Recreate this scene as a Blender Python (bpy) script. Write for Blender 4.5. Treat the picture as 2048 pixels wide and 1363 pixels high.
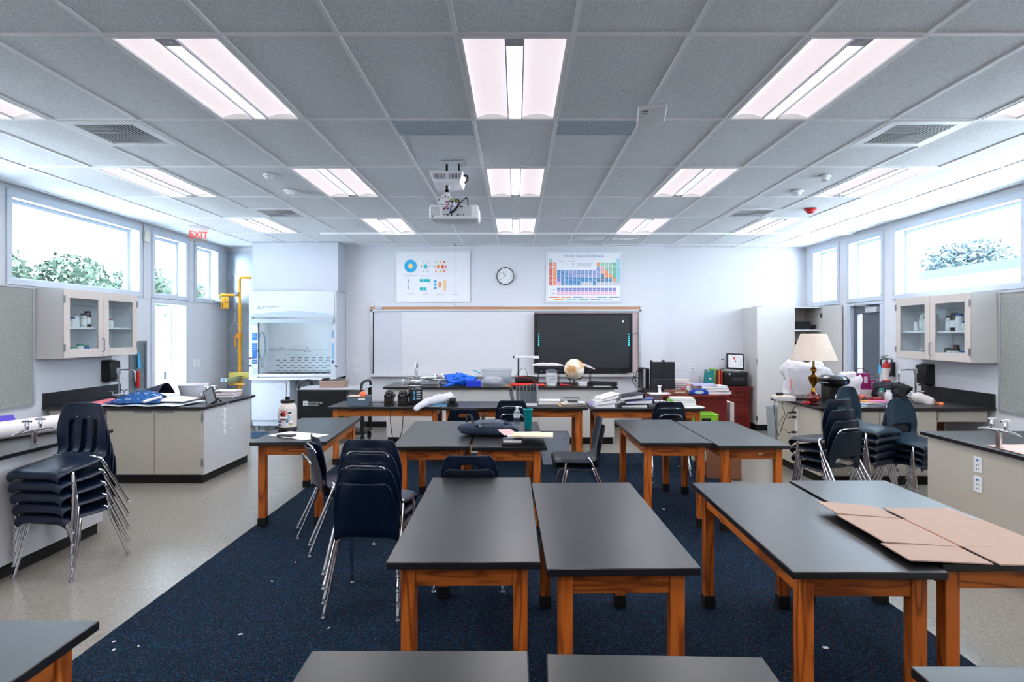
import bpy, bmesh, math, random
from mathutils import Vector, Matrix
from math import sin, cos, pi, radians as R
random.seed(7)
for _o in list(bpy.data.objects): bpy.data.objects.remove(_o)
COL = bpy.context.scene.collection
sc = bpy.context.scene

# ------------------------------------------------------------------ camera
F, VX, VY, CAMH = 1173.0, 1033.0, 663.5, 1.70
cam_d = bpy.data.cameras.new('camera'); cam = bpy.data.objects.new('camera', cam_d); COL.objects.link(cam)
cam.location = (0, 0, CAMH); cam.rotation_euler = (R(90), 0, 0)
cam_d.sensor_width = 36; cam_d.lens = F/2048*36
cam_d.shift_x = (1024-VX)/2048; cam_d.shift_y = (VY-681.5)/2048
cam_d.clip_start = 0.05; cam_d.clip_end = 200
sc.camera = cam

# ------------------------------------------------------------------ world, sun, exposure
W = bpy.data.worlds.new('world'); sc.world = W; W.use_nodes = True
nt = W.node_tree; nt.nodes.clear()
wo = nt.nodes.new('ShaderNodeOutputWorld'); bg = nt.nodes.new('ShaderNodeBackground')
bg.inputs[0].default_value = (0.66, 0.83, 1.0, 1); bg.inputs[1].default_value = 23.0
nt.links.new(bg.outputs[0], wo.inputs[0])
sun_d = bpy.data.lights.new('sun', 'SUN'); sun_d.energy = 34; sun_d.angle = R(1); sun_d.color = (1, .96, .9)
sun = bpy.data.objects.new('sun', sun_d); COL.objects.link(sun); sun.rotation_euler = (R(18), R(8), 0)
sc.view_settings.view_transform = 'Standard'; sc.view_settings.look = 'None'
sc.view_settings.exposure = 0.22; sc.view_settings.gamma = 1.0; sc.view_settings.use_curve_mapping = False
LAMP_W = 15.5      # watts of every ceiling light
LAMP_C = (1.0, .97, .985)

# ------------------------------------------------------------------ pixel helpers (photograph frame -> metres)
def X(px, D): return (px-VX)*D/F
def Z(py, D): return CAMH-(py-VY)*D/F
def P(px, py, D): return Vector((X(px, D), D, Z(py, D)))

# ------------------------------------------------------------------ materials
def lin(c):
    if isinstance(c, str):
        c = c.lstrip('#'); c = [int(c[i:i+2], 16)/255 for i in (0, 2, 4)]
    return tuple([(x/12.92 if x <= .04045 else ((x+.055)/1.055)**2.4) for x in c]+[1.0])
MAT = {}
def pbr(name, col, rough=.5, metal=0.0, spec=.5, var=.06, vs=6.0, bump=0.0, bs=40.0, trans=0.0, alpha=1.0, coat=0.0, emit=None, es=1.0, stretch=None, ior=1.45, rvar=0.0):
    if name in MAT: return MAT[name]
    m = bpy.data.materials.new(name); m.use_nodes = True; n = m.node_tree.nodes; l = m.node_tree.links
    b = n['Principled BSDF']; b.inputs['Roughness'].default_value = rough; b.inputs['Metallic'].default_value = metal
    b.inputs['Specular IOR Level'].default_value = spec; b.inputs['Transmission Weight'].default_value = trans
    b.inputs['Alpha'].default_value = alpha; b.inputs['Coat Weight'].default_value = coat; b.inputs['IOR'].default_value = ior
    c = lin(col)
    tc = n.new('ShaderNodeTexCoord'); mp = n.new('ShaderNodeMapping'); l.new(tc.outputs['Object'], mp.inputs[0])
    if stretch: mp.inputs['Scale'].default_value = stretch
    nz = n.new('ShaderNodeTexNoise'); nz.inputs['Scale'].default_value = vs; nz.inputs['Detail'].default_value = 4
    l.new(mp.outputs[0], nz.inputs[0])
    mx = n.new('ShaderNodeMix'); mx.data_type = 'RGBA'
    mx.inputs[6].default_value = tuple([x*(1-var) for x in c[:3]]+[1]); mx.inputs[7].default_value = tuple([min(1, x*(1+var)) for x in c[:3]]+[1])
    l.new(nz.outputs[0], mx.inputs[0]); l.new(mx.outputs[2], b.inputs['Base Color'])
    if rvar:
        mr = n.new('ShaderNodeMapRange'); mr.inputs[3].default_value = rough-rvar; mr.inputs[4].default_value = rough+rvar
        l.new(nz.outputs[0], mr.inputs[0]); l.new(mr.outputs[0], b.inputs['Roughness'])
    if bump:
        n2 = n.new('ShaderNodeTexNoise'); n2.inputs['Scale'].default_value = bs; n2.inputs['Detail'].default_value = 3
        l.new(tc.outputs['Object'], n2.inputs[0]); bp = n.new('ShaderNodeBump'); bp.inputs['Strength'].default_value = bump
        bp.inputs['Distance'].default_value = .01
        l.new(n2.outputs[0], bp.inputs['Height']); l.new(bp.outputs[0], b.inputs['Normal'])
    if emit:
        b.inputs['Emission Color'].default_value = lin(emit); b.inputs['Emission Strength'].default_value = es
    MAT[name] = m; return m
_pc = {}
def C(hexcol, rough=.6, **k):
    key = hexcol+str(rough)
    if key not in _pc: _pc[key] = pbr('paint_'+hexcol.strip('#')+'_'+str(int(rough*100)), hexcol, rough, **k)
    return _pc[key]

def speckle(name, base, cols, scale, rough, bump=.3, bscale=None, mott=.12, mscale=1.5, spec=.4):
    """base colour with cells of other colours scattered (carpet, vinyl, ceiling tile)"""
    m = bpy.data.materials.new(name); m.use_nodes = True; n = m.node_tree.nodes; l = m.node_tree.links
    b = n['Principled BSDF']; b.inputs['Roughness'].default_value = rough; b.inputs['Specular IOR Level'].default_value = spec
    tc = n.new('ShaderNodeTexCoord')
    v = n.new('ShaderNodeTexVoronoi'); v.inputs['Scale'].default_value = scale; l.new(tc.outputs['Object'], v.inputs[0])
    sep = n.new('ShaderNodeSeparateColor'); l.new(v.outputs['Color'], sep.inputs[0])
    rp = n.new('ShaderNodeValToRGB'); rp.color_ramp.interpolation = 'CONSTANT'
    els = rp.color_ramp.elements; els[0].position = 0; els[0].color = lin(base); els[1].position = cols[0][0]; els[1].color = lin(cols[0][1])
    for p, c in cols[1:]:
        e = els.new(p); e.color = lin(c)
    l.new(sep.outputs[0], rp.inputs[0])
    nz = n.new('ShaderNodeTexNoise'); nz.inputs['Scale'].default_value = mscale; nz.inputs['Detail'].default_value = 5; l.new(tc.outputs['Object'], nz.inputs[0])
    mr = n.new('ShaderNodeMapRange'); mr.inputs[1].default_value = .25; mr.inputs[2].default_value = .75; mr.inputs[3].default_value = 1-mott; mr.inputs[4].default_value = 1+mott; l.new(nz.outputs[0], mr.inputs[0])
    mu = n.new('ShaderNodeMix'); mu.data_type = 'RGBA'; mu.blend_type = 'MULTIPLY'; mu.inputs[0].default_value = 1
    l.new(rp.outputs[0], mu.inputs[6]); l.new(mr.outputs[0], mu.inputs[7]); l.new(mu.outputs[2], b.inputs['Base Color'])
    if bump:
        n2 = n.new('ShaderNodeTexNoise'); n2.inputs['Scale'].default_value = bscale or scale; n2.inputs['Detail'].default_value = 2; l.new(tc.outputs['Object'], n2.inputs[0])
        bp = n.new('ShaderNodeBump'); bp.inputs['Strength'].default_value = bump; bp.inputs['Distance'].default_value = .01
        l.new(n2.outputs[0], bp.inputs['Height']); l.new(bp.outputs[0], b.inputs['Normal'])
    MAT[name] = m; return m

def wood(name, st, c1, c2, rough=.42):
    m = bpy.data.materials.new(name); m.use_nodes = True; n = m.node_tree.nodes; l = m.node_tree.links
    b = n['Principled BSDF']; b.inputs['Roughness'].default_value = rough; b.inputs['Specular IOR Level'].default_value = .35
    tc = n.new('ShaderNodeTexCoord'); mp = n.new('ShaderNodeMapping'); mp.inputs['Scale'].default_value = st; l.new(tc.outputs['Object'], mp.inputs[0])
    oi = n.new('ShaderNodeObjectInfo'); 
    ml = n.new('ShaderNodeVectorMath'); ml.operation = 'ADD'; l.new(mp.outputs[0], ml.inputs[0])
    sc_ = n.new('ShaderNodeVectorMath'); sc_.operation = 'SCALE'; sc_.inputs[0].default_value = (7.3, 3.1, 5.7); l.new(oi.outputs['Random'], sc_.inputs[3]); l.new(sc_.outputs[0], ml.inputs[1])
    nz = n.new('ShaderNodeTexNoise'); nz.inputs['Scale'].default_value = 1.0; nz.inputs['Detail'].default_value = 2; l.new(ml.outputs[0], nz.inputs[0])
    wv = n.new('ShaderNodeMath'); wv.operation = 'MULTIPLY'; wv.inputs[1].default_value = 34; l.new(nz.outputs[0], wv.inputs[0])
    sn = n.new('ShaderNodeMath'); sn.operation = 'SINE'; l.new(wv.outputs[0], sn.inputs[0])
    mr = n.new('ShaderNodeMapRange'); mr.inputs[1].default_value = -1; mr.inputs[2].default_value = 1; l.new(sn.outputs[0], mr.inputs[0])
    pw = n.new('ShaderNodeMath'); pw.operation = 'POWER'; pw.inputs[1].default_value = 4; l.new(mr.outputs[0], pw.inputs[0]); iv = n.new('ShaderNodeMath'); iv.operation = 'MULTIPLY_ADD'; iv.inputs[1].default_value = -.75; iv.inputs[2].default_value = .75; l.new(pw.outputs[0], iv.inputs[0])
    fn = n.new('ShaderNodeTexNoise'); fn.inputs['Scale'].default_value = 9; fn.inputs['Detail'].default_value = 4; l.new(ml.outputs[0], fn.inputs[0])
    ad = n.new('ShaderNodeMath'); ad.operation = 'MULTIPLY_ADD'; ad.inputs[1].default_value = 1.0; l.new(iv.outputs[0], ad.inputs[0])
    m2 = n.new('ShaderNodeMath'); m2.operation = 'MULTIPLY'; m2.inputs[1].default_value = .5; l.new(fn.outputs[0], m2.inputs[0]); l.new(m2.outputs[0], ad.inputs[2])
    mx = n.new('ShaderNodeMix'); mx.data_type = 'RGBA'; mx.inputs[6].default_value = lin(c1); mx.inputs[7].default_value = lin(c2); l.new(ad.outputs[0], mx.inputs[0])
    hv = n.new('ShaderNodeHueSaturation'); mr2 = n.new('ShaderNodeMapRange'); mr2.inputs[3].default_value = .8; mr2.inputs[4].default_value = 1.12; l.new(oi.outputs['Random'], mr2.inputs[0]); l.new(mr2.outputs[0], hv.inputs['Value'])
    l.new(mx.outputs[2], hv.inputs['Color']); l.new(hv.outputs[0], b.inputs['Base Color'])
    MAT[name] = m; return m

WX = wood('oak_along_x', (1.2, 9, 9), '#62290c', '#c06926'); WY = wood('oak_along_y', (9, 1.2, 9), '#62290c', '#c06926'); WZ = wood('oak_along_z', (9, 9, 1.0), '#682c0c', '#bf6624')
CHERRY = wood('cherry_laminate', (3, 3, .7), '#5c1713', '#6f211b', .35)
CARPET = speckle('carpet_pile', '#112131', [(.45, '#0b1722'), (.66, '#19374f'), (.84, '#45252a'), (.90, '#0f1e2c'), (.97, '#284f68')], 165, .95, .5, 160, .1, 1.2, .1)
VINYL = speckle('vinyl_floor', '#8f8b82', [(.5, '#8a867d'), (.75, '#95918a'), (.93, '#837f76')], 90, .24, .02, 4, .06, .8, .5)
TILE = speckle('ceiling_tile', '#e6ebf0', [(.4, '#dbe1e7'), (.75, '#f0f3f6')], 150, .9, .28, 120, .03, 1.0, .2)
FABRIC = speckle('pinboard_fabric', '#9d9f9b', [(.5, '#93958f'), (.8, '#a6a8a4')], 160, .95, .4, 200, .04, 2, .1)
WALL = pbr('wall_paint', '#dcdde3', .75, var=.015, vs=1.5, bump=.04, bs=90, spec=.2)
WALLP = pbr('wall_panel', '#cfd3da', .6, var=.02, vs=1.5, spec=.25)
TEE = pbr('ceiling_grid_metal', '#f6f8fa', .45, var=.02)
TRIMW = pbr('window_frame_paint', '#c6cfdb', .5, var=.02)
JAMB = pbr('window_jamb_white', '#e9eef2', .5, var=.02)
EPOXY = pbr('black_epoxy_top', '#141619', .33, spec=.7, var=.2, vs=2.2, rvar=.025)
BOOT = pbr('black_rubber', '#0b0b0d', .6, var=.1)
BLK = pbr('black_plastic', '#101114', .4, var=.1)
BLKM = pbr('black_matte', '#0d0e11', .7, var=.1)
DGREY = pbr('dark_grey_plastic', '#33363b', .5)
GREY = pbr('grey_plastic', '#7d848b', .5)
LGREY = pbr('light_grey_plastic', '#b9bec4', .5)
WHITE = pbr('white_plastic', '#e6e7ea', .4, var=.02)
WMET = pbr('white_painted_metal', '#e3e6eb', .35, var=.02)
LAM = pbr('beige_laminate', '#b9b1a4', .5, var=.03, vs=60)
LAMC = pbr('cool_laminate', '#c2c2c6', .5, var=.03, vs=60)
LAMW = pbr('pale_laminate', '#cdc9c6', .5, var=.02, vs=60)
CHROME = pbr('chrome', '#d8dade', .12, 1.0, var=.04, vs=20, rvar=.05)
STEEL = pbr('brushed_steel', '#a9aeb3', .3, 1.0, var=.08, vs=3, rvar=.08, stretch=(1, 1, 30))
STEELD = pbr('dull_steel', '#8d9298', .38, .9, var=.06)
ALU = pbr('aluminium', '#c9cdd2', .35, .7, var=.03)
BRASS = pbr('aged_brass', '#9a6f2c', .25, 1.0, var=.15)
BLUEP = pbr('blue_shell_plastic', '#06172f', .34, spec=.5, var=.12, vs=30, bump=.05, bs=260)
NAVYP = pbr('navy_shell_plastic', '#081627', .36, spec=.5, var=.12, vs=30, bump=.05, bs=260)
TEALP = pbr('dark_teal_shell_plastic', '#112a3b', .4, spec=.5, var=.12, vs=30, bump=.05, bs=260)
CARD = pbr('cardboard', '#aa9081', .8, var=.04, vs=9, bump=.1, bs=60)
CARDD = pbr('cardboard_brown', '#8a5c42', .8, var=.06, vs=9)
PAPER = pbr('white_paper', '#e9e6e8', .8, var=.02)
YELP = pbr('yellow_paint', '#f0ae2a', .4, var=.04)
REDP = pbr('red_paint', '#b3201f', .35, var=.05)
def glassmat(name, tint, gloss=.06, rough=.02):
    m = bpy.data.materials.new(name); m.use_nodes = True; n = m.node_tree.nodes; l = m.node_tree.links; n.clear()
    o = n.new('ShaderNodeOutputMaterial'); t = n.new('ShaderNodeBsdfTransparent'); g = n.new('ShaderNodeBsdfGlossy'); x = n.new('ShaderNodeMixShader')
    tc = n.new('ShaderNodeTexCoord'); nz = n.new('ShaderNodeTexNoise'); l.new(tc.outputs['Object'], nz.inputs[0])
    mr = n.new('ShaderNodeMapRange'); mr.inputs[3].default_value = gloss*.8; mr.inputs[4].default_value = gloss*1.2; l.new(nz.outputs[0], mr.inputs[0]); l.new(mr.outputs[0], x.inputs[0])
    t.inputs[0].default_value = lin(tint); g.inputs['Roughness'].default_value = rough
    l.new(t.outputs[0], x.inputs[1]); l.new(g.outputs[0], x.inputs[2]); l.new(x.outputs[0], o.inputs[0]); MAT[name] = m; return m
GLASS = glassmat('window_glass', '#fbfdff'); CGLASS = glassmat('cabinet_glass', '#f4f9fa', .05)
def clearmat(name, tint, dif, dcol):
    m = glassmat(name, tint, .08, .15); n = m.node_tree.nodes; l = m.node_tree.links
    o = [q for q in n if q.type == 'OUTPUT_MATERIAL'][0]; src = o.inputs[0].links[0].from_socket
    df = n.new('ShaderNodeBsdfTranslucent'); d2 = n.new('ShaderNodeBsdfDiffuse'); df.inputs[0].default_value = lin(dcol); d2.inputs[0].default_value = lin(dcol)
    a_ = n.new('ShaderNodeMixShader'); l.new(df.outputs[0], a_.inputs[1]); l.new(d2.outputs[0], a_.inputs[2])
    x = n.new('ShaderNodeMixShader'); x.inputs[0].default_value = dif; l.new(src, x.inputs[1]); l.new(a_.outputs[0], x.inputs[2]); l.new(x.outputs[0], o.inputs[0]); return m
CLEARP = clearmat('clear_plastic', '#f6f8fa', .16, '#eef0f4'); FROST = clearmat('frosted_plastic', '#eef2f6', .45, '#d5dce6')
TEALC = pbr('teal_tumbler_plastic', '#0c8f93', .25, trans=.35, var=.03)

# ------------------------------------------------------------------ mesh builder
_tc = {}
def text_geo(s, font_w=False):
    if s in _tc: return _tc[s]
    cu = bpy.data.curves.new('t', 'FONT'); cu.body = s; cu.size = 1; cu.align_x = 'CENTER'; cu.align_y = 'CENTER'; cu.resolution_u = 2
    if font_w: cu.offset = .02
    o = bpy.data.objects.new('t', cu); COL.objects.link(o)
    dg = bpy.context.evaluated_depsgraph_get(); me = bpy.data.meshes.new_from_object(o.evaluated_get(dg))
    r = ([v.co.copy() for v in me.vertices], [tuple(p.vertices) for p in me.polygons])
    bpy.data.objects.remove(o); bpy.data.meshes.remove(me); bpy.data.curves.remove(cu)
    _tc[s] = r; return r
class MB:
    def __init__(s): s.v = []; s.f = []; s.m = []; s.mi = 0; s.M = None
    def add(s, vs, fs):
        o = len(s.v)
        for v in vs:
            v = Vector(v); s.v.append(s.M @ v if s.M else v)
        for f in fs: s.f.append(tuple(i+o for i in f)); s.m.append(s.mi)
        return s
    def box(s, x0, x1, y0, y1, z0, z1):
        x0, x1 = sorted((x0, x1)); y0, y1 = sorted((y0, y1)); z0, z1 = sorted((z0, z1))
        return s.add([(x0,y0,z0),(x1,y0,z0),(x1,y1,z0),(x0,y1,z0),(x0,y0,z1),(x1,y0,z1),(x1,y1,z1),(x0,y1,z1)],
              [(0,3,2,1),(4,5,6,7),(0,1,5,4),(1,2,6,5),(2,3,7,6),(3,0,4,7)])
    def cbox(s, c, sz, rz=0, rx=0, ry=0):
        M = Matrix.Translation(c) @ Matrix.Rotation(rz, 4, 'Z') @ Matrix.Rotation(rx, 4, 'X') @ Matrix.Rotation(ry, 4, 'Y')
        a, b, c_ = sz[0]/2, sz[1]/2, sz[2]/2
        vs = [M @ Vector(p) for p in [(-a,-b,-c_),(a,-b,-c_),(a,b,-c_),(-a,b,-c_),(-a,-b,c_),(a,-b,c_),(a,b,c_),(-a,b,c_)]]
        return s.add(vs, [(0,3,2,1),(4,5,6,7),(0,1,5,4),(1,2,6,5),(2,3,7,6),(3,0,4,7)])
    def quad(s, a, b, c, d): return s.add([a, b, c, d], [(0,1,2,3)])
    def tube(s, pts, r, n=8, caps=True):
        pts = [Vector(p) for p in pts]; rs = r if isinstance(r, (list, tuple)) else [r]*len(pts)
        vs = []; fs = []; prev = None
        for i, p in enumerate(pts):
            d = (pts[min(i+1, len(pts)-1)]-pts[max(i-1, 0)]).normalized()
            if prev is None:
                u = d.orthogonal().normalized()
            else:
                u = prev - d*prev.dot(d)
                u = u.normalized() if u.length > 1e-6 else d.orthogonal().normalized()
            prev = u; w = d.cross(u)
            for k in range(n):
                a = 2*pi*k/n; vs.append(p+(u*cos(a)+w*sin(a))*rs[i])
        for i in range(len(pts)-1):
            for k in range(n):
                fs.append((i*n+k, i*n+(k+1) % n, (i+1)*n+(k+1) % n, (i+1)*n+k))
        if caps: fs.append(tuple(range(n))[::-1]); fs.append(tuple((len(pts)-1)*n+k for k in range(n)))
        return s.add(vs, fs)
    def cyl(s, a, b, r, r2=None, n=16): return s.tube([a, b], [r, r if r2 is None else r2], n)
    def lathe(s, c, prof, n=24, caps=True, a0=0.0):
        vs = []; fs = []
        for (r, z) in prof:
            for k in range(n):
                a = a0+2*pi*k/n; vs.append((c[0]+r*cos(a), c[1]+r*sin(a), c[2]+z))
        for i in range(len(prof)-1):
            for k in range(n): fs.append((i*n+k, i*n+(k+1) % n, (i+1)*n+(k+1) % n, (i+1)*n+k))
        if caps: fs.append(tuple(range(n))[::-1]); fs.append(tuple((len(prof)-1)*n+k for k in range(n)))
        return s.add(vs, fs)
    def sph(s, c, r, n=16, sz=(1,1,1)):
        h = n//2; vs = []; fs = []
        for i in range(h+1):
            t = pi*i/h
            for k in range(n):
                a = 2*pi*k/n; vs.append((c[0]+r*sz[0]*sin(t)*cos(a), c[1]+r*sz[1]*sin(t)*sin(a), c[2]-r*sz[2]*cos(t)))
        for i in range(h):
            for k in range(n): fs.append((i*n+k, i*n+(k+1) % n, (i+1)*n+(k+1) % n, (i+1)*n+k))
        return s.add(vs, fs)
    def prism(s, pts, d):
        """pts: 3-D polygon, d: extrusion vector"""
        pts = [Vector(p) for p in pts]; d = Vector(d); n = len(pts)
        return s.add(pts+[p+d for p in pts], [tuple(range(n))[::-1], tuple(range(n, 2*n))]+[(i, (i+1) % n, n+(i+1) % n, n+i) for i in range(n)])
    def disc(s, c, r, u, w, n=24, rx=None):
        c = Vector(c); u = Vector(u); w = Vector(w); rx = rx or r
        return s.add([c+u*rx*cos(2*pi*k/n)+w*r*sin(2*pi*k/n) for k in range(n)], [tuple(range(n))])
    def text(s, t, c, size, u=(1,0,0), w=(0,0,1), sx=1.0):
        vs, fs = text_geo(t); c = Vector(c); u = Vector(u); w = Vector(w)
        return s.add([c+u*(v.x*size*sx)+w*(v.y*size) for v in vs], fs)
    def grid(s, fn, nu, nv):
        vs = [fn(i/nu, j/nv) for j in range(nv+1) for i in range(nu+1)]
        return s.add(vs, [(j*(nu+1)+i, j*(nu+1)+i+1, (j+1)*(nu+1)+i+1, (j+1)*(nu+1)+i) for j in range(nv) for i in range(nu)])

def link(o, parent=None):
    COL.objects.link(o)
    if parent: o.parent = parent
    return o
def world_of(o):
    M = Matrix.Identity(4)
    while o: M = Matrix.LocRotScale(o.location, o.rotation_euler, None) @ M; o = o.parent
    return M
def mesh(name, mb, mats, inv=None, bevel=0, smooth=True, bang=30):
    me = bpy.data.meshes.new(name)
    vs = [inv @ v for v in mb.v] if inv else mb.v
    me.from_pydata([tuple(v) for v in vs], [], mb.f); me.validate(); 
    if not isinstance(mats, (list, tuple)): mats = [mats]
    for m in mats: me.materials.append(m)
    if len(mats) > 1 and len(me.polygons) == len(mb.m): me.polygons.foreach_set('material_index', mb.m)
    bm = bmesh.new(); bm.from_mesh(me); bmesh.ops.recalc_face_normals(bm, faces=bm.faces); bm.to_mesh(me); bm.free()
    if smooth:
        me.polygons.foreach_set('use_smooth', [True]*len(me.polygons)); me.set_sharp_from_angle(angle=R(38))
    me.update(); return me
def part(parent, name, mb, mats, bevel=0, label=None, smooth=True, **k):
    """a child mesh; mb is in world coordinates"""
    inv = world_of(parent).inverted()
    o = bpy.data.objects.new(name, mesh(name, mb, mats, inv, smooth=smooth)); link(o, parent)
    if bevel: bv(o, bevel)
    if label: o['label'] = label
    return o
def bv(o, w, seg=2):
    m = o.modifiers.new('bevel', 'BEVEL'); m.width = w; m.segments = seg; m.limit_method = 'ANGLE'; m.angle_limit = R(40)
def tagit(o, label, cat, group=None, kind=None):
    if label: o['label'] = label
    if cat: o['category'] = cat
    if group: o['group'] = group
    if kind: o['kind'] = kind
    return o
def thing(name, label, cat, loc=(0,0,0), rz=0, group=None):
    o = bpy.data.objects.new(name, None); o.location = loc; o.rotation_euler = (0, 0, rz); o.empty_display_size = .1; link(o)
    return tagit(o, label, cat, group)
def single(name, mb, mats, label, cat, loc=None, group=None, bevel=0, kind=None, smooth=True):
    if loc is None:
        xs = [v.x for v in mb.v]; ys = [v.y for v in mb.v]; zs = [v.z for v in mb.v]
        loc = ((min(xs)+max(xs))/2, (min(ys)+max(ys))/2, min(zs))
    o = bpy.data.objects.new(name, mesh(name, mb, mats, Matrix.Translation(loc).inverted(), smooth=smooth)); o.location = loc; link(o)
    if bevel: bv(o, bevel)
    return tagit(o, label, cat, group, kind)
def struct(name, mb, mats, bevel=0, label=None):
    o = bpy.data.objects.new(name, mesh(name, mb, mats)); link(o); o['kind'] = 'structure'
    if label: o['label'] = label
    if bevel: bv(o, bevel)
    return o
def dup(root, M, label=None, group=None):
    r = root.copy(); COL.objects.link(r); r.matrix_world = M
    def rec(a, b):
        for ch in list(a.children):
            if ch.name.startswith('__'): continue
            c = ch.copy(); COL.objects.link(c); c.parent = b; rec(ch, c)
    rec(root, r)
    if label: r['label'] = label
    if group: r['group'] = group
    return r
# ------------------------------------------------------------------ room shell
CZ = 3.235; XL, XR = -5.28, 5.28; YB = -2.6; YF = 10.69
b = MB(); b.box(XL-.2, XR+.2, YB-.2, YF+.2, -.1, 0); struct('floor', b, VINYL, label='speckled grey vinyl floor')
b = MB(); b.box(-2.29, 2.335, YB+.3, 8.19, 0, .009)
single('carpet', b, CARPET, 'dark blue flecked carpet laid under all the wooden tables', 'carpet', loc=(0, 3, 0), bevel=.003)
b = MB(); b.box(-4.45, -4.02, 9.35, 9.93, 0, .012); single('floor_mat', b, pbr('mat_blue', '#27455e', .9), 'blue mat on the floor in front of the fume hood', 'mat')
# grid of tees, tiles laid between them except where the lights sit
TX0, TY0, TW, TD = -.315, 3.03, .6096, 1.2192
LIT = set((k, j) for k in (-6, -3, 0, 3, 6) for j in (0, 2, 4, -2, -4))
b = MB()
for k in range(-9, 10):
    for j in range(-5, 7):
        if (k, j) in LIT: continue
        x0, x1 = max(TX0+k*TW, XL-.1), min(TX0+(k+1)*TW, XR+.1); y0, y1 = max(TY0+j*TD, YB-.1), min(TY0+(j+1)*TD, YF+.1)
        if x1 > x0 and y1 > y0: b.box(x0, x1, y0, y1, CZ+.008, CZ+.03)
struct('ceiling', b, TILE, label='suspended ceiling of white acoustic tiles')
b = MB(); b.box(XL-.2, XR+.2, YB-.2, YF+.2, CZ+.16, CZ+.2); struct('ceiling_deck', b, WHITE)
b = MB()
for k in range(-9, 11):
    x = TX0+k*TW
    if XL < x < XR: b.box(x-.012, x+.012, YB, YF, CZ-.001, CZ+.012)
for j in range(-4, 7):
    y = TY0+j*TD
    if YB < y < YF: b.box(XL, XR, y-.012, y+.012, CZ-.0005, CZ+.012)
struct('trim_1', b, TEE, label='white metal grid that carries the ceiling tiles')
b = MB(); b.box(-3.05, XR, 9.10, 9.16, CZ-.02, CZ+.01); struct('trim_2', b, TEE)
# walls with openings
def wall_x(name, x0, x1, ops, mat, y0=YB, y1=YF):
    """ops: (ya, yb, za, zb) sorted by ya; wall slab between x0 and x1"""
    b = MB(); y = y0
    for (ya, yb, za, zb) in ops:
        b.box(x0, x1, y, ya, 0, CZ+.01)
        if za > 0: b.box(x0, x1, ya, yb, 0, za)
        b.box(x0, x1, ya, yb, zb, CZ+.01); y = yb
    b.box(x0, x1, y, y1, 0, CZ+.01)
    return struct(name, b, mat)
SILL = 2.24; HEAD = 3.13
opsL = [(3.2, 5.6, SILL, HEAD), (6.10, 8.20, SILL, HEAD), (8.52, 9.36, 0, HEAD), (9.64, 10.36, SILL, HEAD)]  # nearest opening on each side is unseen, added to let in more daylight
opsR = [(3.2, 5.6, SILL-.04, HEAD-.02), (6.10, 8.17, SILL-.04, HEAD-.02), (8.46, 9.30, 0, HEAD-.02), (9.62, 10.42, SILL-.04, HEAD-.02)]
wall_x('wall_left', XL-.22, XL, opsL, WALLP)
wall_x('wall_right', XR, XR+.22, opsR, WALL)
b = MB(); b.box(XL-.2, XR+.2, YF, YF+.2, 0, CZ+.01); struct('wall_back', b, WALL)
b = MB(); b.box(-3.05, 2.665, 10.49, YF, 0, CZ+.01); struct('wall_front_board', b, WALL, label='slightly projecting white wall behind the whiteboard')
b = MB(); b.box(XL-.2, XR+.2, YB-.2, YB, 0, CZ+.01); struct('wall_behind_camera', b, WALL)
# window frames + glass ; door transoms
def window(n, side, ya, yb, za, zb, sill=True):
    s = side; x = XL if s < 0 else XR
    fr = MB(); w = .045
    def bx(a, b_, c, d): fr.box(x-s*.022, x+s*.06, a, b_, c, d)
    bx(ya-w, ya+.02, za+.02, zb-.02); bx(yb-.02, yb+w, za+.02, zb-.02); bx(ya-w, yb+w, zb-.02, zb+w+.02); bx(ya-w, yb+w, za-w, za+.02)
    o = struct('window_%d' % n, fr, TRIMW, bevel=.004)
    g = MB(); xo = x+s*.16
    for (a, b_, c, d) in ((ya, ya+.05, za+.05, zb-.05), (yb-.05, yb, za+.05, zb-.05), (ya, yb, zb-.05, zb), (ya, yb, za, za+.05)): g.box(xo-s*.03, xo+s*.03, a, b_, c, d)
    part(o, 'sash', g, TRIMW, bevel=.003)
    g = MB(); g.box(xo-.003, xo+.003, ya+.05, yb-.05, za+.05, zb-.05); part(o, 'pane', g, GLASS)
    g = MB(); e = .004
    g.box(x+s*.06, xo-s*.03, ya, ya+e, za, zb); g.box(x+s*.06, xo-s*.03, yb-e, yb, za, zb); g.box(x+s*.06, xo-s*.03, ya, yb, za, za+e); g.box(x+s*.06, xo-s*.03, ya, yb, zb-e, zb)
    part(o, 'jamb_lining', g, JAMB)
    return o
n = 1
for s, ops in ((-1, opsL), (1, opsR)):
    for (ya, yb, za, zb) in ops:
        window(n, s, ya, yb, max(za, 2.24 if s < 0 else 2.2), zb); n += 1
# doors
# left door: steel frame, white leaf standing open outside
b = MB(); x = XL
b.box(x+.02, x-.20, 8.46, 8.54, 0, 2.12); b.box(x+.02, x-.20, 9.34, 9.42, 0, 2.12); b.box(x+.02, x-.20, 8.46, 9.42, 2.12, 2.19)
d1 = struct('door_1', b, TRIMW, bevel=.004, label='outside doorway with its white door standing open')
b = MB(); b.box(-6.32, -5.50, 9.30, 9.345, .02, 2.11); leaf = part(d1, 'door_leaf', b, WMET, bevel=.003)
b = MB(); b.box(-6.22, -5.58, 9.26, 9.30, .98, 1.05); b.box(-6.25, -6.17, 9.245, 9.30, .95, 1.08); b.box(-5.64, -5.56, 9.245, 9.30, .95, 1.08); part(leaf, 'panic_bar', b, STEELD, bevel=.004)
b = MB(); b.box(-5.85, -5.56, 9.24, 9.30, 1.93, 2.0); b.tube([(-5.8, 9.25, 2.0), (-5.55, 9.2, 2.06)], .012); part(leaf, 'door_closer', b, LGREY, bevel=.004)
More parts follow.
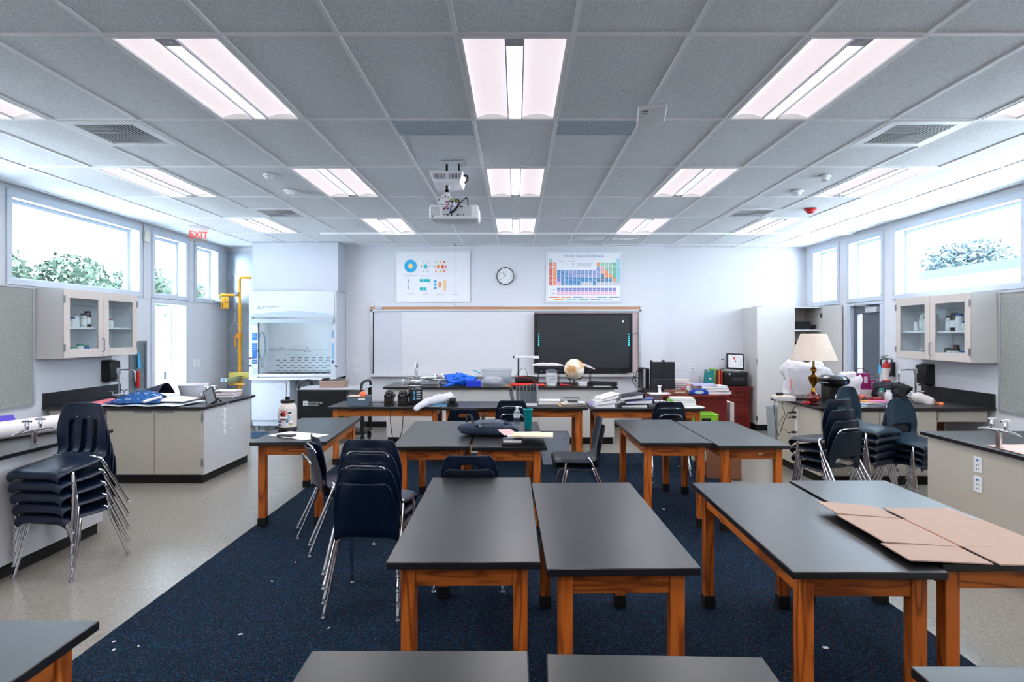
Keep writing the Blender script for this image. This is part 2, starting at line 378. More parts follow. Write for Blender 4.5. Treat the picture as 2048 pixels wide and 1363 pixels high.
# right door: closed dark grey with vision slot
b = MB(); x = XR
b.box(x-.02, x+.15, 8.42, 8.50, 0, 2.11); b.box(x-.02, x+.15, 9.26, 9.34, 0, 2.11); b.box(x-.02, x+.15, 8.42, 9.34, 2.11, 2.15)
d2 = struct('door_2', b, TRIMW, bevel=.004, label='dark grey door with a tall narrow window')
b = MB(); x0, x1 = x+.04, x+.085; ya, yb = 8.50, 9.26; va, vb = 9.03, 9.15
b.box(x0, x1, ya, va, .01, 2.11); b.box(x0, x1, vb, yb, .01, 2.11); b.box(x0, x1, va, vb, .01, .95); b.box(x0, x1, va, vb, 1.97, 2.11)
leaf = part(d2, 'door_leaf', b, pbr('door_grey', '#5b626e', .5, var=.05, vs=30), bevel=.002)
b = MB(); b.box(x0+.02, x0+.026, va, vb, .95, 1.97); part(leaf, 'pane', b, GLASS)
b = MB(); b.box(x-.03, x0, 8.56, 8.84, 1.99, 2.07); b.tube([(x0-.02, 8.8, 2.08), (x-.03, 9.1, 2.12)], .012); part(leaf, 'door_closer', b, LGREY, bevel=.004)
b = MB(); b.box(x+.005, x0, 8.52, 8.62, .98, 1.10); b.tube([(x+.01, 8.57, 1.04), (x-.03, 8.57, 1.04), (x-.03, 8.70, 1.04)], .01); part(leaf, 'door_handle', b, STEELD, bevel=.004)
# vertical trims (mullion covers) between the clerestory windows
b = MB()
for y in (8.34, 9.50): b.box(XL, XL+.012, y-.05, y+.05, SILL-.06, CZ)
struct('trim_3', b, WALLP)
b = MB(); b.box(XL, XL+.012, YB, YF, 0, .1); struct('baseboard_left', b, BLKM)
b = MB(); b.box(XR-.012, XR, YB, YF, 0, .1); struct('baseboard_right', b, BLKM)
b = MB(); b.box(-3.05, 2.66, 10.478, 10.49, 0, .1); b.box(2.66, XR, 10.678, 10.69, 0, .1); struct('baseboard_back', b, BLKM)
# stainless sheet on the back wall beside the shower
b = MB(); b.box(XL+.01, -4.58, 10.672, 10.69, .1, 3.15); struct('trim_4', b, pbr('stainless_sheet', '#b4bbc2', .28, .75, var=.12, vs=1.4, rvar=.12))

# ------------------------------------------------------------------ outside
GRD = pbr('pale_bounce_ground', '#d9d9d5', .9, var=.05); SOF = pbr('soffit_white', '#f0f1f2', .8, var=.02)
b = MB(); b.box(-40, XL-.21, -25, 40, -.3, -.06); b.box(XR+.21, 40, -25, 40, -.3, -.06); single('bounce_ground', b, GRD, 'pale ground added outside both window walls to bounce daylight in', 'bounce_ground', loc=(0, 8, -.3), kind='structure')  # pale ground plane added to bounce sunlight up to the canopies and ceiling
b = MB(); b.box(XL-.22, -8.9, -6, 13.5, 3.25, 3.45); single('canopy', b, SOF, 'white canopy soffit outside the left windows', 'canopy', kind='structure')
b = MB(); b.lathe((-6.9, 8.6, 3.235), [(.0, 0), (.16, 0), (.16, .02)], 20); single('soffit_downlight', b, LGREY, 'round downlight set in the left canopy soffit', 'light')
b = MB(); b.box(XR+.22, 7.6, -6, 13.5, 3.25, 3.45); single('canopy', b, SOF, 'white canopy soffit outside the right windows', 'canopy', kind='structure')
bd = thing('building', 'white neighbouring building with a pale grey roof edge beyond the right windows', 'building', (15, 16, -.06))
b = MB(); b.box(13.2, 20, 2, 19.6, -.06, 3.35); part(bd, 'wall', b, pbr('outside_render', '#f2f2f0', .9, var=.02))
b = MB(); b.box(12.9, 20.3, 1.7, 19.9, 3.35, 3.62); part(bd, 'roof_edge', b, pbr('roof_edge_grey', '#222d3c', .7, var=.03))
def leaves(c, r, n, sz, seed):
    rnd = random.Random(seed); m = MB()
    for _ in range(n):
        d = Vector((rnd.gauss(0, 1), rnd.gauss(0, 1), rnd.gauss(0, 1))).normalized()*(rnd.random()**.4)
        p = Vector((c[0]+d.x*r[0], c[1]+d.y*r[1], c[2]+d.z*r[2]))
        u = Vector((rnd.gauss(0, 1), rnd.gauss(0, 1), rnd.gauss(0, 1))).normalized(); w = u.orthogonal().normalized()
        q = sz*(.6+.8*rnd.random())
        m.add([p-u*q, p-w*q*.45, p+u*q, p+w*q*.45], [(0, 1, 2, 3)])
    return m
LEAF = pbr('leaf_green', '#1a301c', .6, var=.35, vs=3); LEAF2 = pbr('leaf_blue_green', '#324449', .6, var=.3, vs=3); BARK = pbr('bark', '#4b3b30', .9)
hedge_lab = ['bushy green tree beyond the left end of the big left window', 'leafy green tree in the middle of the big left window', 'green tree behind the right end of the big left window', 'green tree seen through the pane above the open door', 'green tree seen through the smallest left window', 'tree farthest back beyond the left canopy']
for i, (cx, cy, rz_) in enumerate([(-11.3, 6.6, 1.75), (-11.7, 9.5, 1.5), (-11.5, 12.4, 1.7), (-11.6, 15.3, 1.55), (-11.6, 18.2, 1.6), (-12, 21.2, 1.5)]):
    t = thing('tree', hedge_lab[i], 'tree', (cx, cy, -.06), group='trees beyond the left canopy')
    m = leaves((cx, cy, 2.0), (1.1, 1.42, rz_+.22), 7500, .088, 40+i); part(t, 'foliage', m, LEAF, smooth=False)
    m = MB(); m.tube([(cx, cy, -.06), (cx+.05, cy, 1.2), (cx, cy+.1, 2.4)], [.12, .09, .05]); part(t, 'trunk', m, BARK)
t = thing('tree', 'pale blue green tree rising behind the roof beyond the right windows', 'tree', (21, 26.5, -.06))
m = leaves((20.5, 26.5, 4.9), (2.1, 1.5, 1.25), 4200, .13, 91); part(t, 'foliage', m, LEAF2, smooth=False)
m = MB(); m.tube([(21, 26.5, -.06), (20.8, 26.5, 5)], [.2, .1]); part(t, 'trunk', m, BARK)

# ------------------------------------------------------------------ ceiling lights
EM = {}
def emis(name, col, s):
    m = bpy.data.materials.new(name); m.use_nodes = True; n_ = m.node_tree.nodes; l_ = m.node_tree.links; b_ = n_['Principled BSDF']
    b_.inputs['Base Color'].default_value = lin(col); b_.inputs['Emission Color'].default_value = lin(col)
    tc = n_.new('ShaderNodeTexCoord'); nz = n_.new('ShaderNodeTexNoise'); nz.inputs['Scale'].default_value = 2; l_.new(tc.outputs['Object'], nz.inputs[0])
    mr = n_.new('ShaderNodeMapRange'); mr.inputs[3].default_value = s*.97; mr.inputs[4].default_value = s*1.03; l_.new(nz.outputs[0], mr.inputs[0]); l_.new(mr.outputs[0], b_.inputs['Emission Strength']); return m
PANEL = emis('lamp_side_diffuser', '#fff4f8', .6); LENS = emis('lamp_centre_lens', '#ffffff', 1.3)
def make_light():
    t = thing('ceiling_light', '', 'light')
    w, h = TW/2-.014, TD/2-.014
    m = MB(); z = .012
    for (a, b_, c, d) in ((-w, w, -h, -h+.018), (-w, w, h-.018, h), (-w, -w+.018, -h+.018, h-.018), (w-.018, w, -h+.018, h-.018)): m.box(a, b_, c, d, 0, .055)
    m.box(-w, w, -h, h, .055, .06)
    part(t, 'frame', m, TEE)
    for sg in (-1, 1):
        m = MB(); m.grid(lambda u, v: (sg*(.05+(w-.018-.05)*u), (-h+.018)+(2*h-.036)*v, .012+.028*sin(pi*u)), 8, 1); part(t, 'side_diffuser', m, PANEL)
    m = MB(); m.grid(lambda u, v: (-.044+.088*u, -h+.10+(2*h-.118)*v, .004+.006*(2*u-1)**2), 6, 1); part(t, 'centre_lens', m, LENS)
    m = MB(); m.box(-.052, -.045, -h+.018, h-.018, -.002, .014); m.box(.045, .052, -h+.018, h-.018, -.002, .014); part(t, 'lens_rail', m, LGREY)
    m = MB(); m.box(-.045, .045, -h+.018, -h+.10, .0, .02); m.lathe((0, -h+.055, -.008), [(.0, 0), (.018, 0), (.02, .01)], 12); part(t, 'sensor_block', m, LGREY)
    return t
def lamp_light(x, y, i):
    d = bpy.data.lights.new('lamp_glow', 'AREA'); d.shape = 'RECTANGLE'; d.size = .52; d.size_y = 1.12; d.energy = LAMP_W; d.color = LAMP_C
    o = bpy.data.objects.new('lamp_glow', d); COL.objects.link(o); o.location = (x, y, CZ-.012); return o
L0 = make_light()
cols = [(-6, 'far left'), (-3, 'left'), (0, 'centre'), (3, 'right'), (6, 'far right')]
rows = [(0, 'nearest'), (2, 'middle'), (4, 'farthest'), (-2, 'overhead'), (-4, 'rearmost')]
i = 0
for j, rn in rows:
    for k, cn in cols:
        x = TX0+(k+.5)*TW; y = TY0+(j+.5)*TD
        M = Matrix.Translation((x, y, CZ-.004)) @ Matrix.Rotation(pi if j == 2 else 0, 4, 'Z')
        lab = 'recessed ceiling light, %s of five in the %s row' % (cn, {0: 'row nearest the camera,', 2: 'second', 4: 'third', -2: 'overhead', -4: 'rearmost'}[j])
        lab = {0: '%s recessed ceiling light in the big front row, before the air vents', 2: '%s recessed ceiling light in the middle row, level with the projector', 4: '%s recessed ceiling light in the small row near the whiteboard wall', -2: '%s ceiling light straight above the camera', -4: '%s ceiling light behind the camera'}[j] % cn
        if i == 0: L0.matrix_world = M; L0.location = M.to_translation(); L0['label'] = lab; L0['group'] = 'recessed ceiling lights'
        else: dup(L0, M, lab, 'recessed ceiling lights')
        lamp_light(x, y, i); i += 1

# air vents
VDARK = pbr('vent_dark', '#2a3034', .7)
def vent(x0, x1, y0, y1, label):
    t = thing('air_vent', label, 'vent', ((x0+x1)/2, (y0+y1)/2, CZ-.004), group='ceiling air vents')
    z = CZ-.004; m = MB(); f = .085
    for q in ((x0, x1, y0, y0+f), (x0, x1, y1-f, y1), (x0, x0+f, y0+f, y1-f), (x1-f, x1, y0+f, y1-f)): m.box(max(q[0], x0+.013), min(q[1], x1-.013), max(q[2], y0+.013), min(q[3], y1-.013), z, z+.01)
    part(t, 'frame', m, WHITE)
    m = MB(); m.box(x0+f, x1-f, y0+f, y1-f, z+.012, z+.015); part(t, 'backing', m, VDARK)
    cx, cy = (x0+x1)/2, (y0+y1)/2
    for (qx, qy, horiz) in ((x0+f, y0+f, 1), (cx, y0+f, 0), (x0+f, cy, 0), (cx, cy, 1)):
        for k_ in range(8):
            m = MB(); a = (cx-x0-f)
            if horiz: yy = qy+a*(k_+.5)/8; m.cbox((qx+a/2, yy, z+.004), (a-.008, .009, .0015))
            else: xx = qx+a*(k_+.5)/8; m.cbox((xx, qy+a/2, z+.004), (.009, a-.008, .0015))
            part(t, 'slat', m, WHITE)
def cellx(k): return TX0+k*TW
vent(cellx(-5), cellx(-4), TY0+TD, TY0+TD+TW, 'larger white air vent in the left half of the ceiling')
vent(cellx(5), cellx(6), TY0+TD, TY0+TD+TW, 'larger white air vent in the right half of the ceiling')
vent(cellx(-5), cellx(-4), 7.3, 7.91, 'smaller far air vent in the left half of the ceiling')
vent(cellx(5), cellx(6), 7.3, 7.91, 'smaller far air vent in the right half of the ceiling')
PERF = speckle('perforated_metal', '#adbfca', [(.5, '#9aadb9'), (.8, '#bccbd4')], 120, .5, 0, mott=.02)
for k, s_ in ((-1, 'left'), (1, 'right')):
    b = MB(); b.box(cellx(k)+.013, cellx(k+1)-.013, TY0+TD+.013, TY0+TD+.30, CZ, CZ+.01); b.box(cellx(k)+.013, cellx(k+1)-.013, TY0+TD+.30, TY0+TD+.325, CZ-.002, CZ+.012)
    single('return_grille', b, PERF, 'grey perforated return grille %s of the central ceiling lights' % s_, 'grille', group='perforated return grilles')
for k, s_ in ((2, 'left'), (3, 'right')):
    x0 = cellx(k)+.04; b = MB(); b.box(x0, x0+.5, 9.3, 9.32, CZ-.006, CZ+.01); b.box(x0, x0+.5, 9.68, 9.7, CZ-.006, CZ+.01); b.box(x0, x0+.02, 9.3, 9.7, CZ-.006, CZ+.01); b.box(x0+.48, x0+.5, 9.3, 9.7, CZ-.006, CZ+.01); b.box(x0, x0+.5, 9.3, 9.7, CZ+.004, CZ+.01)
    single('ceiling_speaker_panel', b, WHITE, 'small white framed ceiling panel, %s of the two above the periodic table' % s_, 'ceiling panel', group='small ceiling panels')
# detectors
def detector(px, py, r, label, mat=WHITE, cat='detector', name='smoke_detector'):
    D = (CZ-CAMH)*F/(VY-py); c = (X(px, D), D, CZ)
    t = thing(name, label, cat, c)
    m = MB(); m.lathe((c[0], c[1], CZ-.018), [(r*.9, 0), (r, .008), (r, .018)], 20); part(t, 'base', m, mat)
    m = MB(); m.lathe((c[0], c[1], CZ-.055), [(r*.3, 0), (r*.62, .012), (r*.7, .04)], 20); part(t, 'cap', m, mat)
detector(538, 349, .055, 'small white ceiling sensor left of the projector')
detector(581, 381, .07, 'white smoke detector beside the left middle ceiling lights')
detector(1650, 352, .055, 'small white ceiling sensor right of the right middle ceiling light')
detector(1594, 382, .07, 'white smoke detector before the red alarm')
detector(1621, 418, .075, 'red fire alarm strobe on the ceiling near the right windows', pbr('alarm_red', '#c8252b', .4), 'alarm', 'fire_alarm')

# ------------------------------------------------------------------ science tables
def make_table(L=1.36, Wd=.62, long='y', H=.75):
    """local: x width, y length"""
    t = thing('science_table', '', 'table')
    w, l = (Wd/2, L/2) if long == 'y' else (L/2, Wd/2)
    m = MB(); m.box(-w, w, -l, l, H-.032, H); part(t, 'tabletop', m, EPOXY, bevel=.004)
    ins = .05; a = .06
    for sx in (-1, 1):
        for sy in (-1, 1):
            cx, cy = sx*(w-ins-a/2), sy*(l-ins-a/2)
            m = MB(); m.box(cx-a/2, cx+a/2, cy-a/2, cy+a/2, .03, H-.033); lg = part(t, 'leg', m, WZ, bevel=.004)
            m = MB(); m.box(cx-a/2-.004, cx+a/2+.004, cy-a/2-.004, cy+a/2+.004, .0, .075); part(lg, 'leg_boot', m, BOOT, bevel=.003)
    for sy in (-1, 1):
        y = sy*(l-ins-.022); m = MB(); m.box(-w+ins+a, w-ins-a, y-.011, y+.011, H-.032-.095, H-.033); part(t, 'apron', m, WX, bevel=.002)
    for sx in (-1, 1):
        x = sx*(w-ins-.022); m = MB(); m.box(x-.011, x+.011, -l+ins+a, l-ins-a, H-.032-.095, H-.033); part(t, 'apron', m, WY, bevel=.002)
    return t
TB = [  # (x0,x1,y0,y1, rot, long, label)
 (-.543, .095, 2.42, 3.84, .3, 'wooden lab table with black top, front left of the centre pair'),
 (.108, .73, 2.355, 3.70, 1.2, 'wooden lab table with black top, front right of the centre pair'),
 (1.10, 1.715, 2.32, 3.70, -.4, 'lab table at front right, its black top bare except the cardboard corner'),
 (1.745, 2.36, 2.40, 3.755, 0, 'right-hand table under most of the flattened cardboard box'),
 (-.61, .035, .33, 1.75, 0, 'black table end at the bottom middle edge, left of two'),
 (.068, .70, .32, 1.725, -1.6, 'black table end at the bottom middle edge, right of two'),
 (-1.995, -1.373, .55, 1.933, 0, 'table corner at the bottom left edge of the picture'),
 (1.12, 1.74, .3, 1.668, 0, 'table corner at the bottom right edge of the picture'),
 (-2.34, -1.69, 5.06, 6.51, 3.3, 'lab table on the left holding the stickered water jug'),
 (-1.055, -.413, 4.87, 6.25, 1.7, 'lab table left of the backpack, in the second row'),
 (-.392, .236, 4.84, 6.2, 1.6, 'lab table carrying the backpack, bottle and teal tumbler'),
 (1.06, 1.68, 5.03, 6.35, .3, 'bare lab table in the second row, left of the right pair'),
 (1.69, 2.295, 4.90, 6.24, .0, 'bare lab table with an oval maker badge, right of the right pair'),
]
GT = 'wooden science tables with black tops'
proto = make_table(); first = True
for (x0, x1, y0, y1, rot, lab) in TB:
    M = Matrix.Translation(((x0+x1)/2, (y0+y1)/2, .0092)) @ Matrix.Rotation(R(rot), 4, 'Z') @ Matrix.Diagonal(((x1-x0)/.62, (y1-y0)/1.36, .989, 1))
    if first: proto.matrix_world = M; proto['label'] = lab; proto['group'] = GT; first = False
    else: dup(proto, M, lab, GT)
proto2 = make_table(1.42, .63, 'x'); first = True
for (x0, x1, y0, y1, rot, lab) in [(-2.39, -.965, 7.42, 8.08, -.3, 'long back-row table with pencil sharpeners and the grey basket'),
                              (-.955, .895, 7.34, 8.05, .2, 'long back-row table in the middle, before the teacher bench'),
                              (.925, 2.345, 7.28, 7.80, .6, 'back-row table piled with binders and books')]:
    M = Matrix.Translation(((x0+x1)/2, (y0+y1)/2, .0092)) @ Matrix.Rotation(R(rot), 4, 'Z') @ Matrix.Diagonal(((x1-x0)/1.42, (y1-y0)/.63, .989, 1))
    if first: proto2.matrix_world = M; proto2['label'] = lab; proto2['group'] = GT; first = False
    else: dup(proto2, M, lab, GT)

# ------------------------------------------------------------------ stacking chairs
PROF = [(.226, .392, .180), (.246, .425, .198), (.232, .450, .207), (.18, .455, .212), (.08, .447, .214), (-.02, .440, .213), (-.10, .438, .208), (-.145, .446, .203), (-.172, .468, .199), (-.187, .500, .199), (-.197, .540, .201), (-.207, .585, .203), (-.217, .628, .200), (-.226, .665, .194), (-.233, .694, .186), (-.241, .728, .176), (-.248, .757, .165), (-.253, .778, .152), (-.257, .790, .128)]
def crom_(p):
    return p
def shell(kind):
    P_ = [list(p) for p in PROF]
    if kind == 'round':
        hw = {11: .200, 12: .196, 13: .190, 14: .182, 15: .168, 16: .148, 17: .118, 18: .075}
        for k_, v_ in hw.items(): P_[k_][2] = v_
        P_[18][1] = .800; P_[17][1] = .790; P_[16][1] = .770
    us = {'handle': [-1, -.95, -.8, -.58, -.32, 0, .32, .58, .8, .95, 1], 'vents': [-1, -.95, -.8, -.55, -.40, -.08, .08, .40, .55, .8, .95, 1], 'round': [-1, -.95, -.8, -.62, -.45, -.2, .2, .45, .62, .8, .95, 1], 'bare': [-1, -.95, -.8, -.5, -.2, .2, .5, .8, .95, 1], 'oval': [-1, -.95, -.8, -.62, -.45, -.2, .2, .45, .62, .8, .95, 1], 'plain': [-1, -.95, -.8, -.5, -.2, .2, .5, .8, .95, 1]}[kind]
    vs = []; nu = len(us)
    for (x, z, w) in P_:
        isb = z > .47; d = min(1, max(0, (z-.45)/.1)) if x < -.1 else 0
        for u in us:
            e = abs(u)**3
            xx = x+.045*u*u*d-.018*(abs(u)**12)*d; zz = z-(.010*e if d < .5 else 0)-.032*(abs(u)**10)*(1-d)+(.008*(1-u*u)*(-1))*(1-d)
            vs.append((xx, u*w, zz))
    fs = []
    for j in range(len(P_)-1):
        for i in range(nu-1):
            uc = (us[i]+us[i+1])/2
            if kind == 'handle' and j == 14 and abs(uc) < .32: continue
            if kind == 'vents' and 7 <= j <= 12 and (abs(abs(uc)-.475) < .08 or abs(uc) < .07): continue
            if kind in ('round', 'oval') and ((j in (8, 9) and abs(uc) < .62)): continue
            fs.append((j*nu+i, j*nu+i+1, (j+1)*nu+i+1, (j+1)*nu+i))
    m = MB(); m.add(vs, fs); return m
def make_chair(kind, mat, label):
    t = thing('stacking_chair', label, 'chair')
    o = part(t, 'seat_shell', shell(kind), mat)
    md = o.modifiers.new('solid', 'SOLIDIFY'); md.thickness = .009; md.offset = 0
    ms = o.modifiers.new('sub', 'SUBSURF'); ms.levels = 1; ms.render_levels = 1 if kind != 'handle' else 2
    if kind == 'vents':
        m = MB(); [m.sph((-.212, sy*.05, .69), .006, 8) for sy in (-1, 1)]; part(t, 'rivet', m, CHROME)
    for sx in (1, -1):
        for sy in (-1, 1):
            fx = .215 if sx > 0 else -.27; tx = .11 if sx > 0 else -.10
            m = MB(); m.tube([(tx, sy*.13, .427), (tx, sy*.165, .425), (tx+sx*.012, sy*.19, .412), (tx+sx*.02, sy*.198, .39), (tx+(fx-tx)*.35, sy*.206, .28), (fx, sy*.222, .02)], [.013]*5+[.0105], 10)
            lg = part(t, 'leg', m, CHROME)
            m = MB(); m.lathe((fx+sx*.004, sy*.224, 0), [(.013, 0), (.0145, .004), (.011, .009), (.008, .014), (.008, .03)], 12); part(lg, 'glide', m, STEELD)
    m = MB()
    m.tube([(.11, -.14, .427), (.11, .14, .427)], .010, 8); m.tube([(-.10, -.14, .427), (-.10, .14, .427)], .010, 8)
    m.tube([(.11, -.12, .424), (-.10, -.12, .424)], .009, 8); m.tube([(.11, .12, .424), (-.10, .12, .424)], .009, 8)
    part(t, 'seat_frame', m, CHROME)
    if kind in ('bare', 'oval', 'handle'): return t
    m = MB(); m.tube(crom_([(-.238, -.132, .668), (-.250, -.128, .688), (-.260, -.108, .710), (-.264, -.08, .715), (-.264, .08, .715), (-.260, .108, .710), (-.250, .128, .688), (-.238, .132, .668)]), .0085, 8)
    part(t, 'back_support', m, CHROME)
    return t
protos = {}
def stack(n, x, y, th, kinds, labels, group, dz=.085, pitch=3.0, jit=0, z0=.009):
    for k in range(n):
        kd = kinds[min(k, len(kinds)-1)]
        M = Matrix.Translation((x, y, z0)) @ Matrix.Rotation(R(th)+jit*((k*7) % 3-1)*.02, 4, 'Z') @ Matrix.Translation((-.27, 0, dz*k)) @ Matrix.Rotation(R(pitch)*k, 4, 'Y') @ Matrix.Translation((.27, 0, 0))
        if kd not in protos:
            protos[kd] = make_chair(kd[0], kd[1], labels[k]); protos[kd].matrix_world = M; protos[kd]['group'] = group
        else: dup(protos[kd], M, labels[k], group)
NB = ('bare', BLUEP); OB = ('oval', NAVYP); NB2 = ('bare', NAVYP); H_ = ('handle', BLUEP); V_ = ('vents', BLUEP); Pn = ('plain', BLUEP); RD = ('round', TEALP); HN = ('handle', NAVYP); PN2 = ('plain', NAVYP)
ordn = {5: ['bottom', 'second from the bottom', 'middle', 'second from the top', 'top'], 4: ['bottom', 'second', 'third', 'top'], 3: ['bottom', 'middle', 'top'], 2: ['lower', 'upper'], 1: ['single']}
def labs(n, s): return [s % o for o in ordn[n]]
# place: (x, y) is the chair centre, th the direction the sitter faces
stack(5, -3.225, 4.24, -97, [Pn, Pn, Pn, Pn, V_], labs(5, 'navy chair, %s one of the left stack beside the near-left counter')[:4]+['navy chair with three slots in its back, on top of the left stack'], 'left chair stack', dz=.1, pitch=2.2, z0=0)
stack(4, -.90, 3.725, 86, [NB, NB, Pn, Pn], labs(4, 'blue plastic chair, %s of the four stacked left of the centre tables'), 'four chairs stacked left of the centre tables')
stack(2, -1.44, 4.75, 31, [Pn, Pn], ['lower blue chair of the pair beside the jug table', 'upper blue chair of the pair beside the jug table'], 'chair pair beside the jug table')
stack(2, -.314, 4.09, 90, [NB2, H_], ['lower chair of the pair tucked behind the front left centre table', 'upper chair with a handle slot behind the front left centre table'], 'chair pair behind the centre table')
stack(2, .60, 5.66, 180, [NB2, NB2], ['lower chair of the sideways pair right of the backpack table', 'upper chair of the sideways pair right of the backpack table'], 'sideways chair pair', dz=.08, pitch=2)
stack(1, -.62, 7.12, 90, [HN], ['single chair with a handle slot behind the backpack tables'], 'chairs before the back row')
stack(2, -.055, 7.22, 90, [PN2, PN2], ['lower chair of the pair behind the water bottle', 'upper chair of the pair behind the water bottle'], 'chairs before the back row')
stack(2, 1.82, 7.16, 90, [PN2, PN2], ['lower chair of the pair before the binder table', 'upper chair of the pair before the binder table'], 'chairs before the back row', dz=.075)
stack(4, 2.98, 5.60, 112, [OB, PN2, NB2, HN], labs(4, 'navy chair, %s of the stack facing away, below the table lamp'), 'stack below the lamp', dz=.098, pitch=2.6, z0=0)
stack(5, 3.54, 6.0, -62, [PN2, PN2, PN2, PN2, RD], labs(5, 'dark teal chair, %s of the tall stack left of the fire extinguisher'), 'tall stack by the right counter', dz=.083, pitch=1.0, z0=0)
stack(4, 3.97, 5.86, -74, [PN2, PN2, PN2, RD], labs(4, 'dark teal chair, %s of the low stack before the right sink'), 'low stack by the right counter', dz=.075, pitch=1.5, z0=0)
# ------------------------------------------------------------------ small builders
def faucet(t_or_none, base, H, reach, label, cross=True, ang=0.0, name='gooseneck_faucet'):
    """tall lab faucet: column, arm towards ang, serrated nozzle, two cross handles"""
    x, y, z = base; t = thing(name, label, 'faucet', base)
    ca, sa = cos(ang), sin(ang)
    def q(r, h): return (x+ca*r, y+sa*r, z+h)
    m = MB(); m.tube([q(0, 0), q(0, .02)], .028, 14); m.tube([q(0, .02), q(0, H)], .012, 10); m.tube([q(0, H-.04), q(0, H+.03)], .022, 12); part(t, 'column', m, CHROME)
    m = MB(); m.tube([q(0, H), q(reach*.6, H+.005), q(reach*.9, H), q(reach, H-.02), q(reach, H-.06)], .009, 8); m.tube([q(reach, H-.05), q(reach, H-.15)], [.012, .006], 8); part(t, 'spout', m, CHROME)
    if cross:
        m = MB(); m.tube([q(0, .05)[:0] or (x-sa*.1, y+ca*.1, z+.05), (x+sa*.1, y-ca*.1, z+.05)], .016, 10); part(t, 'valve_body', m, CHROME)
        for s_ in (-1, 1):
            c = Vector((x-sa*.1*s_, y+ca*.1*s_, z+.05)); m = MB(); m.tube([c, c+Vector((0, 0, .045))], .011, 8)
            m.tube([c+Vector((-.045, 0, .05)), c+Vector((.045, 0, .05))], .006, 6); m.tube([c+Vector((0, -.045, .05)), c+Vector((0, .045, .05))], .006, 6); part(t, 'cross_handle', m, CHROME)
    return t
def turret(base, ang, label, hh=.17):
    """two-valve gas/air turret on a short post with wing handles and serrated nozzles"""
    x, y, z = base; t = thing('gas_turret', label, 'gas tap', base); d = Vector((cos(ang), sin(ang), 0)); u = Vector((0, 0, 1)); c = Vector(base)
    m = MB(); m.tube([c, c+u*.012], .026, 14); m.tube([c, c+u*(hh-.07)], .019, 14); part(t, 'post', m, CHROME)
    m = MB(); m.tube([c+u*(hh-.06)-d*.09, c+u*(hh-.06)+d*.09], .014, 10)
    for s_ in (-1, 1): m.tube([c+u*(hh-.06)+d*.09*s_, c+u*(hh-.066)+d*.16*s_, c+u*(hh-.075)+d*.19*s_], [.012, .008, .005], 8)
    part(t, 'nozzle_body', m, CHROME)
    for s_ in (-1, 1):
        e = c+d*.06*s_; m = MB(); m.tube([e+u*(hh-.06), e+u*(hh-.01)], .012, 10); m.tube([e+u*(hh-.02), e+u*(hh+.01)], [.016, .01], 10); m.tube([e+u*(hh+.012)-Vector((.035, 0, 0)), e+u*(hh+.018), e+u*(hh+.012)+Vector((.035, 0, 0))], [.007, .009, .007], 8); part(t, 'valve_handle', m, CHROME)
    return t
def book(name, c, sz, cover, label, cat='book', rz=0, rx=0, ry=0, pages=True, group=None, pm=None):
    """a closed book lying: sz = (w, d, h)"""
    t = thing(name, label, cat, c, rz, group); M = world_of(t) @ Matrix.Rotation(rx, 4, 'X') @ Matrix.Rotation(ry, 4, 'Y'); w, d, h = sz[0]/2, sz[1]/2, sz[2]; q = min(.003, h*.15)
    m = MB(); m.M = M; m.box(-w, w, -d, d, 0, q); m.box(-w, w, -d, d, h-q, h); m.box(-w, -w+.003, -d, d, q, h-q); part(t, 'cover', m, cover)
    m = MB(); m.M = M; m.box(-w+.003, w-.004, -d+.004, d-.004, q, h-q); part(t, 'page_block', m, pm or PAPER)
    return t
def binder(c, sz, cover, label, rz=0, ry=0, rx=0, group=None):
    """lying ring binder, tapering from spine to opening, papers inside"""
    t = thing('ring_binder', label, 'binder', c, rz, group); M = world_of(t) @ Matrix.Rotation(rx, 4, 'X') @ Matrix.Rotation(ry, 4, 'Y'); w, d, h = sz[0]/2, sz[1]/2, sz[2]
    def tp(f, a, b_): return [(-w, -d, f*h*a), (w, -d, f*h*b_), (w, d, f*h*b_), (-w, d, f*h*a)]
    m = MB(); m.M = M
    m.prism([(-w, -d, 0), (w, -d, 0), (w, -d, .003), (-w, -d, .003)], (0, 2*d, 0)); m.prism([(-w, -d, h-.003), (-w, -d, h), (w, -d, h*.55), (w, -d, h*.55-.003)], (0, 2*d, 0)); m.box(-w, -w+.003, -d, d, .003, h-.003)
    part(t, 'cover', m, cover)
    m = MB(); m.M = M; m.prism([(-w+.02, -d+.01, .004), (w-.01, -d+.01, .004), (w-.012, -d+.01, h*.5-.004), (-w+.02, -d+.01, h-.012)], (0, 2*d-.02, 0)); part(t, 'papers', m, PAPER)
    return t
def paper_stack(c, w, d, h, label, rz=0, mats=None, seed=1, name='paper_stack', n=6, group=None, cat='papers', parent=None):
    rnd = random.Random(seed); m = MB(); mats = mats or [PAPER]
    for i in range(n):
        m.mi = i % len(mats); m.cbox((c[0]+rnd.uniform(-.01, .01), c[1]+rnd.uniform(-.01, .01), c[2]+h*(i+.5)/n), (w, d, h/n*.85), rz+rnd.uniform(-.09, .09))
    return single(name, m, mats, label, cat, loc=c, group=group, smooth=False)
def bottle(c, r, h, mat, cap, label, name='reagent_bottle', group=None, neck=.6, lab=None):
    t = thing(name, label, 'bottle', c, group=group)
    m = MB(); m.lathe(c, [(r*.9, 0), (r, .006), (r, h*.72), (r*.9, h*.8), (r*neck, h*.85), (r*neck, h*.88)], 14); part(t, 'body', m, mat)
    m = MB(); m.lathe(c, [(r*neck*1.12, h*.86), (r*neck*1.12, h)], 14); part(t, 'cap', m, cap)
    if lab: m = MB(); m.lathe(c, [(r*1.02, h*.2), (r*1.02, h*.6)], 14, caps=False); part(t, 'label_band', m, lab)
    return t
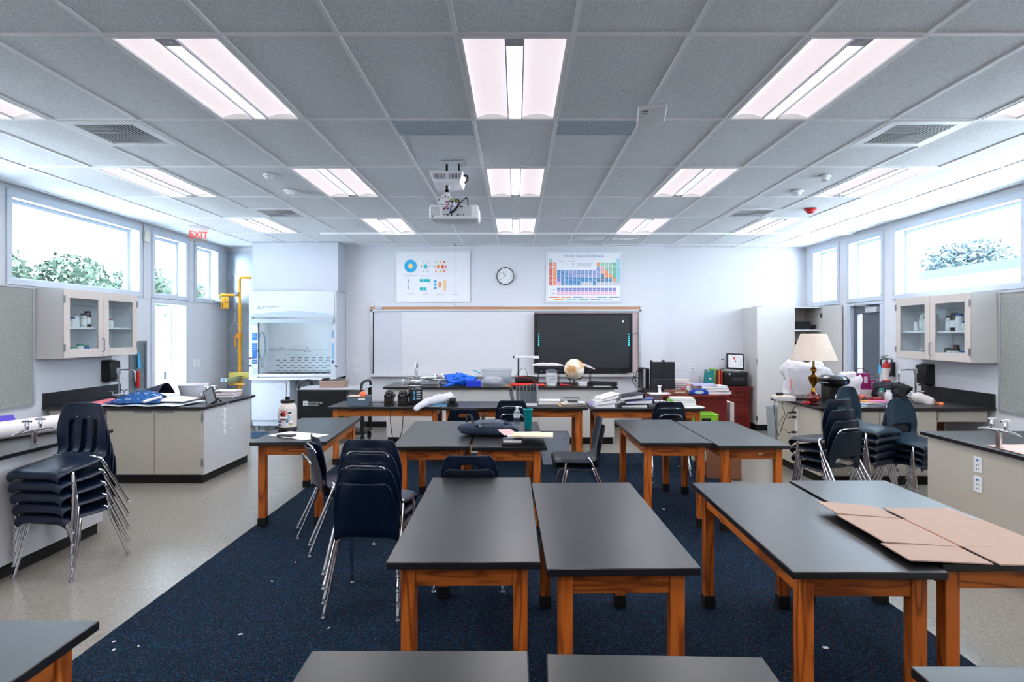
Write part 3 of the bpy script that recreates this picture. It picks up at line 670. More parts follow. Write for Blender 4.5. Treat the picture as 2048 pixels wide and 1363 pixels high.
def cable(pts, r, mat, label, name='cable', cat='cable', sub=4, group=None):
    """smooth tube through points (Catmull-Rom)"""
    return single(name, MB().tube(crom(pts, sub), r, 6), mat, label, cat, loc=tuple(pts[0]), group=group)
def crom(pts, sub=4):
    p = [Vector(q) for q in pts]; p = [p[0]*2-p[1]]+p+[p[-1]*2-p[-2]]; out = []
    for i in range(1, len(p)-2):
        for k in range(sub):
            t = k/sub; a, b_, c, d = p[i-1], p[i], p[i+1], p[i+2]
            out.append(.5*((2*b_)+(c-a)*t+(2*a-5*b_+4*c-d)*t*t+(3*b_-a-3*c+d)*t**3))
    out.append(p[-2]); return out
from mathutils import noise as mn
def crumple(name, c, sz, mat, label, cat, seed=1, n=40, amp=.25, rz=0, box=.62, fold=1.0):
    """soft lumpy cloth/bag body with folds, resting on z of c"""
    n = max(n, 36) if max(sz) > .12 else 20
    so = Vector((seed*3.7, seed*1.3, seed*5.1)); m = MB(); vs = []; fs = []; h = n//2; M = Matrix.Translation(c) @ Matrix.Rotation(rz, 4, 'Z'); mx = max(sz)
    for i in range(h+1):
        t = pi*i/h
        for k in range(n):
            a = 2*pi*k/n; d = Vector((sin(t)*cos(a), sin(t)*sin(a), -cos(t)))
            sg = lambda q, e: abs(q)**e*(1 if q > 0 else -1)
            p = Vector((sg(d.x, box)*sz[0]/2, sg(d.y, box)*sz[1]/2, (sg(d.z, box)*.5+.5)*sz[2]))
            q = p/mx*3.0+so; big = mn.noise(q); rid = 1-2*abs(mn.noise(q*2.1+Vector((9, 2, 4)))); r2 = 1-2*abs(mn.noise(q*4.7+Vector((1, 7, 3))))
            e = big*.9+rid*.35*fold+r2*.18*fold-.3
            p += Vector((d.x*sz[0], d.y*sz[1], max(d.z, 0)*sz[2]))*(e*amp*.55); p.z = max(0, p.z)
            vs.append(M @ p)
    for i in range(h):
        for k in range(n): fs.append((i*n+k, i*n+(k+1) % n, (i+1)*n+(k+1) % n, (i+1)*n+k))
    m.add(vs, fs); return m if name is None else single(name, m, mat, label, cat, loc=c)
def roughen(m, amp, sc_=12, seed=0):
    for v in m.v:
        q = v*sc_+Vector((seed, 0, 0)); e = (1-2*abs(mn.noise(q)))*.6+mn.noise(q*2.3)*.5
        v += Vector((mn.noise(q+Vector((5, 0, 0))), mn.noise(q+Vector((0, 5, 0))), e))*amp
    return m

# ------------------------------------------------------------------ casework
CT = .865
def hinge(parent, x, y, z, s=-1):
    m = MB(); m.box(x-.008, x+.008, y-.012, y+.004, z-.04, z+.04); m.cyl((x, y-.012, z-.045), (x, y-.012, z+.045), .006, n=8); part(parent, 'hinge', m, STEEL)
# left peninsula (doors face the camera)
def peninsula(side, y0, y1, xin, label_top, label_cab, front=True, splash=True):
    s = side; xw = XL if s < 0 else XR
    m = MB(); m.box(xw-s*.002, s*(xin-.03), y0, y1, CT-.03, CT); top = single('lab_worktop', m, EPOXY, label_top, 'worktop', loc=((xw+s*xin)/2, (y0+y1)/2, CT-.03), bevel=.004)
    if splash: m = MB(); m.box(xw, xw-s*.02, y0+.01, y1, CT+.001, CT+.15); part(top, 'backsplash', m, EPOXY, bevel=.002)
    cab = thing('base_cabinet', label_cab, 'cabinet', ((xw+s*xin)/2, (y0+y1)/2, 0))
    return top, cab
# L1
topL, cab = peninsula(-1, 6.52, 7.80, 3.50, 'black worktop of the left peninsula with posters and a tablet on it', 'beige base cabinet with two doors under the left peninsula')
y0, y1 = 6.57, 7.72
m = MB(); m.box(-4.60, -3.50, y0, y1, .10, CT-.031); part(cab, 'body', m, LAMC, bevel=.002)
m = MB(); m.box(-4.58, -3.53, y0+.03, y1-.03, 0, .10); part(cab, 'toe_kick', m, BLKM)
for (a, c_, hs) in ((-4.575, -4.05, -1), (-4.043, -3.52, 1)):
    m = MB(); m.box(a, c_, y0-.02, y0-.001, .115, CT-.045); d = part(cab, 'door', m, LAM, bevel=.002)
    hx = c_-.22 if hs < 0 else a+.02; m = MB(); m.box(hx, hx+.2, y0-.026, y0-.018, CT-.067, CT-.045); part(d, 'handle', m, GREY)
    ex = a-.006 if hs < 0 else c_+.006
    hinge(d, ex, y0-.015, .74); hinge(d, ex, y0-.015, .24)
# power strips + hook on the end panel of L1
m = MB(); [m.box(-3.497, -3.48, 6.98, 7.03, z, z+.05) for z in (.74, .655, .57, .49)]; m.box(-3.499, -3.495, 6.975, 7.035, .48, .80); single('outlet_strip', m, WHITE, 'white outlet strip on the end panel of the left peninsula', 'outlet')
cable([(-3.55, 7.05, CT+.004), (-3.45, 7.02, .84), (-3.44, 7.1, .72), (-3.455, 7.22, .64), (-3.455, 7.1, .54), (-3.47, 7.02, .60)], .003, WHITE, 'thin white cord hanging at the end panel of the left peninsula', 'cord')
apr = MB(); apr.box(-5.23, -4.62, y0-.005, y0+.015, CT-.16, CT-.045)
ap = single('apron_panel', apr, LAM, 'beige apron panel at the wall end of the left peninsula', 'panel'); 
m = MB(); m.box(-5.25, -4.62, 7.3, 7.32, .0, CT-.04); single('knee_space_back', m, CARDD, 'brown back panel in the knee space of the left peninsula', 'panel')
# L0 (near-left)
t0, cab0 = peninsula(-1, 3.55, 5.05, 3.50, 'black worktop of the near-left counter under the rolled posters', 'grey end cabinet of the near-left counter behind the chair stack', splash=False)
m = MB(); m.box(-5.27, -3.51, 3.6, 4.98, .10, CT-.031); part(cab0, 'body', m, LAMC, bevel=.002)
m = MB(); m.box(-5.27, -3.545, 3.63, 4.96, 0, .10); part(cab0, 'toe_kick', m, BLKM)
# R0 (near-right)
t1, cab1 = peninsula(1, 3.5, 4.95, 3.43, 'black worktop of the near-right counter with a gas tap', 'grey cabinet of the near-right counter with two outlet plates', splash=False)
m = MB(); m.box(3.435, 5.27, 3.55, 4.90, .10, CT-.031); part(cab1, 'body', m, LAM, bevel=.002)
m = MB(); m.box(3.47, 5.27, 3.58, 4.87, 0, .10); part(cab1, 'toe_kick', m, BLKM)
for z0_, lab in ((.655, 'upper white outlet plate on the near-right counter'), (.51, 'lower white outlet plate on the near-right counter')):
    yy = 3.435*F/(1957-VX); m = MB(); m.box(3.435, 3.427, yy-.038, yy+.038, z0_, z0_+.118); o = single('outlet_plate', m, WHITE, lab, 'outlet', group='outlet plates on the near-right counter', bevel=.002)
    m = MB(); m.box(3.4275, 3.4255, yy-.012, yy+.012, z0_+.085, z0_+.098); part(o, 'blue_label', m, C('#3b6fb0'))
    m = MB(); [m.box(3.4275, 3.4262, yy+dy-.003, yy+dy+.003, z0_+q, z0_+q+.01) for q in (.02, .05) for dy in (-.008, .008)]; part(o, 'socket_slot', m, DGREY)
# R1 (far-right)
topR, cab2 = peninsula(1, 6.45, 7.62, 3.36, 'black worktop of the right peninsula heaped with supplies', 'pale base cabinet under the right peninsula')
m = MB(); m.box(3.37, 4.66, 6.50, 7.57, .10, CT-.031); part(cab2, 'body', m, LAM, bevel=.002)
m = MB(); m.box(3.40, 4.64, 6.53, 7.54, 0, .10); part(cab2, 'toe_kick', m, BLKM)
for (a, c_) in ((3.38, 4.01), (4.02, 4.645)):
    m = MB(); m.box(a, c_, 6.48, 6.499, .115, CT-.045); d = part(cab2, 'door', m, LAM, bevel=.002)
    m = MB(); m.box((a+c_)/2-.1, (a+c_)/2+.1, 6.472, 6.482, CT-.067, CT-.05); part(d, 'handle', m, LGREY)
hinge(cab2, 4.65, 6.49, .74)
m = MB(); m.box(4.67, 5.22, 6.50, 6.52, CT-.16, CT-.045); single('apron_panel', m, LAM, 'beige apron panel at the wall end of the right peninsula', 'panel')
m = MB(); m.box(4.67, 5.25, 7.2, 7.22, 0, CT-.04); single('knee_space_back', m, CARDD, 'brown back panel in the knee space of the right peninsula', 'panel')
m = MB(); m.box(3.352, 3.369, 7.02, 7.06, .40, .78); o = single('outlet_strip', m, WHITE, 'white power strip with black plugs on the end of the right peninsula', 'outlet')
for z_ in (.74, .68, .50): m = MB(); m.box(3.30, 3.352, 7.02, 7.05, z_-.012, z_+.012); m.tube([(3.30, 7.035, z_), (3.25, 7.03, z_-.01)], .006); part(o, 'plug', m, BLK, bevel=.003)
cable([(3.40, 7.5, CT+.004), (3.30, 7.5, .80), (3.28, 7.45, .62), (3.28, 7.35, .40), (3.28, 7.2, .60), (3.27, 7.05, .735)], .004, BLK, 'longest black cord looping down the end of the right peninsula', 'cord')
cable([(3.42, 6.9, CT+.004), (3.31, 6.92, .84), (3.28, 7.0, .74), (3.28, 7.05, .68)], .004, BLK, 'short black cord from the lamp to the power strip', 'cord')
cable([(3.33, 7.3, CT+.004), (3.30, 7.28, .78), (3.27, 7.15, .70), (3.27, 7.3, .55), (3.27, 7.1, .50)], .003, BLK, 'thin black cord in the middle of the right peninsula end', 'cord')

# wall cabinets with glass doors
def wall_cab(side, y0, y1, z0, z1, label, bot):
    s = side; xw = XL if s < 0 else XR; xf = s*4.96; t = thing('wall_cabinet', label, 'cabinet', ((xw+xf)/2, (y0+y1)/2, z0))
    e = .02; m = MB(); m.box(xw, xf+s*.02, y0, y0+e, z0, z1); m.box(xw, xf+s*.02, y1-e, y1, z0, z1); m.box(xw, xf+s*.02, y0+e, y1-e, z0, z0+e); m.box(xw, xf+s*.02, y0+e, y1-e, z1-e, z1); m.box(xw, xw-s*.008, y0+e, y1-e, z0+e, z1-e)
    part(t, 'body', m, LAMW)
    m = MB(); m.box(xw-s*.009, xw-s*.012, y0+e, y1-e, z0+e, z1-e); m.box(xw-s*.01, xf+s*.03, y0+e, y0+e+.002, z0+e, z1-e); m.box(xw-s*.01, xf+s*.03, y1-e-.002, y1-e, z0+e, z1-e); m.box(xw-s*.01, xf+s*.03, y0+e, y1-e, z0+e, z0+e+.001); part(t, 'liner', m, WHITE)
    zs = z0+.33; m = MB(); m.box(xw-s*.01, xf+s*.04, y0+e, y1-e, zs, zs+.02); part(t, 'shelf', m, WHITE)
    zs2 = z0+.60; m = MB(); m.box(xw-s*.01, xf+s*.1, y0+e, y1-e, zs2, zs2+.01); part(t, 'shelf', m, CGLASS)
    ym = (y0+y1)/2; st = .085
    for (a, b_, hy) in ((y0, ym-.002, ym-.03), (ym+.002, y1, ym+.03)):
        m = MB(); xa, xb = xf, xf+s*.02-s*.001
        m.box(xa, xb, a, a+st, z0+.005, z1-.005); m.box(xa, xb, b_-st, b_, z0+.005, z1-.005); m.box(xa, xb, a+st, b_-st, z0+.005, z0+.10); m.box(xa, xb, a+st, b_-st, z1-.10, z1-.005)
        d = part(t, 'door', m, pbr('cabinet_door_laminate', '#cfc6c0', .5, var=.02), bevel=.0015)
        m = MB(); m.box(xf+s*.008, xf+s*.012, a+st, b_-st, z0+.10, z1-.10); part(d, 'pane', m, CGLASS)
        if a == y0:
            pass
        hh = a+.004 if a == y0 else b_-.004
        for zz in (z0+.12, z1-.12): m = MB(); m.box(xf-s*.012, xf+s*.004, hh-.008, hh+.008, zz-.04, zz+.04); part(d, 'hinge', m, STEEL)
    m = MB(); m.tube([(xf-s*.002, ym-.03, z0+.06), (xf-s*.03, ym-.03, z0+.07), (xf-s*.03, ym-.03, z0+.21), (xf-s*.002, ym-.03, z0+.22)], .006, 8); part(t, 'handle', m, STEELD)
    rnd = random.Random(int(z0*1000)); 
    cw = C('#e4e6e6'); am = C('#3a1f17', .2); tr = C('#c9d2d0', .3); bl = C('#2b62a8'); gr = C('#39a385'); rd = C('#b8352c'); wh = WHITE
    for lvl, zz, items in ((0, z0+e+.002, bot[0]), (1, zs+.02, bot[1])):
        for (f, r, h, mt, cp) in items:
            yy = y0+.1+f*(y1-y0-.2); mm = {'w': cw, 'a': am, 't': tr, 'b': bl}[mt]; cc = {'w': wh, 'b': bl, 'g': gr, 'r': rd, 'k': BLK}[cp]
            bottle((xf+s*(.10+.05*rnd.random()), yy, zz+.001), r*.85, h, mm, cc, '', group='bottles in the %s wall cabinet' % ('left' if s < 0 else 'right'), neck=.75, lab=(WHITE if mt in 'at' else None))
    return t
BL = []
wall_cab(-1, 6.43, 7.67, 1.405, 2.18, 'beige wall cabinet with two glass doors above the left peninsula',
   ([(.02, .035, .09, 't', 'w'), (.07, .03, .07, 'w', 'k'), (.12, .04, .07, 't', 'g'), (.19, .05, .10, 't', 'g'), (.27, .05, .13, 'w', 'g'), (.37, .045, .12, 'b', 'g'), (.60, .05, .11, 'a', 'w'), (.66, .055, .14, 'w', 'b')],
    [(.0, .03, .14, 'w', 'w'), (.10, .035, .10, 't', 'b'), (.17, .032, .11, 'w', 'b'), (.25, .04, .13, 'w', 'w'), (.32, .04, .16, 't', 'k'), (.38, .045, .19, 'a', 'k'), (.66, .055, .17, 'w', 'w'), (.80, .045, .11, 'w', 'r')]))
wall_cab(1, 6.41, 7.67, 1.36, 2.135, 'beige wall cabinet with two glass doors above the right sink',
   ([(.02, .045, .17, 'a', 'k'), (.09, .04, .12, 'w', 'w'), (.17, .045, .10, 'w', 'b'), (.24, .045, .17, 'a', 'k'), (.32, .04, .12, 't', 'k'), (.40, .04, .13, 'a', 'k'), (.68, .035, .09, 'w', 'g'), (.78, .045, .10, 'a', 'w')],
    [(.16, .035, .11, 'w', 'b'), (.22, .05, .20, 'w', 'b'), (.30, .05, .21, 'a', 'k'), (.37, .05, .18, 't', 'k'), (.60, .05, .20, 'w', 'w'), (.70, .055, .18, 'w', 'g'), (.80, .05, .20, 't', 'w'), (.92, .04, .12, 'w', 'w')]))
# relabel the bottles one by one (position along the shelf, shelf, cabinet)
_bo = [o for o in COL.objects if o.get('category') == 'bottle']
_cn = {'#': ''}
for o in _bo:
    left = o.location.x < 0; same = [p for p in _bo if (p.location.x < 0) == left and abs(p.location.z-o.location.z) < .05]; same.sort(key=lambda p: (p.location.y if left else -p.location.y))
    k = same.index(o); od = ['leftmost', 'second', 'third', 'fourth', 'fifth', 'sixth', 'seventh', 'rightmost'][k]
    low = o.location.z < 1.6
    body = [c for c in o.children if c.name.startswith('body')][0].data.materials[0].name; cap = [c for c in o.children if c.name.startswith('cap')][0].data.materials[0].name
    bc = 'brown' if '3a1f17' in body else 'blue' if '2b62a8' in body else 'clear' if 'c9d2d0' in body else 'white'; cc = 'black' if 'black' in cap else 'blue' if '2b62a8' in cap else 'green' if '39a385' in cap else 'red' if 'b8352c' in cap else 'white'
    o['label'] = '%s jar with %s cap, %s on the %s shelf of the %s wall cabinet' % (bc, cc, od, 'bottom' if low else 'middle', 'left' if left else 'right')

# pinboards
for s, z0, z1, w_ in ((-1, .90, 2.19, 'left'), (1, .83, 2.14, 'right')):
    xw = XL if s < 0 else XR; t = thing('pinboard', 'grey fabric pinboard on the %s wall at the edge of the picture' % w_, 'pinboard', (xw, 5.2, z0))
    m = MB(); m.box(xw, xw-s*.02, 4.0, 6.37, z0+.03, z1-.02); part(t, 'fabric', m, FABRIC)
    m = MB(); m.box(xw, xw-s*.028, 6.37, 6.40, z0, z1); m.box(xw, xw-s*.028, 3.97, 4.0, z0, z1); m.box(xw, xw-s*.028, 4.0, 6.37, z0, z0+.03); m.box(xw, xw-s*.028, 4.0, 6.37, z1-.02, z1); part(t, 'frame', m, ALU)

# fixtures on the left wall: towel dispenser, extinguisher cabinet, switches, exit sign, sensor
def dispenser(s, y, z0, z1, label):
    xw = XL if s < 0 else XR; t = thing('towel_dispenser', label, 'dispenser', (xw, y, z0))
    m = MB(); m.prism([(xw, y-.10, z0), (xw-s*.10, y-.10, z0+.02), (xw-s*.125, y-.10, z0+.1), (xw-s*.115, y-.10, z1-.02), (xw, y-.10, z1)], (0, .20, 0)); part(t, 'cover', m, BLK, bevel=.012)
    m = MB(); m.box(xw-s*.09, xw-s*.02, y-.08, y+.08, z0-.012, z0+.01); part(t, 'outlet_slot', m, DGREY)
dispenser(-1, 7.55, 1.07, 1.345, 'black paper towel dispenser on the left wall by the gooseneck faucet')
dispenser(1, 7.50, 1.02, 1.30, 'black paper towel dispenser on the right wall above the sink')
faucet(None, (-4.98, 7.34, CT), .36, .22, 'chrome gooseneck faucet at the wall end of the left peninsula', ang=R(-5))
faucet(None, (4.98, 7.32, CT), .36, .22, 'chrome gooseneck faucet at the right sink', ang=R(185))
t = thing('extinguisher_cabinet', 'glass fronted fire extinguisher cabinet in the left wall beside the open door', 'cabinet', (XL, 8.16, .86))
m = MB(); w = .035; a, b_, c, d = 7.98, 8.35, .86, 1.575
for q in ((a, a+w, c, d), (b_-w, b_, c, d), (a+w, b_-w, c, c+w), (a+w, b_-w, d-w, d)): m.box(XL-.0, XL+.02, *q)
part(t, 'frame', m, STEELD); m = MB(); m.box(XL+.001, XL+.006, a+w, b_-w, c+w, d-w); part(t, 'backing', m, GREY)
m = MB(); m.box(XL+.016, XL+.018, a+w, b_-w, c+w, d-w); part(t, 'pane', m, CGLASS)
m = MB(); [m.tube([(XL+.02, a+w, z_), (XL+.02, b_-w, z_)], .003, 6) for z_ in (1.05, 1.2, 1.35)]; m.tube([(XL+.02, a+.1, .9), (XL+.02, a+.1, 1.53)], .003, 6); part(t, 'wire_reinforcement', m, DGREY)
m = MB(); m.lathe((XL+.04, 8.12, .93), [(.01, 0), (.03, .01), (.03, .19), (.02, .22), (.01, .23)], 14); ex = single('fire_extinguisher', m, REDP, 'small red extinguisher low in the left wall cabinet', 'fire extinguisher')
m = MB(); m.prism([(XL+.03, 8.13, 1.2), (XL+.03, 8.20, 1.2), (XL+.03, 8.16, 1.4), (XL+.03, 8.12, 1.42)], (.006, 0, 0)); single('inspection_tag', m, C('#38a8d8'), 'light blue tag hanging in the extinguisher cabinet', 'tag')
for y_, l_ in ((9.60, 'near'), (9.72, 'far')): m = MB(); m.box(XL, XL+.008, y_-.04, y_+.04, 1.13, 1.25); o = single('switch_plate', m, WHITE, 'white switch plate right of the open door, %s one' % l_, 'switch', group='switch plates right of the open door', bevel=.002); m = MB(); m.box(XL+.008, XL+.011, y_-.015, y_+.015, 1.16, 1.22); part(o, 'rocker', m, WMET)
m = MB(); m.box(XL+.012, XL+.05, 8.27, 8.37, 2.98, 3.13); single('motion_sensor', m, C('#e6e4d8'), 'small beige sensor box between two left windows', 'sensor', bevel=.005)
# EXIT sign
D = 8.55; c = P(397, 470, D); t = thing('exit_sign', 'red EXIT sign hanging from the ceiling by the left windows', 'sign', (c.x, D, CZ))
a = R(42); u = Vector((cos(a), sin(a), 0)); wv = Vector((0, 0, 1)); nrm = u.cross(wv)
m = MB(); m.cbox((c.x, D, c.z), (.24, .008, .2), a); part(t, 'panel', m, glassmat('exit_panel_acrylic', '#fff1ec', .04, .3))
m = MB(); m.cbox((c.x, D, c.z+.115), (.26, .04, .03), a); m.cyl((c.x, D, c.z+.12), (c.x, D, CZ), .012, n=10); part(t, 'mount', m, WHITE)
m = MB(); m.text('EXIT', (c.x+nrm.x*.006, D+nrm.y*.006, c.z), .145, u, wv, .85); part(t, 'letters', m, emis('exit_red', '#ff3014', .45), smooth=False)

# ------------------------------------------------------------------ back wall: whiteboard, display, posters, clock, outlets
YW = 10.488
t = thing('whiteboard', 'long sliding whiteboard with an orange cork strip on the back wall', 'whiteboard', (-.2, YW, .914))
z0, z1 = Z(752, 10.45), Z(612, 10.45); x0, x1 = X(741, 10.45), X(1282, 10.45)
m = MB(); m.box(x0, x0+.04, YW-.05, YW, z0+.03, z1-.06); m.box(x1-.04, x1, YW-.05, YW, z0+.03, z1-.06); m.box(x0, x1, YW-.05, YW, z1-.095, z1-.052); m.box(x0, x1, YW-.05, YW, z1-.014, z1); part(t, 'frame', m, ALU, bevel=.003)
m = MB(); m.box(x0, x1-.02, YW-.052, YW, z1-.05, z1-.016); part(t, 'cork_strip', m, C('#d08b5c', .8))
m = MB(); m.box(x0, x1, YW-.12, YW, z0+.0, z0+.03); m.box(x0, x1, YW-.12, YW-.11, z0+.03, z0+.045); part(t, 'tray', m, pbr('tray_white', '#d8d8dc', .4))
m = MB(); m.box(x0+.04, x1-.04, YW-.01, YW, z0+.03, z1-.095); part(t, 'back_panel', m, C('#d6c4c6'))
bw = pbr('whiteboard_surface', '#dedde2', .22, var=.01, spec=.5)
m = MB(); m.box(X(746, 10.44), X(803, 10.44), YW-.024, YW-.012, z0+.032, z1-.097); part(t, 'sliding_panel', m, pbr('whiteboard_surface_cool', '#d2d4de', .25, var=.01), bevel=.001)
m = MB(); m.box(X(803, 10.44), X(1068, 10.44), YW-.038, YW-.026, z0+.032, z1-.097); part(t, 'writing_panel', m, bw, bevel=.001)
m = MB(); m.box(x0+.045, x0+.055, YW-.03, YW-.02, z0+.04, z1-.1); part(t, 'black_edge', m, BLK)
m = MB(); m.box(X(749, 10.4), X(764, 10.4), YW-.08, YW-.05, z1-.055, z1-.012); m.tube([(X(749, 10.4), YW-.07, z1-.01), (X(748, 10.4), YW-.07, z1+.06)], .004); single('map_clip', m, LGREY, 'small grey clip on the left end of the cork strip', 'clip')
t = thing('interactive_display', 'large black touch display mounted over the whiteboard', 'display', (X(1167, 10.3), 10.3, Z(745, 10.3)))
a, b_ = X(1069, 10.33), X(1265, 10.33); c, d = Z(745, 10.33), Z(626, 10.33)
m = MB(); m.box(a, b_, 10.335, 10.43, c, d); part(t, 'housing', m, BLK, bevel=.008)
m = MB(); g = .06
m.box(a+.0, a+g, 10.325, 10.335, c, d); m.box(b_-g, b_, 10.325, 10.335, c, d); m.box(a+g, b_-g, 10.325, 10.335, d-.035, d); m.box(a+g, b_-g, 10.325, 10.335, c, c+.085); part(t, 'bezel', m, pbr('display_bezel', '#14161c', .3), bevel=.002)
m = MB(); m.box(a+g, b_-g, 10.33, 10.336, c+.085, d-.035); part(t, 'screen', m, pbr('display_glass', '#23262c', .38, spec=.6, var=.15, vs=60))
cy = emis('display_icon_cyan', '#2fd0e6', .9); 
for xx in (X(1077.5, 10.33), X(1257.5, 10.33)):
    m = MB()
    for k in range(6): zz = Z(668+k*4.3, 10.33); m.cbox((xx, 10.3235, zz), (.022, .002, .018), ry=.3*k)
    part(t, 'icon_strip', m, cy)
m = MB(); m.disc((X(1246, 10.33), 10.3285, Z(642, 10.33)), .017, (1, 0, 0), (0, 0, 1)); part(t, 'bright_icon', m, emis('display_icon_white', '#cfe8f4', .8))
m = MB(); m.disc((X(1083, 10.33), 10.324, Z(742, 10.33)), .009, (1, 0, 0), (0, 0, 1)); part(t, 'power_button', m, LGREY)
cable([(X(1265, 10.4), 10.42, Z(667, 10.4)), (X(1272, 10.4), 10.44, Z(667, 10.4)), (X(1277, 10.4), 10.43, Z(664, 10.4))], .004, BLK, 'short black cable between the display and the board frame', 'cable')
# cord of the pull-down screen
m = MB(); m.cyl((X(909.5, 10.25), 10.25, Z(610, 10.25)), (X(909.5, 10.25), 10.25, CZ), .003, n=6); m.cyl((X(909.5, 10.25), 10.25, Z(612, 10.25)), (X(909.5, 10.25), 10.25, Z(609, 10.25)), .009, n=8); m.cyl((X(909.5, 10.25), 10.25, CZ-.03), (X(909.5, 10.25), 10.25, CZ), .014, n=8)
single('pull_cord', m, GREY, 'thin grey cord hanging from the ceiling before the left poster', 'cord')

def poster(name, label, px0, px1, py0, py1, D=10.47):
    t = thing(name, label, 'poster', (X((px0+px1)/2, D), D, Z(py1, D)))
    return t
# periodic table
D = 10.47
t = poster('periodic_table_poster', 'Periodic Table of the Elements poster on the back wall', 1093, 1243, 504, 604)
def q(px, py, off=0): return (X(px, D), D-off, Z(py, D))
def rect(m, px0, px1, py0, py1, off): m.quad(q(px0, py0, off), q(px1, py0, off), q(px1, py1, off), q(px0, py1, off))
m = MB(); m.box(X(1092, D), X(1243.5, D), D, D+.004, Z(605, D), Z(503.5, D)); part(t, 'sheet', m, C('#f1f2f6', .35))
m = MB(); th = .45
for (a, b_, c, d) in ((1094.5, 1242, 505.4, 505.4+th), (1094.5, 1241.5, 602, 602+th), (1094.3, 1094.3+th, 505.4, 602), (1241.7, 1241.7+th, 505.4, 602)): rect(m, a, b_, c, d, .0012)
part(t, 'border', m, C('#6d9cba'), smooth=False)
m = MB(); m.text('Periodic Table of the Elements', q(1168, 511.8, .0014), 6.6*D/F, sx=.98); part(t, 'title', m, C('#5b86b3'), smooth=False)
cols = {'r': '#e0583f', 'o': '#f08a50', 'O': '#f2953a', 'b': '#1b86c0', 'B': '#6f92c8', 'l': '#8f9fcd', 'd': '#1d6b94', 'g': '#5fb98a', 'G': '#8ec9a6', 'c': '#86cbd8', 'x': '#c9c7d0', 'p': '#8d84cc', 'k': '#f4b4cf', 'v': '#6f7dc0', 's': '#f2a08f'}
rows_ = ["G................c", "ro..........OGGGgc", "ro..........BsGGgc", "rObbbllBBBBllsoGgc".replace('bbb', 'bbB'), "rObbbBlllllllxdOOgc"[:0]+"rObbbBllllllldoOgc", "rop"+"bbbbbbbbb"+"dddbOc", "rok"+"bbbbb"+"xxx"+"b"+"xxxxxx"]
sym = [["H"]+[""]*16+["He"], ["Li", "Be"]+[""]*10+["B", "C", "N", "O", "F", "Ne"], ["Na", "Mg"]+[""]*10+["Al", "Si", "P", "S", "Cl", "Ar"],
 "K Ca Sc Ti V Cr Mn Fe Co Ni Cu Zn Ga Ge As Se Br Kr".split(), "Rb Sr Y Zr Nb Mo Tc Ru Rh Pd Ag Cd In Sn Sb Te I Xe".split(), ["Cs", "Ba", ""]+"Hf Ta W Re Os Ir Pt Au Hg Tl Pb Bi Po At Rn".split(), ["Fr", "Ra", ""]+"Rf Db Sg Bh Hs Mt Ds Rg Cn Nh Fl Mc Lv Ts Og".split()]
f1 = "La Ce Pr Nd Pm Sm Eu Gd Tb Dy Ho Er Tm Yb Lu".split(); f2 = "Ac Th Pa U Np Pu Am Cm Bk Cf Es Fm Md No Lr".split()
m = MB(); keys = list(cols); mats = [C(cols[k_], .4) for k_ in keys]; tx = MB()
xs, ys, pw, ph = 1098.0, 516.4, 7.92, 7.83
def cell(i, y, key, s_):
    m.mi = keys.index(key); a = xs+i*pw; rect(m, a+.5, a+7.2, y+.4, y+7.2, .0014)
    if s_: tx.text(s_, q(a+3.85, y+3.9, .0022), 4.6*D/F)
for j, rw in enumerate(rows_):
    for i, ch in enumerate(rw):
        if ch != '.': cell(i, ys+j*ph, ch, sym[j][i] if i < len(sym[j]) else '')
for i in range(15): cell(i+2, 575.0, 'v', f1[i]); cell(i+2, 582.7, 'k', f2[i])
for k_, (a, ch) in enumerate(((1098, 'r'), (1122, 'o'), (1146, 'v'), (1170, 'k'), (1193.5, 'b'), (1217.5, 'd'))): m.mi = keys.index(ch); rect(m, a, a+20.5, 593.2, 595, .0014)
for k_, (a, ch) in enumerate(((1108, 'O'), (1132.5, 'c'), (1157, 'g'), (1181, 'B'), (1205, 'x'))): m.mi = keys.index(ch); rect(m, a, a+20.5, 597.4, 599, .0014)
part(t, 'element_cells', m, mats, smooth=False); part(t, 'element_symbols', tx, C('#f7f8fb', .4), smooth=False)
m = MB()
for k_ in range(4): rect(m, 1155, 1186-3*(k_ % 2), 525.5+k_*1.8, 526.1+k_*1.8, .0014)
for (a, b_, c_) in ((1118, 1129, 521.5), (1137, 1149, 521.5), (1143, 1149, 527), (1143, 1149, 532.5), (1102, 1110, 578.5), (1103, 1110, 586.2)): rect(m, a, b_, c_, c_+1, .0014)
for k_ in range(16):
    a = 2*pi*k_/16; a2 = 2*pi*(k_+1)/16; c_ = Vector(q(1133.5, 527.2, .0014)); r1, r2 = .018, .022
    m.add([c_+Vector((cos(a)*r1, 0, sin(a)*r1)), c_+Vector((cos(a)*r2, 0, sin(a)*r2)), c_+Vector((cos(a2)*r2, 0, sin(a2)*r2)), c_+Vector((cos(a2)*r1, 0, sin(a2)*r1))], [(0, 1, 2, 3)])
part(t, 'legend_lines', m, C('#a4a9b6'), smooth=False)
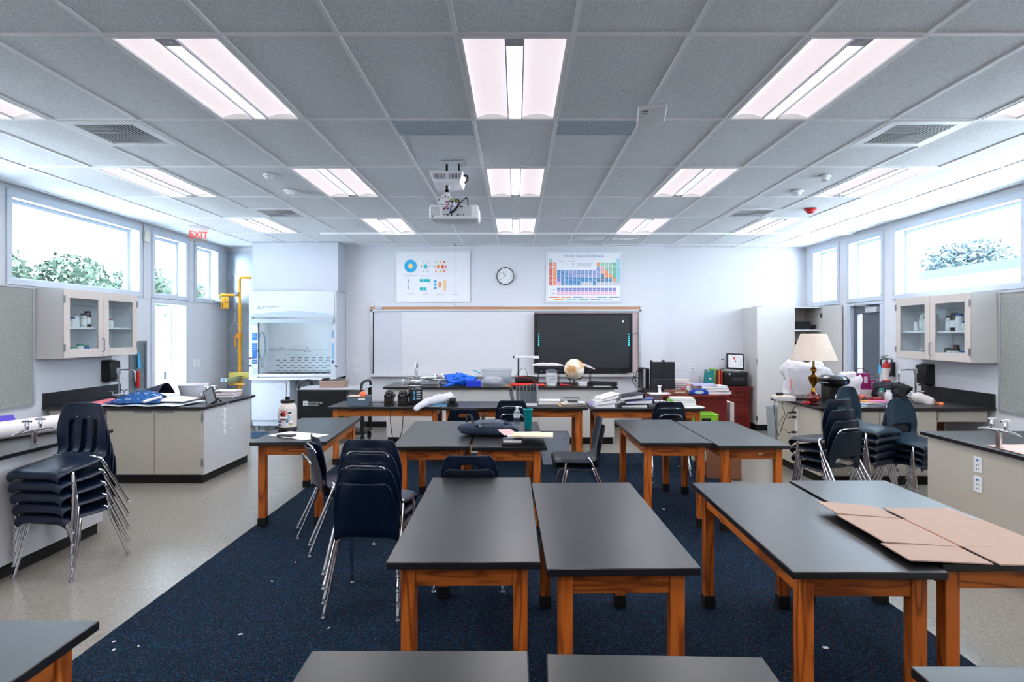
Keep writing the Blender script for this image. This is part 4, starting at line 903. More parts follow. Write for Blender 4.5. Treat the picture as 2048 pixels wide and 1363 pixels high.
# bonding poster
t = poster('chemistry_poster', 'white chemistry poster with a blue ring and coloured dots, left of the clock', 793, 940, 502, 604)
m = MB(); m.grid(lambda u, v: (X(793+147*u, D), D-.002-.012*(sin(u*3.1*3)**2)*.4-(.03*max(0, u-.9)*max(0, v-.85)*60), Z(603.5-100.5*v-(4*max(0, u-.93)*8*max(0, v-.9)*8), D)), 24, 12); part(t, 'sheet', m, C('#eeeef2', .4))
YO = .012
def ell(m, px, py, rx, ry, off=YO): m.disc(q(px, py, off), ry*D/F, (1, 0, 0), (0, 0, 1), 20, rx=rx*D/F)
groups = [('#15aee0', [(821.3, 532, 12.3, 12.9)]), ('#f6cf8c', [(821.3, 532, 4.7, 4.9)]), ('#12bcc6', [(851.5, 532.5, 3.2, 4.6)]),
 ('#f59a4a', [(876.6, 533.2, 2.6, 4.3), (872, 542, 1.5, 2.1)]), ('#ee5a50', [(885.4, 533.2, 2.6, 4.3), (892, 533.4, 1.4, 2.4), (888.3, 524.3, 1.6, 2.4), (888.3, 542, 1.5, 2.3)]),
 ('#f5cf55', [(881, 524.2, 1.4, 2.5), (880.6, 542, 1.4, 2.3)]), ('#c9a38a', [(872, 524.4, 1.4, 2.2), (870, 533.3, 1.3, 2.0)]),
 ('#c7cdae', [(847.8, 523.2, 1.5, 1.7), (856.3, 523, 1.5, 1.7), (843, 532.6, 1.6, 2.3), (860.5, 532.6, 1.3, 2.2), (846.3, 542.3, 1.6, 1.9), (855.4, 542.2, 1.6, 1.9)])]
m = MB(); mats = []
for k_, (hx, es) in enumerate(groups):
    mats.append(C(hx, .4)); m.mi = k_
    for e in es: ell(m, *e, off=YO+(.001 if k_ == 1 else 0))
part(t, 'diagram_discs', m, mats, smooth=False)
m = MB(); mats = []
for k_, (hx, rs) in enumerate([('#10b9bd', [(839.8, 845.5, 557.8, 563.8), (847.3, 861, 557.8, 563.8), (839.8, 845.5, 574.5, 580.4), (847.3, 853, 574.5, 580.4)]), ('#2f9fd8', [(868, 873, 560.2, 565), (868, 873, 567, 571.3), (868, 873, 573.5, 578)]), ('#f39a5a', [(877.4, 882.4, 563.8, 574.8)]), ('#f7cd94', [(887, 891.6, 558.5, 582)]), ('#2f7fb2', [(816, 817.2, 558, 566), (816, 817.2, 571, 579)]), ('#b3b6c8', [(808, 834, 550, 550.7), (839, 864, 551, 551.7), (869, 893, 551.2, 551.9), (904, 916, 551.4, 552), (814, 828, 587, 587.8), (846, 856, 587, 587.8), (873, 888, 588, 588.7), (902, 918, 588, 588.7)]), ('#d3d5e0', [(899+7*a_, 900.5+7*a_, y_, y_+1) for a_ in range(4) for y_ in (529, 536.5, 540, 544, 567, 572)])]):
    mats.append(C(hx, .4)); m.mi = k_
    for r_ in rs: rect(m, *r_, YO)
part(t, 'diagram_blocks', m, mats, smooth=False)
# clock
cc = Vector((X(1010.5, 10.45), 10.45, Z(551.5, 10.45))); t = thing('wall_clock', 'round black rimmed wall clock between the two posters', 'clock', cc)
m = MB(); n_ = 40; r0 = .155
prof = [(r0-.012, -.005), (r0-.002, -.01), (r0, .0), (r0, .038), (r0-.012, .038)]
vs = []; fs = []
for (r_, d_) in prof:
    for k in range(n_): a = 2*pi*k/n_; vs.append((cc.x+r_*cos(a), cc.y+d_, cc.z+r_*sin(a)))
for i in range(len(prof)-1):
    for k in range(n_): fs.append((i*n_+k, i*n_+(k+1) % n_, (i+1)*n_+(k+1) % n_, (i+1)*n_+k))
m.add(vs, fs); part(t, 'rim', m, BLK)
m = MB(); m.disc(cc+Vector((0, .008, 0)), r0-.008, (1, 0, 0), (0, 0, 1), 40); part(t, 'dial', m, C('#e9ebee', .5))
m = MB()
for k in range(12): a = pi/2-2*pi*(k+1)/12; m.text(str(k+1), cc+Vector((cos(a)*.115, .006, sin(a)*.115)), .033)
for k in range(60): a = 2*pi*k/60; m.cbox(cc+Vector((cos(a)*.139, .006, sin(a)*.139)), (.006, .001, .0016 if k % 5 else .003), ry=-a)
part(t, 'numerals', m, DGREY, smooth=False)
def hand(name, ang, L, w, mat):
    a = R(90-ang); m = MB(); m.cbox(cc+Vector((cos(a)*L*.42, -.0+.003, sin(a)*L*.42)), (L*1.16, .002, w), ry=-a); part(t, name, m, mat)
hand('hour_hand', 322, .075, .006, BLK); hand('minute_hand', 233, .11, .0045, BLK); hand('second_hand', 15, .10, .002, REDP)
# outlets on the back walls
def plate(px0, px1, py0, py1, D, label, slots=1, group=None):
    m = MB(); m.box(X(px0, D), X(px1, D), D-.008, D, Z(py1, D), Z(py0, D)); o = single('wall_plate', m, WHITE, label, 'outlet', bevel=.002, group=group)
    cx, cz = X((px0+px1)/2, D), Z((py0+py1)/2, D); m = MB()
    for k in range(slots):
        dx = (k-(slots-1)/2)*.05; [m.cbox((cx+dx, D-.0085, cz+dz), (.012, .002, .018)) for dz in (-.022, .022)]
    part(o, 'socket', m, GREY)
plate(704.5, 715.5, 716.5, 731, 10.488, 'upper white wall plate left of the whiteboard', group='wall plates left of the whiteboard')
plate(705.5, 715.5, 735.5, 749, 10.488, 'lower white wall plate left of the whiteboard', group='wall plates left of the whiteboard')
plate(1349.5, 1359, 726, 741, 10.688, 'small wall outlet just right of the computer monitor', 1)
plate(1376, 1390, 727, 741.5, 10.688, 'double wall outlet above the desk papers', 2)
cable([P(1385, 735, 10.66), P(1384, 748, 10.66), P(1382, 758, 10.62), P(1384, 766, 10.6)], .004, LGREY, 'grey cord hanging from the double wall outlet', 'cord')
m = MB(); D = 10.66; m.box(X(1440, D), X(1449, D), D, D+.028, Z(737, D), Z(712, D)); o = single('thermostat', m, WHITE, 'white thermostat on the back wall left of the square timer clock', 'thermostat', bevel=.004); m = MB(); m.box(X(1442.5, D), X(1447, D), D-.002, D, Z(719, D), Z(716.5, D)); part(o, 'display', m, DGREY)

# projector
t = thing('ceiling_projector', 'white projector with loose cables on a ceiling pole', 'projector', (-.634, 5.35, 2.70))
m = MB(); m.cbox((-.634, 5.35, 3.10), (.045, .045, .27)); part(t, 'pole', m, WMET, bevel=.004)
m = MB(); m.box(-.642, -.624, 5.322, 5.3265, 2.99, 3.225); part(t, 'pole_slot', m, BLK)
m = MB(); m.box(-.70, -.57, 5.27, 5.43, 3.222, 3.236); part(t, 'ceiling_plate', m, WMET)
# vented control box: wide top, narrower bottom
m = MB(); x0, x1 = -.775, -.475; y0, y1 = 5.19, 5.52
m.add([(x0, y0, 3.125), (x1, y0, 3.125), (x1, y1, 3.125), (x0, y1, 3.125), (x0+.035, y0+.035, 3.03), (x1-.035, y0+.035, 3.03), (x1-.02, y1, 3.03), (x0+.02, y1, 3.03)], [(0, 1, 2, 3), (4, 5, 6, 7), (0, 1, 5, 4), (1, 2, 6, 5), (2, 3, 7, 6), (3, 0, 4, 7)])
bx = part(t, 'cable_box', m, WMET, bevel=.004)
m = MB()
for k in range(8):
    for xx in (-.745, -.61): m.cbox((xx+k*.0135+.012, 5.2055, 3.083), (.005, .004, .045), rx=R(20))
part(bx, 'vent_slot', m, DGREY)
m = MB(); m.box(-.71, -.56, 5.25, 5.42, 2.845, 2.862); m.prism([(-.70, 5.26, 2.862), (-.57, 5.26, 2.862), (-.60, 5.26, 2.93), (-.67, 5.26, 2.93)], (0, .13, 0)); m.cbox((-.634, 5.35, 2.96), (.045, .045, .07)); mo = part(t, 'mount_bracket', m, WMET, bevel=.003)
m = MB(); [m.cyl((-.69+.028*k, 5.258, 2.885+.03*sin(pi*k/4)), (-.69+.028*k, 5.25, 2.885+.03*sin(pi*k/4)), .005, n=8) for k in range(5)]; part(mo, 'bolt', m, BLK)
m = MB(); m.box(-.776, -.337, 5.2, 5.47, 2.70, 2.83); bd_ = part(t, 'body', m, pbr('projector_white', '#e2e4e8', .4, var=.02), bevel=.02)
m = MB(); m.box(-.66, -.40, 5.196, 5.202, 2.725, 2.815); m.box(-.76, -.68, 5.197, 5.202, 2.73, 2.81); part(bd_, 'port_panel', m, LGREY)
m = MB()
for (xx, zz, w_) in ((-.635, .74, .012), (-.61, .738, .02), (-.575, .735, .014), (-.52, .735, .013), (-.50, .735, .008), (-.47, .735, .006), (-.64, .79, .016), (-.61, .793, .02), (-.58, .755, .03), (-.49, .81, .03), (-.745, .725, .012)): m.box(xx-w_/2, xx+w_/2, 5.192, 5.198, 2+zz-.005, 2+zz+.007)
part(bd_, 'port', m, BLK)
m = MB(); m.lathe((-.66, 5.10, 2.765), [(.0, 0)]*2, 4); 
cbl = [([(-.65, 5.30, 2.86), (-.62, 5.22, 2.86), (-.60, 5.17, 2.83), (-.64, 5.19, 2.79)], .004, REDP, 'red'), ([(-.66, 5.3, 2.86), (-.60, 5.2, 2.86), (-.56, 5.17, 2.83), (-.58, 5.17, 2.79), (-.585, 5.19, 2.76)], .0045, C('#2450a0'), 'blue'),
 ([(-.60, 5.3, 2.865), (-.53, 5.18, 2.87), (-.50, 5.16, 2.84), (-.53, 5.16, 2.79), (-.58, 5.19, 2.755)], .009, BLK, 'thick black'), ([(-.55, 5.25, 2.86), (-.50, 5.17, 2.84), (-.47, 5.17, 2.86), (-.44, 5.17, 2.885), (-.43, 5.18, 2.85), (-.43, 5.2, 2.81)], .005, BLK, 'thin black'),
 ([(-.62, 5.3, 2.87), (-.58, 5.22, 2.88), (-.54, 5.2, 2.86), (-.51, 5.19, 2.85)], .007, C('#9fb04a'), 'green')]
for pts, r_, mt, nm in cbl: part(t, 'cable', MB().tube(crom(pts, 5), r_, 6), mt, label=nm+' projector cable')
part(t, 'power_cable', MB().tube(crom([(-.52, 5.3, 3.22), (-.52, 5.31, 3.17), (-.50, 5.33, 3.12), (-.455, 5.33, 3.12), (-.445, 5.33, 3.09), (-.47, 5.33, 3.05)], 5), .008, 8), BLK)
m = MB(); m.box(-.565, -.475, 5.26, 5.36, 3.228, 3.236); single('ceiling_plate', m, WHITE, 'small white cable plate on the ceiling beside the projector pole', 'plate')
# wifi access point hanging from the tee
t = thing('wifi_access_point', 'tilted white square device under the ceiling, right of the centre lights', 'access point', (.93, 3.98, 3.15))
Mx = Matrix.Translation((.915, 3.98, 3.17)) @ Matrix.Rotation(R(-8), 4, 'Z') @ Matrix.Rotation(R(-22), 4, 'X') @ Matrix.Rotation(R(-8), 4, 'Y')
m = MB(); m.M = Mx
m.prism([(-.095, -.095, -.02), (.095, -.095, -.02), (.095, .06, -.02), (.06, .095, -.02), (-.095, .095, -.02)], (0, 0, .034)); part(t, 'housing', m, WMET, bevel=.008)
m = MB(); m.M = Mx; m.cbox((-.05, -.07, -.0215), (.045, .012, .002)); m.cbox((-.05, -.05, -.0215), (.03, .006, .002)); part(t, 'markings', m, GREY)
m = MB(); m.tube([(.90, 4.0, 3.18), (.904, 4.02, 3.236)], .012); part(t, 'bracket', m, STEELD)
def on(px, py, z):
    D = (CAMH-z)*F/(py-VY); return Vector((X(px, D), D, z))
# ------------------------------------------------------------------ fume hood
D = 9.95; t = thing('fume_hood', 'white fume hood with a clear sash and grey curved visor at back left', 'fume hood', (-3.83, D, 0))
xl, xr = X(499, D), X(673, D); HW = pbr('hood_white', '#c6cbd4', .4, var=.015); HG = pbr('hood_grey_blue', '#a7b7c4', .4, var=.03); HI = pbr('hood_liner', '#d7dbe2', .5, var=.02)
m = MB(); m.box(xl+.01, -3.05, 10.03, YF-.01, Z(581, 10.0), CZ-.002); part(t, 'ceiling_enclosure', m, pbr('hood_enclosure', '#babfc9', .45, var=.01), bevel=.002)
zt, zv, zo, zs, zc = Z(581, D), Z(645, D), Z(748, D), Z(758, D), Z(760, D)
m = MB(); m.box(xl-.01, xl+.04, D, 10.6, .9, zt); part(t, 'side_post', m, HW, bevel=.003)
m = MB(); m.box(xr-.035, xr, D, YF-.01, 0, zt); part(t, 'side_post', m, HW, bevel=.003)
# front face with arch bottom
n_ = 16; a, b_ = xl+.04, xr-.035; pts = [(a, D-.012, zt-.005), (b_, D-.012, zt-.005)]
za, zm = Z(629.5, D), Z(621.5, D)
for k in range(n_+1):
    u = k/n_; pts.append((b_+(a-b_)*u, D-.012, za+(zm-za)*sin(pi*u)))
m = MB(); m.prism(pts, (0, .04, 0)); part(t, 'front_panel', m, HW)
m = MB(); m.grid(lambda u, v: (a+(b_-a)*u, D-.012-.058*v, (za+(zm-za)*sin(pi*u))*(1-v)+Z(634, D)*v), 16, 4); m.box(a, b_, D-.07, D+.03, zv, Z(637, D)); part(t, 'visor', m, HG)
m = MB()
m.tube(crom([P(514, 617, D-.02), P(519, 613, D-.02), P(516, 618, D-.02)], 3), .003, 5); m.tube(crom([P(516, 611.5, D-.02), P(522, 618, D-.02)], 3), .003, 5); m.tube(crom([P(524, 617, D-.02), P(527, 612.5, D-.02), P(532, 612.5, D-.02), P(545, 614, D-.02), P(562, 611.5, D-.02)], 4), [.0045]*5+[.003]*11+[.001], 5)
part(t, 'brand_flourish', m, C('#5f7690'))
m = MB(); [m.cbox(P(px_, 625.5, D-.07), (.03, .003, .012)) for px_ in (636, 641, 646)]; part(t, 'indicator_light', m, C('#9fdcec'))
# interior
yi = 10.60; m = MB(); m.box(xl+.04, xr-.035, yi, yi+.02, zo, zv+.3); m.box(xl+.04, xl+.055, 10.06, yi, zo, zv+.3); m.box(xr-.05, xr-.035, 10.06, yi, zo, zv+.3); m.box(xl+.04, xr-.035, 10.0, yi, zv+.28, zv+.3); part(t, 'liner', m, HI)
m = MB()
for j in range(8):
    for k in range(8 if j > 1 else 6):
        px_ = 556+k*14.2+(7 if j % 2 else 0)-(0 if j > 1 else -22); 
        if px_ > 658: continue
        m.cbox(P(px_, 709.5+j*5.1, yi-.004), (.072, .004, .009))
for (px_, py_) in ((564, 695), (615, 695), (610, 702), (619, 702)): m.cbox(P(px_, py_, yi-.004), (.04, .006, .012))
part(t, 'baffle_slot', m, DGREY)
m = MB(); m.box(xl+.06, xr-.05, yi-.006, yi-.001, Z(699.5, yi), Z(698.8, yi)); part(t, 'baffle_seam', m, LGREY)
c_ = P(535, 690, 10.3); m = MB(); ring = [(xl+.062+.0, 10.3+cos(2*pi*k/24)*.14, c_.z+sin(2*pi*k/24)*.235) for k in range(25)]; m.tube(ring, .014, 8); part(t, 'side_window_ring', m, HG)
m = MB(); m.box(xl+.056, xl+.07, 10.25, 10.35, Z(735, 10.3), Z(718, 10.3)); part(t, 'service_valve', m, LGREY, bevel=.004)
m = MB(); m.box(X(516.5, D)-.006, X(516.5, D)+.006, D+.01, D+.03, zo, zv); part(t, 'sash_track', m, DGREY)
m = MB(); m.cyl(P(517, 699, D-.01), P(517, 703, D-.01), .014, n=10); part(t, 'sash_pull', m, BLK)
m = MB(); m.box(X(517, D), X(662, D), D+.03, D+.036, zo+.02, zv); part(t, 'sash_glass', m, CGLASS)
m = MB(); m.box(-4.2, -3.4, 10.1, 10.2, zv+.22, zv+.25); part(t, 'interior_lamp', m, LENS)
ld = bpy.data.lights.new('hood_lamp', 'AREA'); ld.shape = 'RECTANGLE'; ld.size = .9; ld.size_y = .12; ld.energy = 3.5; lo = bpy.data.objects.new('hood_lamp', ld); COL.objects.link(lo); lo.location = (-3.8, 10.15, zv+.215)
m = MB(); m.box(xl+.04, X(515.5, D), D, D+.05, .9, zv); m.box(X(662, D), xr-.035, D, D+.05, .9, zv); part(t, 'side_pilaster', m, pbr('hood_pilaster', '#c9d1dc', .45, var=.02))
m = MB(); m.box(X(517, D), X(662, D), D-.02, D+.08, zo-.04, zo+.0); part(t, 'airfoil', m, WMET, bevel=.008)
m = MB(); m.box(xl, xr, D-.03, 10.6, zs-.012, zs+.025); part(t, 'work_surface', m, WMET, bevel=.004)
for (p0, p1, q0, q1, hx) in ((504.5, 514.3, 665, 680.5, '#1e6fb5'), (504.5, 514.3, 685.5, 716.5, '#1a64ab'), (504.5, 514.3, 719, 727, '#20559a'), (505, 514, 735, 749, '#a9b6c4'), (663.3, 668.5, 659.5, 675, '#7fa6cc'), (663.8, 667.5, 686, 717, '#7fb6dc'), (663.5, 667.5, 720, 726.5, '#1f4f86')):
    m = MB(); m.box(X(p0, D), X(p1, D), D-.004, D-.001, Z(q1, D), Z(q0, D)); part(t, 'warning_sticker', m, C(hx))
m = MB()
for (p0, p1, yy) in ((506, 512, 672), (506, 513, 690), (506, 513, 694), (506, 512, 698), (506, 513, 722.5), (507, 511, 669)): m.box(X(p0, D), X(p1, D), D-.0055, D-.0042, Z(yy+.6, D), Z(yy, D))
part(t, 'sticker_text', m, C('#bcd6ee'))
for (px_, py_) in ((500, 716), (500, 731)): m = MB(); m.cyl(P(px_, py_, D-.002), P(px_, py_, D-.05), .016, n=10); part(t, 'valve_knob', m, C('#8f4a5a') if py_ < 720 else DGREY)
m = MB(); m.cyl(P(671, 732, D-.0), P(673, 732.5, D-.05), .014, n=10); part(t, 'valve_knob', m, DGREY)
# base
m = MB(); m.box(X(501, D), X(571, D), 10.0, 10.6, .185, zs-.014); b2 = part(t, 'base_cabinet', m, HW, bevel=.003)
m = MB(); m.box(X(501.5, D), X(570.5, D), 9.98, 9.999, .20, zs-.06); dd = part(b2, 'door', m, HW, bevel=.003)
m = MB(); m.box(X(553, D), X(562.5, D), 9.972, 9.981, Z(777.5, D), Z(775, D)); part(dd, 'door_label', m, LGREY)
m = MB(); m.box(X(502, D), X(570, D), 10.02, 10.55, .10, .184); part(t, 'base_plinth', m, HW)
m = MB(); [m.box(x_, x_+.05, y_, y_+.05, 0, .101) for x_ in (X(504, D), X(564, D)) for y_ in (10.08, 10.45)]; part(t, 'foot', m, GREY)
m = MB(); m.box(X(571.5, D), X(577.5, D), 9.99, 10.5, 0, zs-.014); part(t, 'base_post', m, HW, bevel=.002)
m = MB(); m.box(X(578, D), xr, 10.35, 10.37, 0, zs-.014); part(t, 'knee_space_panel', m, HG)

# ------------------------------------------------------------------ safety shower
D = 10.33; px0 = 479.5; t = thing('safety_shower', 'yellow emergency shower pipe with eyewash bowl in the back left corner', 'emergency shower', (X(px0, D), D, 0))
xp = X(px0, D)
m = MB(); m.tube([(xp, D, .01), (xp, D, 1.6), (xp, D, 2.2)], .032, 12); m.tube([(xp, D, 2.2), (xp, D, 2.62), (xp+.02, D, 2.655), (xp+.06, D, 2.66), (xp+.2, D, 2.65)], .022, 12); part(t, 'pipe', m, YELP)
m = MB(); m.lathe((xp, D, 0), [(.11, 0), (.11, .012), (.04, .02)], 20); part(t, 'floor_flange', m, YELP)
m = MB(); m.tube([(xp, D, Z(590, D)), (xp-.14, D-.02, Z(590, D)), (xp-.30, D-.04, Z(589, D)), (xp-.33, D-.05, Z(589, D)-.04)], .024, 12); part(t, 'arm', m, YELP)
m = MB(); m.lathe((xp-.33, D-.05, Z(604, D)), [(.09, 0), (.085, .02), (.03, .06), (.03, .09)], 18); part(t, 'shower_head', m, LGREY)
m = MB(); m.cbox((xp-.04, D-.02, Z(587, D)), (.06, .07, .06)); m.tube([(xp-.04, D-.02, Z(590, D)), (xp-.06, D-.04, Z(582, D))], .012, 8); part(t, 'valve', m, STEELD, bevel=.006)
m = MB(); m.box(X(443, D-.1), X(458.5, D-.1), D-.125, D-.115, Z(617, D-.1), Z(593, D-.1)); sg = part(t, 'sign_plate', m, YELP, bevel=.002)
m = MB(); m.box(X(445.5, D-.1), X(447, D-.1), D-.127, D-.125, Z(614, D-.1), Z(605, D-.1)); m.tube([P(450, 602, D-.23+.1), P(450, 604.5, D-.13), P(456, 604.5, D-.13), P(456, 602, D-.13)], .004, 6); m.box(X(450, D-.1), X(451, D-.1), D-.127, D-.125, Z(598, D-.1), Z(596.5, D-.1)); part(sg, 'sign_mark', m, BLK)
m = MB(); m.tube([(xp-.06, D-.05, Z(590, D)), (xp-.06, D-.05, Z(640, D))], .004, 6); a = Vector((xp-.06, D-.05, Z(640, D))); m.tube([a, a+Vector((-.11, 0, -.19)), a+Vector((.11, 0, -.19)), a], .004, 6); part(t, 'pull_handle', m, LGREY)
m = MB(); m.cbox((xp, D-.02, Z(671, D)), (.09, .09, .08)); m.cbox((xp-.055, D-.06, Z(682, D)), (.03, .02, .2)); part(t, 'tester_handle', m, C('#e09a28'), bevel=.005)
c_ = Vector((X(463, D-.25), D-.22, Z(767, D-.25)))
m = MB(); m.M = Matrix.Translation(c_) @ Matrix.Rotation(R(-12), 4, 'Y'); m.lathe((0, 0, 0), [(.03, -.0), (.12, .03), (.18, .10), (.17, .10), (.11, .045), (.02, .015)], 24); part(t, 'eyewash_bowl', m, pbr('eyewash_bowl_plastic', '#aab58f', .35))
m = MB(); m.cyl((xp, D, Z(768, D)), (c_.x, c_.y, c_.z), .022, n=10); m.cbox((c_.x+.06, c_.y+.05, c_.z-.01), (.26, .03, .03)); part(t, 'eyewash_arm', m, YELP)
m = MB(); m.cbox((c_.x+.05, c_.y+.16, c_.z+.13), (.30, .012, .11)); m.cyl((c_.x-.09, c_.y+.15, c_.z+.13), (c_.x-.09, c_.y+.17, c_.z+.13), .055, n=18); m.cyl((c_.x+.2, c_.y+.15, c_.z+.13), (c_.x+.2, c_.y+.17, c_.z+.13), .055, n=18); sg = part(t, 'eyewash_sign', m, C('#e9dd7a'))
m = MB(); m.M = Matrix.Translation(c_+Vector((-.06, -.17, .075))) @ Matrix.Rotation(R(-30), 4, 'X'); m.cbox((0, 0, 0), (.10, .003, .06)); part(t, 'eyewash_label', m, C('#dfe9ee')); m = MB(); m.M = Matrix.Translation(c_+Vector((-.06, -.172, .075))) @ Matrix.Rotation(R(-30), 4, 'X'); m.cbox((0, -.002, 0), (.05, .003, .035)); part(t, 'eyewash_picture', m, C('#2f7fd0'))

# ------------------------------------------------------------------ teacher bench
BZ = .8755
tb = thing('demonstration_bench', 'long pale teacher bench with black top in front of the whiteboard', 'bench', (-.24, 9.2, 0))
m = MB(); m.box(-2.005, 1.527, 8.8, 9.63, BZ-.03, BZ); part(tb, 'bench_top', m, EPOXY, bevel=.004)
m = MB(); m.box(-1.965, 1.475, 8.86, 9.55, .11, BZ-.031); part(tb, 'body', m, pbr('bench_laminate', '#cfccca', .5, var=.02), bevel=.002)
m = MB(); m.box(-1.955, 1.46, 8.91, 9.5, 0, .11); part(tb, 'toe_kick', m, BLKM)
m = MB(); [m.box(x_-.002, x_+.002, 8.857, 8.861, .11, BZ-.032) for x_ in (-.82, .33)]; part(tb, 'panel_joint', m, GREY)
m = MB(); m.box(1.47, 1.485, 8.75, 8.86, .60, .70); single('outlet_box', m, BLK, 'small black outlet box low at the right end of the teacher bench', 'outlet', bevel=.003)
faucet(None, (X(833.5, 9.25), 9.25, BZ), .30, .14, 'chrome faucet with cross handles on the teacher bench', ang=R(-90))
m = MB(); m.box(X(817, 9.3), X(866, 9.3), 9.12, 9.42, BZ+.0005, BZ+.004); single('bench_sink', m, BLKM, 'black sink opening behind the bench faucet', 'sink')
m = MB(); m.lathe((X(806, 9.1), 9.1, BZ), [(.022, 0), (.022, .03), (.018, .06), (.026, .07), (.022, .09), (.008, .1)], 14); single('sink_valve', m, CHROME, 'short chrome valve standing left of the bench faucet', 'valve')
book('laptop', (X(863, 9.3)+.05, 9.32, BZ+.006), (.42, .28, .055), C('#a9adb3', .4), 'thick grey laptop or case lying on the bench left of the blue bag', 'laptop', pages=True, pm=C('#8f949a'))
book('laptop', (X(873, 9.3)+.03, 9.33, BZ+.062), (.38, .26, .03), BLK, 'black laptop resting on the grey case on the bench', 'laptop', pm=DGREY)
book('folder', (X(855, 9.3), 9.36, BZ+.093), (.22, .2, .02), C('#dfe2e6'), 'white folder at the top of the bench laptop pile', 'folder')
turret((X(879, 9.0), 9.0, BZ), R(0), 'chrome gas tap on the bench before the laptops', hh=.15)
crumple('bag', (X(920, 9.05), 9.08, BZ+.004), (.46, .30, .17), pbr('blue_nylon', '#0860d6', .45, var=.2), 'crumpled bright blue bag on the teacher bench', 'bag', seed=5, amp=.5, box=.8)
m = MB(); m.tube(crom([(X(905, 8.9), 8.95, BZ+.04), (X(895, 8.85), 8.88, BZ+.02), (X(887, 8.82), 8.82, BZ+.012)], 4), [.03, .026, .022, .02, .02, .018, .016, .014, .01], 8); single('bag_strap', m, MAT['blue_nylon'], 'blue strap of the crumpled bag at the bench edge', 'strap')
m = MB(); m.box(X(932, 8.95), X(962, 8.95), 8.86, 9.0, BZ+.001, BZ+.085); single('box', m, C('#1136c8', .5), 'solid blue box beside the crumpled blue bag', 'box', bevel=.003)
# clear tote
def tote(name, c, w, d, h, mat, label, taper=.9, lid=False, cat='bin'):
    t = thing(name, label, cat, c); x, y, z = c; tk = .004; a, b_ = w/2, d/2; A, B = w/2*taper, d/2*taper
    m = MB(); o = [(-A, -B, 0), (A, -B, 0), (A, B, 0), (-A, B, 0), (-a, -b_, h), (a, -b_, h), (a, b_, h), (-a, b_, h)]
    i = [(-A+tk, -B+tk, tk), (A-tk, -B+tk, tk), (A-tk, B-tk, tk), (-A+tk, B-tk, tk), (-a+tk, -b_+tk, h), (a-tk, -b_+tk, h), (a-tk, b_-tk, h), (-a+tk, b_-tk, h)]
    m.add([Vector(p)+Vector(c) for p in o+i], [(0, 3, 2, 1), (0, 1, 5, 4), (1, 2, 6, 5), (2, 3, 7, 6), (3, 0, 4, 7), (8, 9, 10, 11), (8, 12, 13, 9), (9, 13, 14, 10), (10, 14, 15, 11), (11, 15, 12, 8), (4, 5, 13, 12), (5, 6, 14, 13), (6, 7, 15, 14), (7, 4, 12, 15)])
    part(t, 'body', m, mat)
    m = MB(); r = .012; pts = [(-a, -b_), (a, -b_), (a, b_), (-a, b_)]
    for k in range(4): p, q_ = pts[k], pts[(k+1) % 4]; m.tube([(x+p[0], y+p[1], z+h), (x+q_[0], y+q_[1], z+h)], .007, 6)
    part(t, 'rim', m, mat)
    return t
tote('storage_tote', (X(994, 9.2), 9.2, BZ), .47, .33, .235, CLEARP, 'clear plastic tote on the bench right of the blue bag')
crumple('plastic_wrap', (X(985, 9.2), 9.2, BZ+.006), (.3, .22, .12), C('#e3e4ea', .4), 'white packing inside the clear tote', 'packing', seed=8, amp=.3)
crumple('sponge', (X(1017, 9.15)-.02, 9.14, BZ+.03), (.10, .10, .09), C('#7e93a5', .7), 'grey blue bundle in the right end of the clear tote', 'bundle', seed=9, amp=.15)
m = MB(); m.cbox((X(953, 9.3), 9.38, BZ+.19), (.14, .03, .02), ry=R(25)); single('plastic_clip', m, C('#58c6c8', .4), 'teal and green toys sticking up behind the blue bag', 'toy', loc=(X(953, 9.3), 9.38, BZ+.19))
m = MB(); m.cyl((X(1008, 8.88), 8.87, BZ+.006), (X(1028, 8.9), 8.9, BZ+.006), .005, n=6); single('pencil', m, C('#d8923a'), 'yellow pencil lying on the bench before the clear tote', 'pencil')
# document camera
t = thing('document_camera', 'document camera with black post and white arm on the bench', 'document camera', (X(1037, 9.15), 9.15, BZ))
m = MB(); m.tube([(X(1037, 9.15), 9.15, BZ+.05), (X(1037, 9.15), 9.15, Z(715, 9.15))], .013, 10); part(t, 'post', m, BLK)
m = MB(); m.box(X(1027, 9.15), X(1078, 9.15), 9.135, 9.165, Z(716, 9.15), Z(711.5, 9.15)); part(t, 'arm', m, WHITE, bevel=.006)
m = MB(); m.cyl((X(1026, 9.15), 9.15, Z(713.5, 9.15)), (X(1029, 9.15), 9.15, Z(713.5, 9.15)), .02, n=12); part(t, 'joint', m, BLK)
m = MB(); m.cbox((X(1072, 9.15), 9.15, Z(713.5, 9.15)-.01), (.09, .035, .03)); part(t, 'camera_head', m, WHITE, bevel=.006)
m = MB(); m.box(X(1032, 9.15)-.02, X(1050, 9.15), 9.05, 9.25, BZ, BZ+.05); part(t, 'base', m, BLK, bevel=.01)
po = crumple('pouch', (X(1053, 9.0), 9.0, BZ+.045), (.36, .2, .10), BLKM, 'black pouch with red seam on the bench', 'pouch', seed=3, amp=.12)
m = MB(); m.tube(crom([P(1031, 755, 8.9), P(1045, 752.5, 8.9), P(1060, 757, 8.9), P(1076, 765, 8.9)], 5), .004, 6); part(po, 'piping', m, REDP)
crumple('cloth', (X(1050, 8.9)-.05, 8.92, BZ+.001), (.36, .14, .05), C('#d8322c', .6), 'red cloth under the black pouch on the bench', 'cloth', seed=11, amp=.25)
crumple('cloth', (X(1081, 8.95), 8.95, BZ+.001), (.14, .10, .035), C('#e0452f', .6), 'small red cloth left of the broken glass bin', 'cloth', seed=12, amp=.25)
